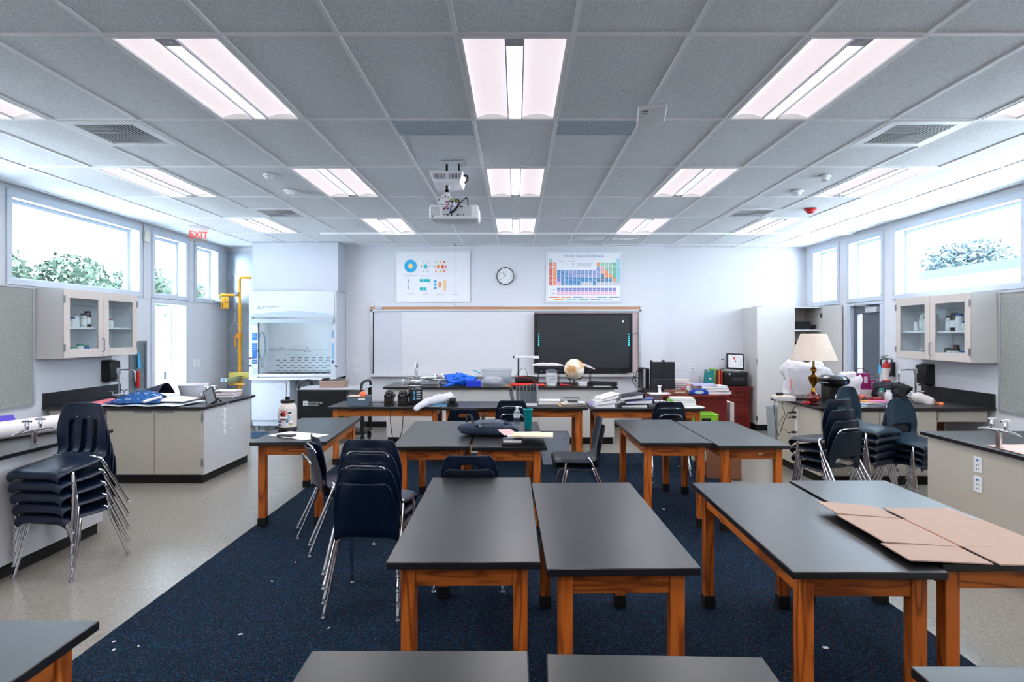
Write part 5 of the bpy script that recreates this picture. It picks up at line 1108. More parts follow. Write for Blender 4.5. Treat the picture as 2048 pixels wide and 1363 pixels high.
cable([(X(1030, 9), 8.95, BZ+.02), (X(1032, 9), 8.98, BZ+.16), (X(1046, 9), 9.02, BZ+.27), (X(1054, 9), 9.03, BZ+.2), (X(1055, 9), 9.0, BZ+.1)], .004, BLK, 'black cable looping round the document camera post', 'cable')
cable([(X(1040, 9), 8.98, BZ+.14), (X(1052, 9), 8.97, BZ+.155), (X(1066, 9), 8.96, BZ+.12), (X(1074, 9), 8.95, BZ+.05)], .005, BLK, 'black cable lying over the pouch on the bench', 'cable')
# broken glass bin
bx, by = X(1103, 9.1), 9.1; t = thing('broken_glass_bin', 'white bin lettered BROKEN GLASS ONLY on the bench', 'bin', (bx, by, BZ))
m = MB(); m.lathe((bx, by, BZ), [(.082, 0), (.088, .21), (.09, .212), (.085, .212), (.08, .01)], 24); part(t, 'body', m, C('#dfe4ea', .4))
m = MB(); m.lathe((bx, by, BZ+.2), [(.094, 0), (.096, .03), (.05, .05)], 24); part(t, 'lid', m, C('#6d757e', .4))
m = MB()
for k, s_ in enumerate(('BROKEN', 'GLASS', 'ONLY')):
    m.text(s_, (bx-.0, by-.0935, BZ+.145-.042*k), .038, sx=.95)
part(t, 'lettering', m, C('#1f3c4a'), smooth=False)
# wire stands with open books
def wire_stand(cx, y, w, label, tilt=0):
    t = thing('wire_stand', label, 'stand', (cx, y, BZ)); zt_ = Z(731, y)
    m = MB()
    for s_ in (-1, 1):
        for dy in (-.09, .09): m.tube([(cx+s_*w/2, y+dy, BZ), (cx+s_*w/2, y+dy, zt_)], .004, 6)
        m.tube([(cx+s_*w/2, y-.09, zt_), (cx+s_*w/2, y+.09, zt_)], .004, 6)
    for dy in (-.09, 0, .09): m.tube([(cx-w/2, y+dy, zt_), (cx+w/2, y+dy, zt_)], .005, 6)
    part(t, 'wire_frame', m, BLK); return zt_
z1 = wire_stand(X(1097, 9.2), 9.22, .32, 'black wire stand holding the left open book'); z2 = wire_stand(X(1161, 9.2), 9.24, .31, 'black wire stand behind the globe')
def open_book(c, w, d, label, tilt=0, rz=0):
    t = thing('open_book', label, 'book', c); M = Matrix.Translation(c) @ Matrix.Rotation(rz, 4, 'Z') @ Matrix.Rotation(tilt, 4, 'Y')
    for s_ in (-1, 1):
        m = MB(); m.M = M; top = [(s_*w/2*k/8, .012+.028*sin(pi*min(1, k/8+.12))**.7*(1-.5*k/8)) for k in range(9)]
        pts = [(x, -d/2, z_) for x, z_ in top]+[(s_*w/2, -d/2, .002), (0, -d/2, .002)]; m.prism(pts, (0, d, 0)); part(t, 'page_block', m, pbr('book_pages', '#e6dfe2', .8, var=.03))
    m = MB(); m.M = M; m.box(-w/2-.006, w/2+.006, -d/2-.004, d/2+.004, -.003, .002); part(t, 'cover', m, C('#a37f8e'))
open_book((X(1094.5, 9.2), 9.2, z1+.008), .48, .27, 'open book lying on the wire stand above the broken glass bin')
open_book((X(1166, 9.2), 9.24, z2+.004), .36, .25, 'open book slanting down behind the globe', tilt=R(17))
# globe
gx, gy = X(1148.5, 9.05), 9.05; gz = Z(738, gy); t = thing('globe', 'antique toned desk globe on the teacher bench', 'globe', (gx, gy, BZ)); gr_ = .158
gm = bpy.data.materials.new('globe_map'); gm.use_nodes = True; n_ = gm.node_tree.nodes; l_ = gm.node_tree.links; b_ = n_['Principled BSDF']; b_.inputs['Roughness'].default_value = .35
tc = n_.new('ShaderNodeTexCoord'); nz = n_.new('ShaderNodeTexNoise'); nz.inputs['Scale'].default_value = 7.5; nz.inputs['Detail'].default_value = 5; l_.new(tc.outputs['Object'], nz.inputs[0])
rp = n_.new('ShaderNodeValToRGB'); l_.new(nz.outputs[0], rp.inputs[0]); e = rp.color_ramp.elements; e[0].position = .5; e[0].color = lin('#e3dbc6'); e[1].position = .56; e[1].color = lin('#cfa06b'); q_ = e.new(.7); q_.color = lin('#c47a34'); l_.new(rp.outputs[0], b_.inputs['Base Color'])
m = MB(); m.sph((gx, gy, gz), gr_, 36); part(t, 'ball', m, gm)
m = MB(); m.M = Matrix.Translation((gx, gy, gz)) @ Matrix.Rotation(R(-17), 4, 'Y'); m.tube([(gr_*1.003*cos(a), gr_*1.003*sin(a), 0) for a in [2*pi*k/40 for k in range(41)]], .0022, 5); part(t, 'equator_line', m, C('#8f7a5c'))
m = MB(); m.M = Matrix.Translation((gx, gy-.0, gz)); az = R(-40); m.disc((0, 0, 0), .0, (1, 0, 0), (0, 0, 1)); 
def gpt(px, py):
    dx, dz = (px-1148.5)*gy/F, -(py-738)*gy/F; return Vector((gx+dx, gy-math.sqrt(max(0, (gr_*1.004)**2-dx*dx-dz*dz)), gz+dz))
m = MB(); out = [(1136, 745), (1139, 743), (1143, 744), (1146, 747), (1147.5, 750), (1145, 753), (1142, 755), (1139, 752.5), (1136.5, 749)]; c0 = gpt(1141, 749); m.add([c0]+[gpt(*p_) for p_ in out], [(0, k+1, (k+1) % len(out)+1) for k in range(len(out))]); part(t, 'continent_patch', m, C('#cf8132', .4))
m = MB(); m.tube([(gx+(gr_+.012)*sin(a), gy, gz-(gr_+.012)*cos(a)) for a in [R(-35+k*7) for k in range(13)]], .007, 8); m.tube([(gx, gy, gz-gr_-.012), (gx, gy, BZ+.02)], .010, 8); m.lathe((gx, gy, BZ), [(.085, 0), (.08, .012), (.02, .022)], 24); part(t, 'stand', m, pbr('dark_bronze', '#3a2a22', .4, .6))
m = MB(); m.M = Matrix.Translation((gx, gy, gz)) @ Matrix.Rotation(R(-17), 4, 'Y'); m.lathe((0, 0, gr_-.004), [(.022, 0), (.01, .012)], 12); part(t, 'pole_cap', m, LGREY)
m = MB(); m.cyl((X(1120, 8.95), 8.95, BZ+.02), (X(1126, 8.95), 8.95, BZ+.02), .019, n=12); m.cyl((X(1126, 8.95), 8.95, BZ+.015), (X(1138, 8.95), 8.97, BZ+.015), .012, n=10); single('screwdriver', m, [C('#c22a44', .4)], 'red handled tool lying right of the broken glass bin', 'tool')
paper_stack((X(1176, 9.1), 9.1, BZ+.001), .30, .2, .045, 'white papers on the bench right of the globe', n=5, seed=4)
book('tray', (X(1206, 9.05), 9.08, BZ+.003), (.44, .30, .05), BLKM, 'black leather case lying at the right end of the bench', 'case', rz=R(-14), pm=BLK)
paper_stack((X(1204, 8.88), 8.88, BZ+.001), .26, .06, .006, 'thin white sheet at the front right of the bench', n=2, seed=6)

# ------------------------------------------------------------------ charging cart
t = thing('charging_cart', 'black device charging cart with white lettering by the fume hood', 'cart', (-2.9, 9.2, 0))
m = MB(); m.box(-3.33, -2.64, 8.9, 9.48, .10, .815); bd_ = part(t, 'body', m, BLK, bevel=.01)
m = MB(); m.box(-3.34, -2.33, 8.9, 9.5, .82, .84); part(t, 'top_tray', m, LGREY, bevel=.004)
for x_ in (-3.31, -2.36):
    m = MB(); m.tube(crom([(x_, 8.92, .80), (x_, 8.93, .89), (x_, 9.05, .93), (x_, 9.35, .93), (x_, 9.47, .89), (x_, 9.48, .80)], 4), .022, 10); part(t, 'handle', m, BLK)
m = MB(); m.box(-2.38, -2.33, 8.93, 8.99, .13, .82); m.box(-2.38, -2.33, 9.4, 9.46, .13, .82); m.box(-2.64, -2.33, 8.95, 9.45, .13, .17); part(t, 'side_frame', m, BLK, bevel=.004)
m = MB(); m.box(-2.62, -2.40, 9.2, 9.22, .2, .8); part(t, 'side_panel', m, LGREY)
for (x_, y_) in ((-3.24, 8.99), (-3.24, 9.4), (-2.36, 8.98), (-2.36, 9.4)):
    m = MB(); m.cyl((x_-.02, y_, .055), (x_+.02, y_, .055), .055, n=18); m.cyl((x_, y_, .06), (x_, y_, .14), .014, n=8); part(t, 'caster', m, BLKM)
xa = X(606, 8.895); m = MB(); m.box(xa, X(615, 8.895), 8.893, 8.9, Z(811, 8.895), Z(801.5, 8.895)); part(bd_, 'logo_square', m, C('#d4d8dc'), bevel=.01)
m = MB(); [m.box(X(608, 8.89), X(613, 8.89), 8.8915, 8.8925, Z(q0, 8.89), Z(q0-1, 8.89)) for q0 in (805, 807.3, 809.6)]; part(bd_, 'logo_bars', m, GREY)
m = MB(); m.text("lock'n'charge", (X(630.5, 8.895), 8.897, Z(804.3, 8.895)), .045, sx=.93); m.text('technologies', (X(627, 8.895), 8.897, Z(809.5, 8.895)), .027, sx=1.2); part(bd_, 'lettering', m, C('#d4d8dc'), smooth=False)
t = tote('cardboard_tray', (X(666, 9.1), 9.15, .842), .38, .26, .10, CARD, 'open cardboard box of odds and ends on the charging cart', taper=.95, cat='box')
m = MB(); m.cbox((X(668, 9.1), 9.13, .955), (.34, .05, .03), R(6), ry=R(-4)); single('tool_holder', m, C('#5c6872'), 'grey bar lying across the cardboard box on the cart', 'bar', bevel=.004)
crumple('cable_bundle', (X(650, 9.1), 9.14, .86), (.12, .14, .12), BLKM, 'black bundle in the cardboard box on the cart', 'bundle', seed=14, amp=.3)
cable([P(697, 788, 8.9), P(722, 800, 8.85)], .004, BLK, 'cord on the cart side', 'cord')
cable([(-2.3, 8.9, .32), (-2.18, 8.7, .1), (-1.98, 8.68, .012), (-1.8, 8.72, .012), (-1.72, 8.78, .2), (-1.70, 8.8, .45)], .006, BLK, 'black cord on the floor between the cart and the teacher bench', 'cord')

# ------------------------------------------------------------------ things on the back-row tables
TZ = .7505
def basket():
    c = (X(717.5, 7.62), 7.66, TZ); t = tote('storage_basket', c, .275, .22, .115, C('#5f7180', .5), 'grey plastic basket with papers and an orange ball on the back left table', taper=.92, cat='basket')
    m = MB(); m.box(c[0]+.01, c[0]+.10, c[1]-.112, c[1]-.108, c[2]+.075, c[2]+.10); part(t, 'paper_label', m, WHITE)
basket()
paper_stack((X(714, 7.65), 7.66, TZ+.02), .2, .16, .1, 'papers filling the grey basket', n=6, seed=21, mats=[PAPER, C('#d9b79a')])
m = MB(); m.sph((X(726, 7.62), 7.62, TZ+.135), .045, 18); single('ball', m, C('#ef7040', .4), 'orange ball on top of the grey basket', 'ball')
for k, (px_, D_) in enumerate(((779.5, 7.64), (806.5, 7.66))):
    c = (X(px_, D_), D_, TZ); t = thing('pencil_sharpener', ('electric pencil sharpener left of the two beside the black box' if k == 0 else 'electric pencil sharpener touching the black box, right of the two'), 'pencil sharpener', c, group='electric pencil sharpeners')
    m = MB(); m.box(c[0]-.06, c[0]+.06, c[1]-.08, c[1]+.08, c[2], c[2]+.025); part(t, 'base', m, BLK, bevel=.008)
    m = MB(); m.box(c[0]-.058, c[0]+.058, c[1]-.075, c[1]+.03, c[2]+.026, c[2]+.10); part(t, 'shavings_drawer', m, pbr('smoked_plastic', '#2c2523', .2, var=.4, vs=25), bevel=.008)
    m = MB(); m.box(c[0]-.06, c[0]+.06, c[1]-.07, c[1]+.08, c[2]+.10, c[2]+.14); m.cyl((c[0], c[1]-.075, c[2]+.15), (c[0], c[1]+.04, c[2]+.15), .045, n=20); part(t, 'motor_head', m, BLK, bevel=.004)
    m = MB(); m.tube([(c[0]+.028*cos(a), c[1]-.078, c[2]+.15+.028*sin(a)) for a in [2*pi*q/16 for q in range(17)]], .004, 6); part(t, 'dial_ring', m, GREY)
cable([(X(738, 7.6), 7.62, TZ+.03), (X(752, 7.6), 7.66, TZ+.035), (X(770, 7.64), 7.66, TZ+.02)], .004, BLK, 'black cord between the grey basket and the sharpener', 'cord')
cable([(X(786, 7.55), 7.55, TZ+.006), (X(782, 7.42), 7.41, TZ+.004), (X(781, 7.38), 7.385, .55), (X(783, 7.4), 7.5, .25), (X(777, 7.5), 7.6, .02)], .005, BLK, 'black cord hanging down the front of the back left table', 'cord')
# knife set box
cx, cy = X(829, 7.64), 7.70; t = thing('craft_knife_box', 'black and blue retail box with white lettering beside the sharpeners', 'box', (cx, cy, TZ), R(24)); M = world_of(t); w, d, h = .155, .12, .245
m = MB(); m.M = M; m.box(-w/2, w/2, -d/2, d/2, 0, h); part(t, 'carton', m, BLK, bevel=.001)
m = MB(); m.M = M; m.box(w/2, w/2+.001, -d/2+.002, d/2-.002, h*.35, h-.002); part(t, 'blue_side', m, C('#2aa3d2', .35)); m = MB(); m.M = M; m.box(-w/2+.002, w/2-.002, -d/2+.002, d/2-.002, h, h+.001); part(t, 'top_face', m, LGREY)
m = MB(); m.M = M; m.text('X-ACTO', (0, -d/2-.001, h-.035), .034, sx=.95);  m.box(-.03, .03, -d/2-.0012, -d/2-.0006, h-.016, h-.009)
for k in range(4): m.text(('SHARP', 'QUIET', 'FAST', 'SAFE')[k], (.022, -d/2-.001, h-.078-.03*k), .014) if False else m.box(.0, .05, -d/2-.0012, -d/2-.0006, h-.082-.03*k, h-.074-.03*k)
m.text('X-ACTO', (w/2+.0018, 0, h-.035), .03, (0, 1, 0), sx=.8); part(t, 'lettering', m, C('#dfe4ea'), smooth=False)
m = MB(); m.M = M; [m.disc((-.03, -d/2-.0012, h-.078-.03*k), .010, (1, 0, 0), (0, 0, 1), 14) for k in range(4)]; part(t, 'blue_bullet', m, C('#48b4e6'))
# white plastic roll over the table edge
m = MB(); pts = crom([P(829.5, 821, 7.30), P(836, 815, 7.33), P(850, 806, 7.42), P(868, 800, 7.52), P(886, 797, 7.60), P(904, 793, 7.68)], 6)
m.tube(pts, [.024+.036*min(1, k/20)**.8 for k in range(len(pts)-1)]+[.045], 16); roughen(m, .014, 11, 3); o = single('plastic_roll', m, pbr('white_film', '#cfcfd6', .4, var=.05, vs=8, bump=.5, bs=30), 'white plastic sheet roll poking over the front edge of the back left table', 'roll')
book('box', (X(905, 7.55), 7.58, TZ), (.13, .16, .03), BLKM, 'small flat black case at the right end of the back left table', 'case', pm=BLK)
crumple('binder_clip_pile', (X(905, 7.55), 7.58, TZ+.031), (.09, .09, .07), BLKM, 'heap of black clips at the wide end of the white roll', 'clips', seed=17, amp=.35)
book('magazine', (X(872, 7.5), 7.55, TZ), (.28, .18, .012), C('#2f93bf', .35), 'blue covered leaflet under the white roll', 'leaflet', rz=R(8))
# row of magazine files
for k in range(7):
    px_ = (1026, 1035.5, 1043, 1050.2, 1057, 1063.8, 1070)[k]; D_ = 7.86; x_ = X(px_, D_); w = .042
    m = MB(); rz_ = R(-9) if k == 0 else 0; m.M = Matrix.Translation((x_, D_, TZ)) @ Matrix.Rotation(-rz_*-1 if k == 0 else 0, 4, 'Y')
    h1, h2 = .21+.006*k, .17
    for s_ in (-1, 1): m.prism([(s_*w/2-.0015, -.11, 0), (s_*w/2-.0015, .11, 0), (s_*w/2-.0015, .11, h1), (s_*w/2-.0015, -.03, h1), (s_*w/2-.0015, -.11, h2)], (.003, 0, 0))
    m.box(-w/2, w/2, -.11, -.107, 0, h2); m.box(-w/2, w/2, .107, .11, 0, h1); m.box(-w/2, w/2, -.11, .11, 0, .003)
    single('magazine_file', m, C('#5d6368', .45), '%s of the grey upright files on the middle back table' % ('leaning leftmost', 'second from the left', 'third from the left', 'middle', 'third from the right', 'second from the right', 'rightmost')[k], 'file holder', loc=(x_, D_, TZ), group='grey upright file holders')
m = MB(); m.box(X(1072.5, 7.8), X(1074.5, 7.8)+.01, 7.6, 7.95, TZ, TZ+.24); single('clear_divider', m, CLEARP, 'clear plastic sheet standing right of the grey files', 'divider')
book('book', (X(1049, 7.65), 7.62, TZ), (.32, .2, .014), C('#b9bec3'), 'light grey folder flat before the upright files', 'folder')
paper_stack((X(1098, 7.8), 7.8, TZ), .27, .2, .05, 'stack of white papers right of the upright files', n=6, seed=31)
for k, (hx, w_, z_, rz_, lab) in enumerate((('#e3b768', .36, 0, 4, 'manila folder at the bottom of the folder pile on the middle back table'), ('#232427', .34, .013, -5, 'black folder second from the bottom of the folder pile'), ('#e9e4d2', .30, .024, 10, 'cream folder in the middle of the folder pile'), ('#d8d9dd', .26, .036, -12, 'white folder near the top of the folder pile'), ('#1d1e22', .12, .048, 3, 'small black notebook on top of the folder pile'))):
    book('folder' if k < 4 else 'notebook', (X(1146, 7.55)+.02*(k % 2), 7.6, TZ+z_), (w_, .2, .01), C(hx), lab, 'folder' if k < 4 else 'notebook', rz=R(rz_), group=None)
m = MB(); x0, x1, y_ = X(1128, 7.7), X(1159, 7.7), 7.7; zz = Z(795.5, 7.7)
m.tube([(x1, y_, TZ), (x1, y_, zz), (x0, y_, zz)], .005, 6); m.tube([(x1, y_+.08, TZ), (x1, y_+.08, zz), (x0, y_+.08, zz)], .005, 6); m.box(x0, x1, y_, y_+.08, zz-.002, zz+.002); single('desk_shelf', m, C('#4d5a5e', .4), 'thin grey wire shelf arching over the folder pile', 'shelf')
m = MB(); m.box(X(1177, 7.6), X(1190, 7.6), 7.55, 7.6, TZ, TZ+.055); single('sticky_note_pad', m, C('#b8aee4'), 'lilac paper block left of the binders', 'paper block')
# binders
bz_ = [((1206, 7.5), (.27, .29, .055), '#c9cdd4', 0, 8, 'white binder at the bottom of the left binder pile'), ((1209, 7.52), (.27, .28, .055), '#e2e3e6', .05, 12, 'white binder in the middle of the left binder pile'), ((1214, 7.53), (.26, .28, .05), '#eceaea', .10, 16, 'white binder on top of the left binder pile')]
for (p_, sz_, hx, dz_, rz_, lab) in bz_:
    binder((X(*p_), p_[1], TZ+dz_), (sz_[0], sz_[1], sz_[2]), C(hx, .35), lab, rz=R(180+rz_), ry=R(dz_*90))
for (p_, sz_, hx, dz_, rz_, lab) in [((1268, 7.5), (.34, .29, .05), '#1b2540', 0, -6, 'navy binder at the bottom of the right binder pile'), ((1278, 7.52), (.36, .29, .06), '#173a86', .045, -10, 'blue binder in the right binder pile'), ((1258, 7.53), (.32, .28, .06), '#2b2f3c', .10, 8, 'dark binder with a photo cover on top of the right binder pile')]:
    binder((X(*p_), p_[1], TZ+dz_), sz_, C(hx, .3), lab, rz=R(180+rz_), ry=R(dz_*40))
m = MB(); m.M = Matrix.Translation((X(1245, 7.3), 7.37, TZ+.035)) ; 
m = MB()
rnd = random.Random(4)
m.tube(crom([(X(1321, 7.5)+.09*cos(a*2.4)*(.6+.4*sin(a)), 7.52+.08*sin(a*2.4), TZ+.012+.05*abs(sin(a*1.3))) for a in [k*.55 for k in range(26)]], 3), .007, 6); single('cord_pile', m, C('#c9ccd0', .4), 'tangle of white and grey cords right of the binders', 'cords')
for k, (hx, w_, h_, dz_, rz_, lab) in enumerate((('#e7e7ea', .34, .022, 0, 2, 'wide white booklet at the bottom of the book pile on the binder table'), ('#dfe3e8', .31, .03, .023, -3, 'white book second from the bottom by the green one'), ('#7cc44f', .30, .035, .054, 5, 'white and green textbook in the book pile'), ('#e9e6e4', .28, .02, .09, -4, 'white workbook on top of the green textbook'))):
    book('textbook', (X(1365, 7.5), 7.55, TZ+dz_), (w_, .23, h_), C(hx, .4), lab, rz=R(rz_))
paper_stack((X(1385, 7.45), 7.42, TZ+.0), .24, .16, .008, 'loose white sheets at the right end of the binder table', n=3, seed=35)
book('notebook', (X(1344, 7.6), 7.6, TZ), (.12, .2, .02), C('#b7c2c9'), 'pale blue notebook left of the book pile', 'notebook')

# ------------------------------------------------------------------ desk corner
DZ = .752
t = thing('office_desk', 'cherry wood desk with the computer, at back right', 'desk', (2.75, 9.6, 0))
m = MB(); m.box(2.20, 3.20, 8.80, 10.45, DZ-.035, DZ); part(t, 'desktop', m, CHERRY, bevel=.003)
m = MB(); m.box(2.24, 3.17, 8.84, 8.87, .02, DZ-.036); part(t, 'front_panel', m, CHERRY)
m = MB(); m.box(2.22, 2.25, 8.9, 10.40, .02, DZ-.036); part(t, 'side_panel', m, CHERRY)
m = MB(); m.box(3.14, 3.17, 8.9, 10.40, .02, DZ-.036); part(t, 'side_panel', m, CHERRY)
t = thing('credenza', 'low cherry credenza with drawers along the back wall', 'cabinet', (3.6, 10.4, 0))
m = MB(); m.box(3.22, 4.085, 10.14, 10.67, DZ-.03, DZ+.005); part(t, 'top', m, CHERRY, bevel=.003)
m = MB(); m.box(3.24, 4.06, 10.18, 10.66, .02, DZ-.031); part(t, 'body', m, CHERRY)
for (za, zb) in ((.56, .715), (.385, .55), (.04, .375)):
    m = MB(); m.box(3.70, 4.05, 10.155, 10.179, za, zb); d = part(t, 'drawer', m, CHERRY, bevel=.003)
    m = MB(); m.tube([(3.80, 10.155, (za+zb)/2+.02), (3.80, 10.13, (za+zb)/2+.02), (3.95, 10.13, (za+zb)/2+.02), (3.95, 10.155, (za+zb)/2+.02)], .006, 6); part(d, 'handle', m, BLK)
m = MB(); m.box(3.26, 3.69, 10.155, 10.179, .04, .715); part(t, 'door', m, CHERRY, bevel=.003)
m = MB(); m.box(X(1458, 9.3), X(1466, 9.3), 9.25, 9.75, .0, Z(804, 9.3)); single('foam_board', m, C('#d9cfc9', .8), 'cream board standing between the desk and the credenza', 'board')
# crate
c = (2.62, 8.15, .0)
t = tote('storage_crate', c, .27, .30, .57, C('#8cc63a', .45), 'lime green plastic crate beside the binder table', taper=.96, cat='crate')
m = MB(); m.cbox((2.59, 8.005, .505), (.13, .012, .045)); part(t, 'hand_hole', m, BLK, bevel=.015)
m = MB(); m.tube([(2.53, 7.995, .34), (2.54, 7.995, .42), (2.60, 7.995, .44), (2.66, 7.995, .42), (2.67, 7.995, .34)], .006, 6); part(t, 'rib', m, C('#7ab22e'))
# computer
def monitor(c, w, h, label, rz=0):
    t = thing('monitor', label, 'monitor', c, rz); M = world_of(t)
    m = MB(); m.M = M; m.box(-w/2, w/2, -.02, .02, .03, .03+h); p = part(t, 'back_shell', m, pbr('monitor_black', '#171a1f', .5), bevel=.008)
    m = MB(); m.M = M; m.box(-w/2+.01, w/2-.01, -.035, -.02, .03, .03+h*.38); part(p, 'lower_bulge', m, pbr('monitor_black2', '#1d2128', .45), bevel=.006)
    m = MB(); m.M = M; m.box(-.05, .05, -.02, .09, 0, .01); m.box(-.02, .02, .0, .02, .0, .06); part(t, 'stand', m, BLK)
    m = MB(); m.M = M; m.cbox((0, .0, h+.045), (.05, .03, .03)); part(t, 'webcam', m, DGREY, bevel=.004)
    m = MB(); m.M = M; m.tube(crom([(0, -.025, h+.03), (-.03, -.028, h-.1), (-.06, -.03, h-.2), (-.04, -.04, h*.4)], 4), .003, 5); part(t, 'cable', m, BLKM)
    return t
monitor((X(1326, 9.4), 9.4, DZ), .37, .44, 'black monitor seen from behind on the cherry desk', R(-4))
m = MB(); m.M = Matrix.Translation((X(1302, 9.8), 9.78, DZ)) @ Matrix.Rotation(R(78), 4, 'Z'); m.box(-.25, .25, -.02, .02, .04, .47); m.box(-.1, .1, -.06, .06, 0, .012); m.box(-.02, .02, -.01, .01, 0, .06); single('monitor', m, MAT['monitor_black'], 'second black monitor edge-on behind the first', 'monitor', bevel=.004)
m = MB(); m.box(X(1281, 9.9), X(1295, 9.9), 9.75, 10.1, DZ, DZ+.34); o = single('computer_tower', m, BLK, 'black computer tower with tangled cables left of the monitors', 'computer', bevel=.006)
m = MB(); m.box(X(1287, 9.74), X(1291, 9.74), 9.735, 9.75, DZ+.02, DZ+.33); part(o, 'grey_strip', m, LGREY)
for k, (a_, b_) in enumerate((((0, .30), (-.13, .22)), ((0, .24), (-.15, .12)), ((0, .32), (-.10, .05)))):
    x_ = X(1281, 9.8); cable([(x_+a_[0], 9.74, DZ+a_[1]), (x_+b_[0]*.8, 9.72, DZ+a_[1]-.02), (x_+b_[0], 9.72, DZ+b_[1]), (x_-.02, 9.72, DZ+.02)], .005, BLK, '%s black cable loop left of the computer tower' % ('outer', 'middle', 'inner')[k], 'cable', group='computer cable loops')
crumple('cable_pile', (X(1300, 9.2), 9.25, DZ+.001), (.34, .30, .035), BLKM, 'pile of black cables and plugs before the monitors', 'cables', seed=44, amp=.35)
t = thing('display_stand', 'small white stand before the monitor on the desk', 'stand', (X(1319, 9.0), 9.0, DZ)); m = MB(); m.lathe((X(1319, 9.0), 9.0, DZ), [(.03, 0), (.022, .02), (.02, .10), (.035, .125), (.03, .13)], 14); part(t, 'column', m, WHITE)
paper_stack((X(1322, 8.95), 8.98, DZ+.0005), .36, .22, .012, 'white sheets on the desk before the monitor', n=3, seed=50)
for k, (hx, z_, rz_, lab) in enumerate((('#17343a', 0, 0, 'dark teal book at the bottom of the pile right of the monitor'), ('#2a6a72', .035, 3, 'teal book second in the pile right of the monitor'), ('#d88c74', .07, -3, 'salmon book in the pile right of the monitor'), ('#46608c', .10, 2, 'blue book near the top of the pile right of the monitor'), ('#e8dcc8', .13, -4, 'cream book on top of the pile right of the monitor'))):
    book('textbook', (X(1362, 9.7), 9.75, DZ+z_), (.24, .22, .03), C(hx, .5), lab, rz=R(rz_))
t = thing('paper_cup', 'white cup with pink marks behind the blue tape dispenser', 'cup', (X(1380, 9.0), 9.05, DZ)); m = MB(); m.lathe((X(1380, 9.0), 9.05, DZ), [(.032, 0), (.045, .17), (.042, .17), (.03, .01)], 20); part(t, 'cup_body', m, C('#e9e2e4')); m = MB(); m.lathe((X(1380, 9.0), 9.05, DZ), [(.0435, .12), (.0445, .15)], 20, caps=False); part(t, 'pink_band', m, C('#e79a9a'))
m = MB(); m.box(X(1342.5, 8.85), X(1377, 8.85), 8.83, 8.98, DZ, DZ+.07); o = single('wooden_box', m, C('#7a4a38', .5), 'brown lettered box at the front of the desk', 'box', bevel=.004); m = MB(); m.box(X(1350, 8.83), X(1371, 8.83), 8.828, 8.83, DZ+.035, DZ+.05); part(o, 'plate', m, C('#d9c9b8'))
m = MB(); m.sph((X(1366, 8.9), 8.9, DZ+.09), .028, 14, (1, 1, .8)); single('apple', m, C('#c8303a', .3), 'red apple on the brown box', 'apple')
t = thing('tape_dispenser', 'blue tape dispenser shape on the desk before the binders', 'dispenser', (X(1399, 8.85), 8.9, DZ))
m = MB(); c = Vector((X(1399, 8.85), 8.9, DZ)); m.prism([c+Vector(p_) for p_ in [(-.145, -.04, 0), (.145, -.04, 0), (.14, -.04, .05), (.10, -.04, .082), (-.08, -.04, .085), (-.13, -.04, .05)]], (0, .08, 0)); part(t, 'shell', m, C('#12409a', .35), bevel=.012)
m = MB(); m.disc(c+Vector((0, -.041, .038)), .024, (1, 0, 0), (0, 0, 1), 20, rx=.07); part(t, 'side_window', m, C('#b9c7cc'))
for k, (hx, w_, h_, z_, rz_, px_, lab) in enumerate((('#d9d6d4', .42, .045, 0, 3, 1432, 'white binder at the bottom of the pile right of the blue dispenser'), ('#8e9096', .40, .045, .046, -4, 1430, 'grey binder in the pile on the desk corner'), ('#e6e6ea', .40, .035, .092, 5, 1425, 'white folder stack upper part of the pile on the desk corner'), ('#a9a3d2', .36, .02, .128, -3, 1408, 'lilac folder on top of the desk corner pile'))):
    book('ring_binder', (X(px_, 9.0), 9.05, DZ+z_), (w_, .26, h_), C(hx, .4), lab, 'binder', rz=R(rz_))
# books standing on the credenza, printer, timer
CZ2 = DZ+.006
def upright(px_, w_, h_, hx, lab, D_=10.3, lean=0, front=False, dd=.2):
    x_ = X(px_, D_); t = thing('textbook', lab, 'book', (x_, D_, CZ2)); m = MB(); m.M = Matrix.Translation((x_, D_, CZ2)) @ Matrix.Rotation(lean, 4, 'Y'); m.box(-w_/2, w_/2, 0, .003, 0, h_); m.box(-w_/2, -w_/2+.003, 0, dd, 0, h_); m.box(w_/2-.003, w_/2, 0, dd, 0, h_); part(t, 'cover', m, C(hx, .4))
    m = MB(); m.M = Matrix.Translation((x_, D_, CZ2)) @ Matrix.Rotation(lean, 4, 'Y'); m.box(-w_/2+.003, w_/2-.003, .003, dd-.003, .002, h_-.004); part(t, 'page_block', m, PAPER); return t, m.M
tt, MM = upright(1417, .17, .285, '#1d7d80', 'large teal textbook facing out on the credenza', 10.25, R(5), dd=.03)
m = MB(); m.M = MM; m.disc((.02, -.001, .13), .02, (1, 0, 0), (0, 0, 1)); m.box(-.06, .0, -.0015, -.0005, .25, .262); part(tt, 'cover_print', m, C('#e7b9b0'))
upright(1424, .14, .30, '#8fc05a', 'green edged book behind the teal textbook', 10.32, R(6), dd=.03)
upright(1433, .035, .27, '#5a1b1e', 'dark red book right of the teal textbook', lean=R(3)); upright(1438.5, .03, .27, '#e0703a', 'orange spined book among the upright books on the credenza'); upright(1443, .03, .275, '#bf3038', 'red book among the upright books on the credenza'); upright(1447, .022, .27, '#d9c9a8', 'cream book beside the printer')
t = thing('printer', 'black printer on the credenza under the square clock', 'printer', (X(1474, 10.3), 10.35, CZ2))
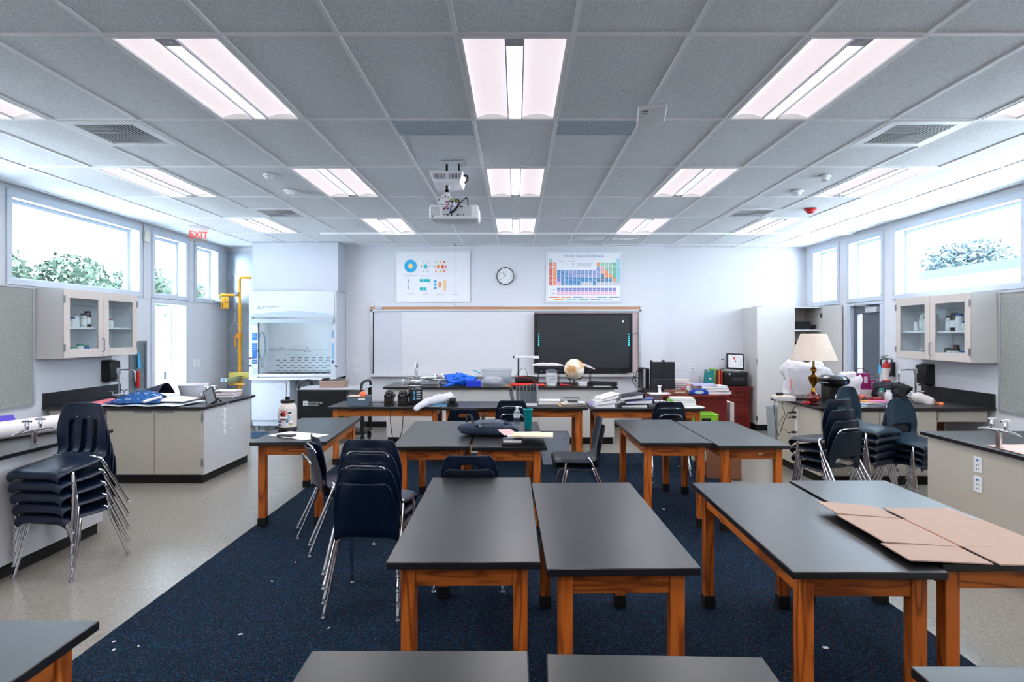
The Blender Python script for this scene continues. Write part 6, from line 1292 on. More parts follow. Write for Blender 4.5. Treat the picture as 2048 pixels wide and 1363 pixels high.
m = MB(); m.box(X(1450, 10.2), X(1496, 10.2), 10.2, 10.55, CZ2, CZ2+.25); part(t, 'body', m, BLK, bevel=.02); m = MB(); m.cyl((X(1459, 10.2), 10.196, CZ2+.21), (X(1459, 10.2), 10.2, CZ2+.21), .016, n=16); part(t, 'logo_disc', m, LGREY); m = MB(); m.box(X(1464, 10.2), X(1490, 10.2), 10.196, 10.2, CZ2+.1, CZ2+.15); part(t, 'output_slot', m, DGREY)
paper_stack((X(1468, 10.3), 10.38, CZ2+.252), .22, .2, .025, 'white papers on the printer under the square clock', n=3, seed=55)
c = Vector((X(1471, 10.3), 10.3, CZ2+.285)); t = thing('timer_clock', 'square black framed classroom timer leaning on the printer', 'timer', c); M = Matrix.Translation(c) @ Matrix.Rotation(R(-10), 4, 'X') @ Matrix.Rotation(R(3), 4, 'Y')
m = MB(); m.M = M; s_ = .155
m.box(-s_, s_, 0, .03, 0, 2*s_*.92); part(t, 'case', m, BLK, bevel=.014)
m = MB(); m.M = M; m.box(-s_+.03, s_-.03, -.002, .0, .03, 2*s_*.92-.03); part(t, 'dial', m, C('#ecebec'))
m = MB(); m.M = M
for k in range(12): a = pi/2-2*pi*k/12; m.text(str((60-5*k) % 60), (cos(a)*.095, -.003, .143+sin(a)*.09), .022)
part(t, 'numerals', m, GREY, smooth=False)
m = MB(); m.M = M; m.add([(0, -.0032, .143), (-.05, -.0032, .205), (-.015, -.0032, .222)], [(0, 1, 2)]); part(t, 'red_sector', m, C('#e2322c')); m = MB(); m.M = M; m.cyl((0, -.012, .143), (0, 0, .143), .012, n=12); part(t, 'knob', m, BLK)
m = MB(); m.lathe((X(1400.5, 10.5), 10.5, DZ-.0), [(.02, 0), (.02, .12), (.015, .16)], 12); single('glass_bottle', m, CLEARP, 'small clear bottle by the wall left of the teal textbook', 'bottle', loc=(X(1400.5, 10.5), 10.5, DZ))
m = MB(); m.box(2.95, 3.21, 10.46, 10.66, 0, DZ-.001); single('side_cabinet', m, CHERRY, 'narrow cherry cabinet between the desk and the credenza', 'cabinet')
# tall cabinet
t = thing('storage_cabinet', 'tall white laminate cabinet with one door open in the back right corner', 'cabinet', (4.7, 10.4, 0))
e = .02; x0, x1, y0, y1, H2 = 4.12, 5.26, 10.07, 10.68, 2.134; LW = pbr('cabinet_white_laminate', '#d6d2cf', .5, var=.02)
m = MB(); m.box(x0, x0+e, y0, y1, .11, H2); m.box(x1-e, x1, y0, y1, .11, H2); m.box(x0+e, x1-e, y0, y1, H2-e, H2); m.box(x0+e, x1-e, y0, y1, .11, .11+e); m.box(x0+e, x1-e, y1-.01, y1, .11+e, H2-e); m.box(4.76, 4.78, y0, y1-.01, .11+e, H2-e); part(t, 'body', m, LW)
m = MB(); m.box(x0+.01, x1-.01, y0+.04, y1, 0, .11); part(t, 'toe_kick', m, BLKM)
m = MB(); m.box(x0, 4.765, y0-.022, y0-.002, .115, H2-.003); d = part(t, 'door', m, LW, bevel=.002); 
for zz in (1.2, .22): m = MB(); m.box(x0-.006, x0+.012, y0-.03, y0-.005, zz-.04, zz+.04); part(d, 'hinge', m, STEEL)
m = MB(); m.box(5.235, 5.255, 9.46, 10.045, .115, H2-.003); d = part(t, 'open_door', m, LW, bevel=.002)
for zz in (1.98, 1.15): m = MB(); m.box(5.215, 5.24, 10.04, 10.08, zz-.04, zz+.04); part(d, 'hinge', m, DGREY)
for zz in (1.72, 1.45, 1.13, .8): m = MB(); m.box(4.78, x1-e, y0+.02, y1-.01, zz, zz+.022); part(t, 'shelf', m, WHITE)
m = MB(); m.box(4.25, 4.75, 10.15, 10.6, H2+.001, H2+.02); single('flat_box', m, LGREY, 'flat pale box on top of the tall cabinet', 'box')
book('equipment_case', (4.96, 10.35, 1.742), (.30, .3, .14), BLK, 'black equipment case on the top shelf of the open cabinet', 'case', pm=BLK)
crumple('cable_bundle', (5.14, 10.32, 1.742), (.18, .25, .09), BLKM, 'black cables beside the case on the top cabinet shelf', 'cables', seed=61, amp=.4)
crumple('cable_bundle', (4.86, 10.25, 1.472), (.12, .15, .05), BLKM, 'small dark bundle on the second shelf of the open cabinet', 'bundle', seed=62, amp=.4)
# trash bin
t = tote('waste_bin', (3.60, 7.95, 0), .33, .26, .68, C('#9da6ae', .5), 'grey waste bin behind the end of the right peninsula', taper=.78, cat='bin')

# ------------------------------------------------------------------ right peninsula clutter
Q = CT+.001
# lamp
D = 6.75; c = Vector((X(1627, D), D, Q)); t = thing('table_lamp', 'brass table lamp with pleated cream shade on the right peninsula', 'lamp', c)
zt_, zb_ = Z(667, D), Z(720, D); n_ = 96
vs = []; fs = []; m = MB()
for i, (r_, z_) in enumerate(((.250, zb_), (.246, zb_+.008), (.136, zt_-.01), (.130, zt_))):
    for k in range(n_): a = 2*pi*k/n_; rr = r_+(.0025 if k % 2 else -.0025); vs.append((c.x+rr*cos(a), c.y+rr*sin(a), z_))
for i in range(3):
    for k in range(n_): fs.append((i*n_+k, i*n_+(k+1) % n_, (i+1)*n_+(k+1) % n_, (i+1)*n_+k))
m.add(vs, fs); o = part(t, 'lamp_shade', m, pbr('pleated_cream_fabric', '#cdbfb2', .8, var=.03)); md = o.modifiers.new('s', 'SOLIDIFY'); md.thickness = .002
zq = lambda py_: Z(py_, D)-Q
m = MB(); m.lathe(c, [(.012, zq(785)), (.03, zq(782)), (.022, zq(778)), (.012, zq(774)), (.02, zq(770)), (.042, zq(764)), (.055, zq(756)), (.058, zq(753)), (.035, zq(751)), (.015, zq(747)), (.02, zq(743)), (.035, zq(740)), (.03, zq(736)), (.014, zq(733)), (.012, zq(722)), (.010, zq(722)+.1)], 20); part(t, 'stem', m, BRASS)
m = MB(); m.lathe(c, [(.05, 0), (.062, .008), (.05, .02), (.07, .05), (.075, .08), (.06, .115), (.03, .14), (.014, .16)], 24); part(t, 'lamp_base', m, pbr('ruby_glass', '#5a0f12', .12, var=.35, vs=18, coat=.5))
m = MB(); [m.sph(c+Vector((.064*cos(a), .064*sin(a), .082)), .016, 12, (1, 1, 1.2)) for a in (R(-80), R(-200), R(40))]; part(t, 'painted_fruit', m, C('#d96a1c', .3))
crumple('plastic_bag', (X(1612, 7.36), 7.37, Q), (.53, .28, .46), pbr('white_bag', '#dcd8de', .5, var=.04, bump=.5, bs=14), 'large white plastic bag standing behind the brass lamp', 'bag', seed=71, n=56, amp=.30, box=.42)
m = MB(); m.prism([P(1580, 758, 7.22), P(1583, 757, 7.22), P(1583.5, 778, 7.22), P(1580.5, 779, 7.22)], (0, .003, 0)); single('red_print', m, C('#d98f8c'), 'faint red print on the fold of the white bag', 'print')
for k, (hx, z_, lab) in enumerate((('#2b3236', 0, 'dark folder under the papers at the left end of the right peninsula'), ('#cfd3da', .02, 'pale folder in the paper pile left of the white bag'), ('#ead9c8', .04, 'cream papers on top of the pile left of the white bag'))):
    book('folder', (X(1562, 7.2), 7.14, Q+z_), (.24, .16, .018), C(hx), lab, 'folder', rz=R(4*k-4))
m = MB(); m.cyl((X(1549, 7.2), 7.14, Q+.079), (X(1549, 7.2)+.08, 7.16, Q+.079), .018, n=10); single('tape_roll', m, BLK, 'black handle sticking out of the paper pile', 'handle')
m = MB(); [m.sph((X(1605+q_*5, 6.75), 6.72, Q+.022), .02, 10) for q_ in range(3)]; single('red_beads', m, C('#b8222a', .3), 'red beads lying left of the lamp base', 'beads')
# coffee machine
c = Vector((X(1664, 6.95), 6.98, Q)); t = thing('coffee_machine', 'black single serve coffee machine right of the brass lamp', 'coffee machine', c)
m = MB(); m.box(c.x-.06, c.x+.10, c.y-.10, c.y+.12, Q, Q+.28); part(t, 'body', m, BLK, bevel=.02)
m = MB(); m.lathe((c.x+.02, c.y-.02, Q+.19), [(.10, 0), (.17, .04), (.175, .09), (.13, .13), (.03, .145)], 28); part(t, 'brew_head', m, pbr('gloss_black', '#15181b', .2), bevel=.002)
m = MB(); m.box(c.x-.17, c.x-.02, c.y-.14, c.y-.02, Q+.235, Q+.25); part(t, 'silver_lip', m, STEELD, bevel=.004); m = MB(); m.cbox((c.x+.06, c.y-.178, Q+.25), (.07, .012, .035)); part(t, 'blue_display', m, C('#2a4f9c', .2), bevel=.004)
m = MB(); m.box(c.x-.09, c.x+.09, c.y-.17, c.y-.02, Q, Q+.02); part(t, 'drip_tray', m, DGREY, bevel=.004)
crumple('plastic_bag', (X(1703, 7.3), 7.35, Q), (.24, .20, .33), MAT['white_bag'], 'white bag right of the coffee machine', 'bag', seed=73, amp=.3, box=.5)
cxm = C('#8e1f63', .45)
m = MB(); m.box(X(1711, 7.3), X(1738, 7.3), 7.28, 7.44, Q+.12, Q+.32); o = single('snack_carton', m, cxm, 'larger magenta carton on the right peninsula', 'carton', bevel=.003); m = MB(); m.box(X(1713, 7.28), X(1723, 7.28), 7.277, 7.28, Q+.24, Q+.28); m.box(X(1728, 7.28), X(1735, 7.28), 7.277, 7.28, Q+.20, Q+.28); part(o, 'print', m, C('#d8b8cf'))
m = MB(); m.box(X(1709, 7.3), X(1742, 7.3), 7.27, 7.45, Q, Q+.118); single('carton', m, C('#d9c6cc', .6), 'pale carton under the larger magenta carton', 'carton', bevel=.003)
m = MB(); m.box(X(1740, 7.3), X(1752, 7.3), 7.30, 7.42, Q+.10, Q+.235); o = single('snack_carton', m, cxm, 'smaller magenta carton beside the larger one', 'carton', bevel=.003); m = MB(); [m.box(X(1742, 7.3), X(1750, 7.3), 7.297, 7.3, z_, z_+.012) for z_ in (Q+.14, Q+.17, Q+.2)]; part(o, 'print', m, C('#d8b8cf'))
m = MB(); m.box(X(1739, 7.3), X(1757, 7.3), 7.29, 7.43, Q, Q+.098); single('carton', m, C('#6b5d4c', .6), 'brown carton under the smaller magenta carton', 'carton', bevel=.003)
m = MB(); m.tube(crom([(X(1712, 7.3), 7.3, Q+.32), (X(1714, 7.3), 7.3, Q+.38), (X(1728, 7.3), 7.3, Q+.37), (X(1737, 7.3), 7.3, Q+.33)], 4), .006, 6); single('gift_bag_handle', m, C('#6b2a4a'), 'dark red handle arching over the magenta carton', 'handle')
crumple('backpack', (X(1768, 7.1), 7.12, Q), (.20, .18, .22), C('#1c2130', .7), 'dark navy rucksack heaped below the fire extinguisher', 'bag', seed=75, amp=.4)
crumple('jacket', (X(1800, 7.1), 7.15, Q), (.24, .20, .20), pbr('grey_black_cloth', '#2c2c33', .85, var=.5, vs=30), 'black and grey patterned jacket heaped left of the right faucet', 'jacket', seed=76, amp=.5)
for k, (px_, py_, sz_, hx, lab, cat) in enumerate(((1735, 783, (.14, .10, .05), '#cba24c', 'yellow packet in the supply heap', 'packet'), (1751, 797, (.15, .12, .07), '#8d1d22', 'dark red bundle in the supply heap', 'bundle'), (1740, 795, (.17, .10, .05), '#4c2a22', 'brown bundle in the supply heap', 'bundle'), (1730, 802, (.14, .1, .04), '#c9b7b2', 'pink beige cloth in the supply heap', 'cloth'), (1748, 788, (.14, .1, .06), '#b3813a', 'amber packet beside the navy rucksack', 'packet'), (1724, 792, (.08, .08, .07), '#e0765c', 'coral pot in the supply heap', 'pot'))):
    p_ = on(px_, py_+8, Q); crumple('supply_' + cat, (p_.x, p_.y, Q), sz_, C(hx, .6), lab, cat, seed=80+k, amp=.25)
bottle((X(1766, 6.95), 6.98, Q), .035, .16, CLEARP, C('#2fa58a'), 'clear bottle with green cap among the supplies', 'drink_bottle'); bottle((X(1777, 6.9), 6.9, Q), .04, .15, WHITE, WHITE, 'white tub among the supplies', 'drink_bottle')
for k, (px_, w_, hx, z_, rz_, lab) in enumerate(((1745, .36, '#dfe0e6', 0, 3, 'white magazine at the bottom of the supply heap'), (1742, .32, '#3b66b0', .014, -8, 'blue magazine in the supply heap'), (1748, .30, '#e4dfe3', .028, 10, 'white leaflet in the supply heap'), (1751, .2, '#c45f8f', .042, -14, 'pink leaflet on the magazines'), (1733, .1, '#d9952e', .042, 20, 'orange notepad on the magazines'))):
    book('magazine', (X(px_, 6.68), 6.66, Q+z_), (w_, .16, .012), C(hx, .4), lab, 'magazine', rz=R(rz_))
# long white bag with orange end
m = MB(); m.tube(crom([P(1822, 794, 6.95), P(1840, 797, 6.9), P(1856, 802.5, 6.85), P(1869, 807.5, 6.8)], 4), [.03, .05, .06, .065, .065, .064, .062, .06, .058, .057, .056, .05, .03], 16); roughen(m, .014, 13, 8); o = single('long_plastic_bag', m, pbr('milky_bag', '#d3ccca', .5, var=.06, vs=10, bump=.4, bs=12), 'long white bag lying on the right worktop', 'bag')
m = MB(); m.tube([P(1868, 803, 6.8), P(1880, 807, 6.75)], .008, 8); m.sph(P(1883, 808, 6.74), .028, 14); single('duster_handle', m, C('#e0733a', .4), 'orange ball end sticking out of the long white bag', 'knob')
# fire extinguisher on the right wall
c = Vector((5.17, 8.20, 1.0)); t = thing('fire_extinguisher', 'red fire extinguisher hanging on the right wall', 'fire extinguisher', c)
m = MB(); m.lathe(c, [(.04, 0), (.055, .01), (.055, .22), (.05, .25), (.02, .28), (.018, .30)], 20); part(t, 'cylinder', m, REDP)
m = MB(); m.lathe(c, [(.0565, .03), (.0565, .2)], 20, caps=False); part(t, 'paper_label', m, C('#ddd4d2'))
m = MB(); m.cyl(c+Vector((0, 0, .30)), c+Vector((0, 0, .33)), .014, n=10); m.cbox(c+Vector((-.03, 0, .34)), (.11, .018, .012), ry=R(12)); m.cbox(c+Vector((-.03, 0, .362)), (.11, .018, .010), ry=R(-12)); part(t, 'valve_lever', m, STEELD)
m = MB(); m.tube(crom([c+Vector((0, -.01, .32)), c+Vector((.03, -.07, .32)), c+Vector((.02, -.09, .22)), c+Vector((0, -.075, .08))], 5), .009, 8); m.tube(crom([c+Vector((0, .01, .32)), c+Vector((-.02, .08, .31)), c+Vector((-.02, .09, .2))], 5), .010, 8); part(t, 'hose', m, BLK)
m = MB(); m.cbox(c+Vector((-.065, .045, .18)), (.004, .05, .13)); part(t, 'inspection_tag', m, C('#49b0e6'))
m = MB(); m.cbox((XR-.02, 8.2, 1.18), (.035, .06, .2)); part(t, 'wall_bracket', m, BLK)

# ------------------------------------------------------------------ left peninsula clutter
def sheet(name, fn, nu, nv, mat, label, cat, thick=.0015):
    m = MB(); m.grid(fn, nu, nv); o = single(name, m, mat, label, cat); s_ = o.modifiers.new('s', 'SOLIDIFY'); s_.thickness = thick; return o
def quadmap(A, B, C_, D_, hf):
    A, B, C_, D_ = map(Vector, (A, B, C_, D_))
    return lambda u, v: (A*(1-u)*(1-v)+B*u*(1-v)+C_*u*v+D_*(1-u)*v)+Vector((0, 0, hf(u, v)))
sheet('poster_sheet', quadmap((-4.72, 6.50, Q+.002), (-3.80, 6.48, Q+.002), (-3.66, 6.95, Q+.004), (-4.6, 7.2, Q+.004), lambda u, v: .008+.012*sin(u*9+v*3)**2+(-.0 if v > .05 else 0)), 30, 10, C('#cfd6e2', .4), 'big pale laminated poster lying under the others on the left peninsula', 'poster')
bl = sheet('element_poster', quadmap((-4.62, 6.56, Q+.03), (-4.02, 6.60, Q+.035), (-4.25, 7.15, Q+.03), (-4.55, 7.10, Q+.03), lambda u, v: .005+.15*sin(pi*min(1, v*1.05))**1.0*(.45+.55*sin(pi*u))*(v**.5)), 24, 14, C('#1668b0', .35), 'crumpled blue poster of element symbols on the left peninsula', 'poster')
_fn = quadmap((-4.62, 6.56, Q+.03), (-4.02, 6.60, Q+.035), (-4.25, 7.15, Q+.03), (-4.55, 7.10, Q+.03), lambda u, v: .005+.15*sin(pi*min(1, v*1.05))**1.0*(.45+.55*sin(pi*u))*(v**.5))
m = MB()
for k in range(-6, 14):
    for (du, dv) in ((1, 1), (1, -1)):
        pts = []
        for s_ in range(25):
            u = k/8+s_/24*du*.9; v = (s_/24 if dv > 0 else 1-s_/24)
            if 0 <= u <= 1: pts.append(Vector(_fn(u, v))+Vector((0, -.003, .004)))
        if len(pts) > 2: m.tube(pts, .0028, 4)
part(bl, 'grid_lines', m, C('#0e4a86'))
m = MB()
for k, s_ in enumerate(('Ni', 'Rb', 'Y', 'Cl', 'Sc', 'Ta', 'Sr', 'Ru', 'Nb', 'Ti', 'W', 'Hf')):
    u = .16+.2*(k % 4)+.08*(k//4 % 2); v = .16+.2*(k//4)
    p0 = Vector(_fn(u, v)); pu = (Vector(_fn(u+.05, v))-p0).normalized(); pv = (Vector(_fn(u, v+.05))-p0).normalized(); nn = pu.cross(pv).normalized(); m.text(s_, p0+nn*.008, .055, pu, pv)
part(bl, 'symbols', m, C('#e2eaf2'), smooth=False)
sheet('poster_sheet', quadmap((-4.68, 7.22, Q+.02), (-4.40, 7.16, Q+.02), (-4.36, 7.5, Q+.03), (-4.60, 7.55, Q+.03), lambda u, v: .02+.16*sin(pi*v)*(.5+.5*u)), 10, 12, C('#3c3a52', .4), 'dark purple poster arching behind the blue one', 'poster')
sheet('poster_sheet', quadmap((-4.16, 6.66, Q+.03), (-3.80, 6.70, Q+.02), (-3.80, 7.05, Q+.02), (-4.22, 7.15, Q+.03), lambda u, v: .02+.025*sin(pi*u)*sin(pi*v*.8)), 12, 12, C('#e3d9d8', .5), 'cream poster right of the blue one', 'poster')
sheet('poster_sheet', quadmap((-4.80, 6.52, Q+.003), (-4.50, 6.56, Q+.003), (-4.52, 6.9, Q+.003), (-4.86, 6.95, Q+.003), lambda u, v: .03+.02*sin(u*8)), 10, 8, C('#d9727c', .5), 'pink poster corner at the left of the heap', 'poster')
m = MB(); m.tube([on(287, 803, Q+.06)+Vector((0, 0, 0)), on(322, 793, Q+.09)], .014, 12); single('rolled_paper', m, C('#e4dcd8'), 'thin rolled white paper lying on the posters of the left peninsula', 'roll')
c = Vector((X(386, 7.5), 7.5, Q)); t = thing('wash_basin', 'white plastic basin at the back of the left peninsula', 'basin', c); m = MB(); m.lathe(c, [(.125, 0), (.135, .01), (.17, .155), (.182, .16), (.18, .166), (.165, .162), (.128, .012)], 32, caps=False); m.disc(c+Vector((0, 0, .008)), .13, (1, 0, 0), (0, 1, 0)); part(t, 'bowl', m, C('#e2dfe6', .4))
c = on(424, 807, Q); t = thing('tablet_stand', 'tablet in a black case propped on the left peninsula', 'tablet', c); M = Matrix.Translation(c+Vector((0, 0, .0))) @ Matrix.Rotation(R(-12), 4, 'Z') @ Matrix.Rotation(R(-22), 4, 'X') @ Matrix.Rotation(R(-33), 4, 'Y')
m = MB(); m.M = M; m.box(-.065, .065, 0, .02, .0, .215); part(t, 'case', m, BLK, bevel=.008); m = MB(); m.M = M; m.box(-.05, .05, -.002, 0, .018, .197); part(t, 'screen', m, C('#7d8085', .3)); m = MB(); m.tube([M @ Vector((.03, .02, .1)), (c.x+.06, c.y+.11, Q+.01)], .01, 8); part(t, 'kickstand', m, BLK)
turret((-3.66, 7.02, Q), R(80), 'chrome gas tap behind the tablet on the left peninsula')
c = on(466, 790, Q); t_ = MB(); t_.box(c.x-.16, c.x+.16, 7.42, 7.70, Q, Q+.012); single('steel_tray', t_, CHROME, 'shiny tray under the papers at the corner of the left peninsula', 'tray', bevel=.004)
paper_stack((c.x, 7.56, Q+.013), .28, .24, .075, 'stack of booklets with pink edges on the shiny tray', n=7, seed=91, mats=[PAPER, C('#d9a9b4'), PAPER])
# ------------------------------------------------------------------ near-left counter
turret((-3.565, 4.33, Q), R(90), 'chrome gas tap on the near-left counter')
def roll(a, b_, r_, mat, label):
    a, b_ = Vector(a), Vector(b_); t = thing('paper_roll', label, 'paper roll', a); m = MB(); m.cyl(a, b_, r_, n=24); part(t, 'roll', m, mat)
    d = (b_-a).normalized(); m = MB(); m.cyl(b_-d*.002, b_+d*.001, r_*.55, n=16); part(t, 'core_hole', m, C('#a9b0b8'))
roll((-4.30, 3.62, Q+.072), (-3.83, 5.00, Q+.072), .068, C('#e7dfe0'), 'thick white paper roll along the near-left counter')
roll((-4.44, 3.7, Q+.05), (-3.99, 5.02, Q+.055), .045, C('#e8dcc9'), 'thinner cream paper roll behind the white one')
m = MB(); a, b_ = Vector((-4.58, 3.7, Q)), Vector((-4.20, 4.98, Q)); sd = Vector((-.2, .06, 0)); m.add([a, a+sd, a+sd*.5+Vector((0, 0, .13)), b_, b_+sd, b_+sd*.5+Vector((0, 0, .13))], [(0, 2, 1), (3, 4, 5), (0, 3, 5, 2), (1, 2, 5, 4), (0, 1, 4, 3)]); single('folded_card', m, C('#4b3ab4', .6), 'purple folded card standing behind the paper rolls', 'card')
m = MB(); m.cbox((-4.33, 4.2, Q+.085), (.05, .9, .012), R(-18.5), 0, R(20)); single('cardboard_strip', m, CARD, 'brown cardboard strip between the two paper rolls', 'cardboard')
m = MB(); m.cbox((-4.42, 4.1, Q+.105), (.05, .3, .012), R(-18.5)); single('blue_sheet', m, C('#2483b8'), 'small blue sheet below the purple card', 'sheet')
# ------------------------------------------------------------------ near-right counter
turret((3.455, 4.20, Q), R(90), 'chrome gas tap at the edge of the near-right counter', hh=.19)
sheet('drawing_sheet', quadmap((3.43, 3.75, Q+.001), (3.95, 3.7, Q+.001), (3.95, 4.35, Q+.001), (3.45, 4.3, Q+.001), lambda u, v: .002+.004*sin(u*7)**2), 8, 8, C('#d9b9b0', .7), 'pink brown drawing sheet on the near-right counter', 'sheet')
# ------------------------------------------------------------------ on the pupils' tables
c = Vector((X(573.5, 5.66), 5.68, TZ)); t = thing('water_jug', 'big clear water jug covered in stickers on the left table', 'jug', c)
m = MB(); m.lathe(c, [(.08, 0), (.087, .006), (.087, .035), (.086, .037)], 28); part(t, 'base_boot', m, BLK)
m = MB(); m.lathe(c, [(.085, .037), (.086, .06), (.086, .20), (.083, .225), (.065, .255), (.057, .262), (.057, .285)], 28, caps=False); part(t, 'jug_wall', m, pbr('sticker_background', '#cfc6bf', .35, var=.25, vs=14))
m = MB(); m.lathe(c, [(.063, .268), (.064, .272), (.064, .292), (.058, .296)], 28); m.lathe(c, [(.02, .296), (.02, .325)], 14); part(t, 'lid', m, BLK)
def stick(az, z, rx, rz_, hx, name='sticker', off=0):
    m = MB(); vs = [c+Vector((0, 0, z))]; 
    def pt(u, w): a = R(az)-pi/2+u/.087; return Vector((c.x+(.0872+off)*cos(a), c.y+(.0872+off)*sin(a), c.z+z+w))
    vs = [pt(0, 0)]+[pt(rx*cos(2*pi*k/20), rz_*sin(2*pi*k/20)) for k in range(20)]; m.add(vs, [(0, k+1, (k+1) % 20+1) for k in range(20)]); part(t, name, m, C(hx, .35))
for q_ in ((-8, .148, .053, .053, '#c23a3c'), (-8, .148, .046, .046, '#dcd5d0', 'sticker', .0006), (-8, .162, .030, .022, '#1d1a1c', 'sticker', .0012), (0, .168, .014, .020, '#b51f2a', 'sticker', .0018), (-8, .134, .042, .010, '#efe9e6', 'sticker', .0018), (-8, .118, .030, .010, '#1b1b22', 'sticker', .0014), (-32, .082, .024, .024, '#20417f'), (-32, .066, .028, .018, '#d9dde2', 'sticker', .0006), (-34, .058, .02, .012, '#23304c', 'sticker', .001), (34, .175, .022, .022, '#e5e7e6'), (34, .176, .02, .009, '#23493f', 'sticker', .0006), (24, .13, .03, .016, '#8fc3d8'), (38, .08, .028, .02, '#e9e4e8'), (38, .074, .02, .009, '#c96a9c', 'sticker', .0006), (42, .064, .02, .008, '#6fb45c', 'sticker', .0009), (8, .075, .018, .02, '#b9c7dc'), (20, .098, .012, .018, '#3b7f86', 'sticker', .0006), (-48, .14, .02, .03, '#e0dcd8'), (-50, .14, .008, .02, '#2b2f42', 'sticker', .0006)): stick(*q_)
sheet('paper_sheet', quadmap(on(537, 871, TZ)+Vector((0, 0, 0)), on(612, 881, TZ), on(658, 869, TZ), on(578, 862, TZ), lambda u, v: .002+.005*sin(u*9+2)**2*(1-v)), 20, 6, PAPER, 'wrinkled white paper under the phone on the left table', 'paper')
c2 = on(573, 871, TZ+.008); t = thing('phone', 'black phone lying on the wrinkled paper', 'phone', c2); m = MB(); m.cbox(c2+Vector((0, 0, .006)), (.16, .08, .012), R(-12)); part(t, 'case', m, BLK, bevel=.005); m = MB(); m.cbox(c2+Vector((0, 0, .0125)), (.14, .066, .001), R(-12)); part(t, 'screen', m, C('#3f4650', .1))
# backpack
c = Vector((-.27, 5.42, TZ)); t = thing('backpack', 'dark blue grey patterned backpack lying on the second row table', 'backpack', c); BP = pbr('backpack_cloth', '#243246', .8, var=.75, vs=16, bump=.3, bs=30)
m = crumple(None, (c.x, c.y, TZ+.001), (.46, .26, .11), None, '', '', seed=21, n=50, amp=.3, rz=R(-4)); part(t, 'body', m, BP)
m = crumple(None, (c.x+.02, c.y-.03, TZ+.075), (.27, .18, .065), None, '', '', seed=22, n=44, amp=.3, rz=R(10)); part(t, 'front_pocket', m, pbr('backpack_cloth_grey', '#4b5464', .8, var=.5, vs=22))
m = MB(); m.tube(crom([(c.x-.13, c.y+.08, TZ+.09), (c.x-.16, c.y+.12, TZ+.15), (c.x-.19, c.y+.14, TZ+.16), (c.x-.2, c.y+.12, TZ+.10)], 4), .014, 8); part(t, 'shoulder_strap', m, BLKM)
m = MB(); m.tube(crom([(c.x-.05, c.y+.10, TZ+.09), (c.x-.045, c.y+.13, TZ+.15), (c.x-.04, c.y+.15, TZ+.17)], 4), .016, 8); part(t, 'shoulder_strap', m, BLKM)
m = MB(); m.tube(crom([(c.x+.12, c.y, TZ+.10), (c.x+.18, c.y-.05, TZ+.11), (c.x+.25, c.y-.02, TZ+.06), (c.x+.28, c.y+.04, TZ+.03), (c.x+.22, c.y+.09, TZ+.05), (c.x+.15, c.y+.08, TZ+.1)], 5), .013, 8); m.tube(crom([(c.x+.10, c.y+.05, TZ+.11), (c.x+.17, c.y+.02, TZ+.12), (c.x+.23, c.y+.03, TZ+.08)], 5), .011, 8); part(t, 'side_strap', m, BP)
m = MB(); m.cbox((c.x-.06, c.y-.128, TZ+.10), (.012, .003, .012)); part(t, 'logo_patch', m, LGREY)
# bottle
c = Vector((.005, 5.83, TZ)); t = thing('water_bottle', 'clear plastic water bottle with white cap beside the teal tumbler', 'bottle', c)
m = MB(); m.lathe(c, [(.028, 0), (.034, .01), (.033, .05), (.034, .06), (.032, .075), (.034, .09), (.034, .145), (.03, .165), (.014, .185), (.013, .195)], 20); part(t, 'body', m, glassmat('bottle_plastic', '#dfe6ee', .22, .15))
m = MB(); m.lathe(c, [(.0345, .10), (.0345, .142)], 20, caps=False); part(t, 'label_band', m, pbr('bottle_label', '#c9d3dc', .5, var=.15, vs=40)); m = MB(); m.lathe(c, [(.015, .192), (.015, .212)], 14); part(t, 'cap', m, WHITE)
c = Vector((.112, 5.74, TZ)); t = thing('tumbler', 'teal plastic tumbler on the second row table', 'tumbler', c)
m = MB(); m.lathe(c, [(.031, 0), (.033, .004), (.046, .19), (.048, .195), (.044, .195), (.031, .01)], 26); part(t, 'cup_body', m, TEALC); m = MB(); m.lathe(c, [(.0472, .19), (.049, .193), (.0472, .198)], 26, caps=False); part(t, 'rim', m, C('#49c0bd', .3))
# folders at the corner
book('laptop', (.055, 4.98, TZ), (.36, .25, .022), BLK, 'closed black laptop at the corner of the second row table', 'laptop', rz=R(2), pm=BLK)
book('notebook', (-.03, 5.0, TZ+.023), (.16, .2, .03), pbr('photo_cover', '#3a4150', .4, var=.8, vs=22), 'small notebook with a dark photo cover under the folders', 'notebook', rz=R(-3))
book('folder', (.07, 5.06, TZ+.055), (.30, .22, .016), C('#e4e1e6'), 'white folder on the black laptop', 'folder', rz=R(3))
t = book('manila_folder', (.14, 4.98, TZ+.072), (.34, .21, .01), C('#e9d6b4', .7), 'cream manila folder jutting over the table edge', 'folder', rz=R(-4))
m = MB(); m.disc((.0, 4.905, TZ+.0835), .022, (1, 0, 0), (0, 1, 0), rx=.03); part(t, 'yellow_sticker', m, C('#e2b53a'))
m = MB(); m.M = Matrix.Translation((-.08, 5.1, TZ+.06)); m.cbox((0, 0, .02), (.12, .18, .004), R(20), R(6)); single('leaflet', m, C('#c9a3a5', .5), 'pink printed leaflet left of the white folder', 'leaflet', loc=(-.08, 5.1, TZ+.06))
tote('storage_tote', (.50, 7.66, .0095), .36, .40, .36, FROST, 'frosted plastic tote on the floor behind the backpack table')
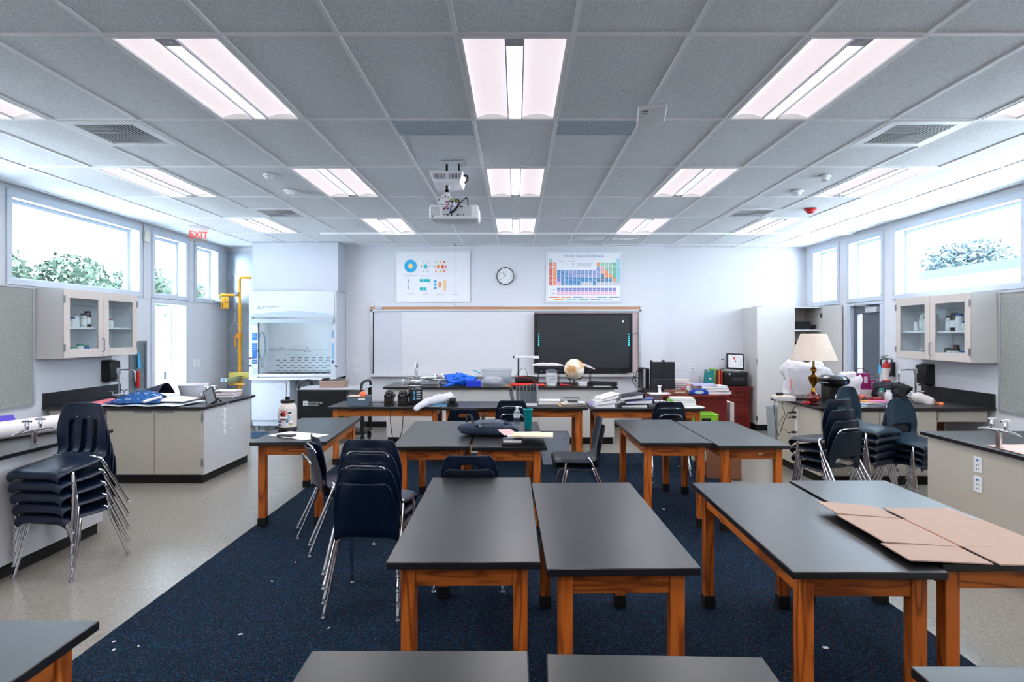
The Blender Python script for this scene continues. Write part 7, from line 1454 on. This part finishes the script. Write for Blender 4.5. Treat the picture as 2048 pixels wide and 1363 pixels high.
# cardboard
def flat(name, quads, z, label):
    m = MB()
    for (x0, x1, y0, y1, za, zb) in quads: m.add([(x0, y0, z+za), (x1, y0, z+zb), (x1, y1, z+zb), (x0, y1, z+za), (x0, y0, z+za+.005), (x1, y0, z+zb+.005), (x1, y1, z+zb+.005), (x0, y1, z+za+.005)], [(0, 3, 2, 1), (4, 5, 6, 7), (0, 1, 5, 4), (1, 2, 6, 5), (2, 3, 7, 6), (3, 0, 4, 7)])
    return m
t = thing('flattened_box', 'flattened cardboard box lying over the two right front tables', 'cardboard', (1.96, 2.76, TZ))
L = .030; z_ = TZ+.001
part(t, 'side_panel', flat('', [(1.605, 1.938, 2.56, 2.94, L, .008)], z_, ''), CARD); part(t, 'side_panel', flat('', [(1.940, 2.335, 2.56, 2.94, .008, .004)], z_, ''), CARD)
part(t, 'flap', flat('', [(1.61, 1.925, 2.942, 3.15, L+.006, .010)], z_, ''), CARD); part(t, 'flap', flat('', [(1.955, 2.31, 2.942, 3.13, .008, .004)], z_, ''), CARD)
part(t, 'flap', flat('', [(1.59, 1.928, 2.37, 2.558, L-.006, .008)], z_, ''), CARD); part(t, 'flap', flat('', [(1.95, 2.33, 2.362, 2.558, .008, .004)], z_, ''), CARD)
m = MB(); m.box(1.934, 1.944, 2.56, 2.94, z_+.010, z_+.0145); part(t, 'crease', m, CARDD)
# boxes under the table, maker badge, scraps on the carpet
t = thing('cardboard_box', 'brown cardboard box with a white label under the right tables', 'box', (2.42, 6.9, .009), R(-12)); M = world_of(t); m = MB(); m.M = M; m.box(-.19, .19, -.16, .16, 0, .34); part(t, 'carton', m, CARDD, bevel=.002); m = MB(); m.M = M; m.box(-.192, -.19, -.1, .02, .18, .30); part(t, 'shipping_label', m, WHITE); m = MB(); m.M = M; m.prism([(-.19, -.16, .34), (-.19, .16, .34), (-.30, .16, .42), (-.30, -.16, .42)], (.004, 0, .003)); part(t, 'flap', m, CARD)
m = MB(); m.disc((2.06, 4.9485, .672), .011, (1, 0, 0), (0, 0, 1), 24, rx=.0235); o = single('maker_badge', m, C('#cdb98a', .4), 'oval brass badge lettered on the front rail of the right second row table', 'badge', loc=(2.06, 4.9485, .672)); m = MB(); m.text('TECo', (2.06, 4.948, .672), .013); part(o, 'lettering', m, BLK, smooth=False)
for k, (px_, py_, w_, lab) in enumerate(((1651, 1295, .028, 'white paper scrap on the carpet before the right front table'), (228, 1283, .014, 'tiny white scrap near the left carpet edge'), (228, 1299, .016, 'round white scrap near the left carpet edge'), (277, 1292, .012, 'small white scrap right of the left carpet edge'), (544, 1162, .016, 'small white scrap left of the chair stack feet'), (481, 1268, .02, 'thin white scrap on the open carpet'), (657, 1256, .014, 'white scrap by the lowest chair foot'), (591, 1124, .012, 'tiny scrap left of the chair stack'), (1328, 1018, .022, 'beige scrap between the centre and right tables'), (1305, 965, .02, 'grey scrap near the second row table legs'))):
    p_ = on(px_, py_, .01); m = MB(); m.cbox(p_+Vector((0, 0, .002)), (w_, w_*.6, .003), k*.7, .1); single('paper_scrap', m, PAPER, lab, 'scrap', group='scraps on the carpet')
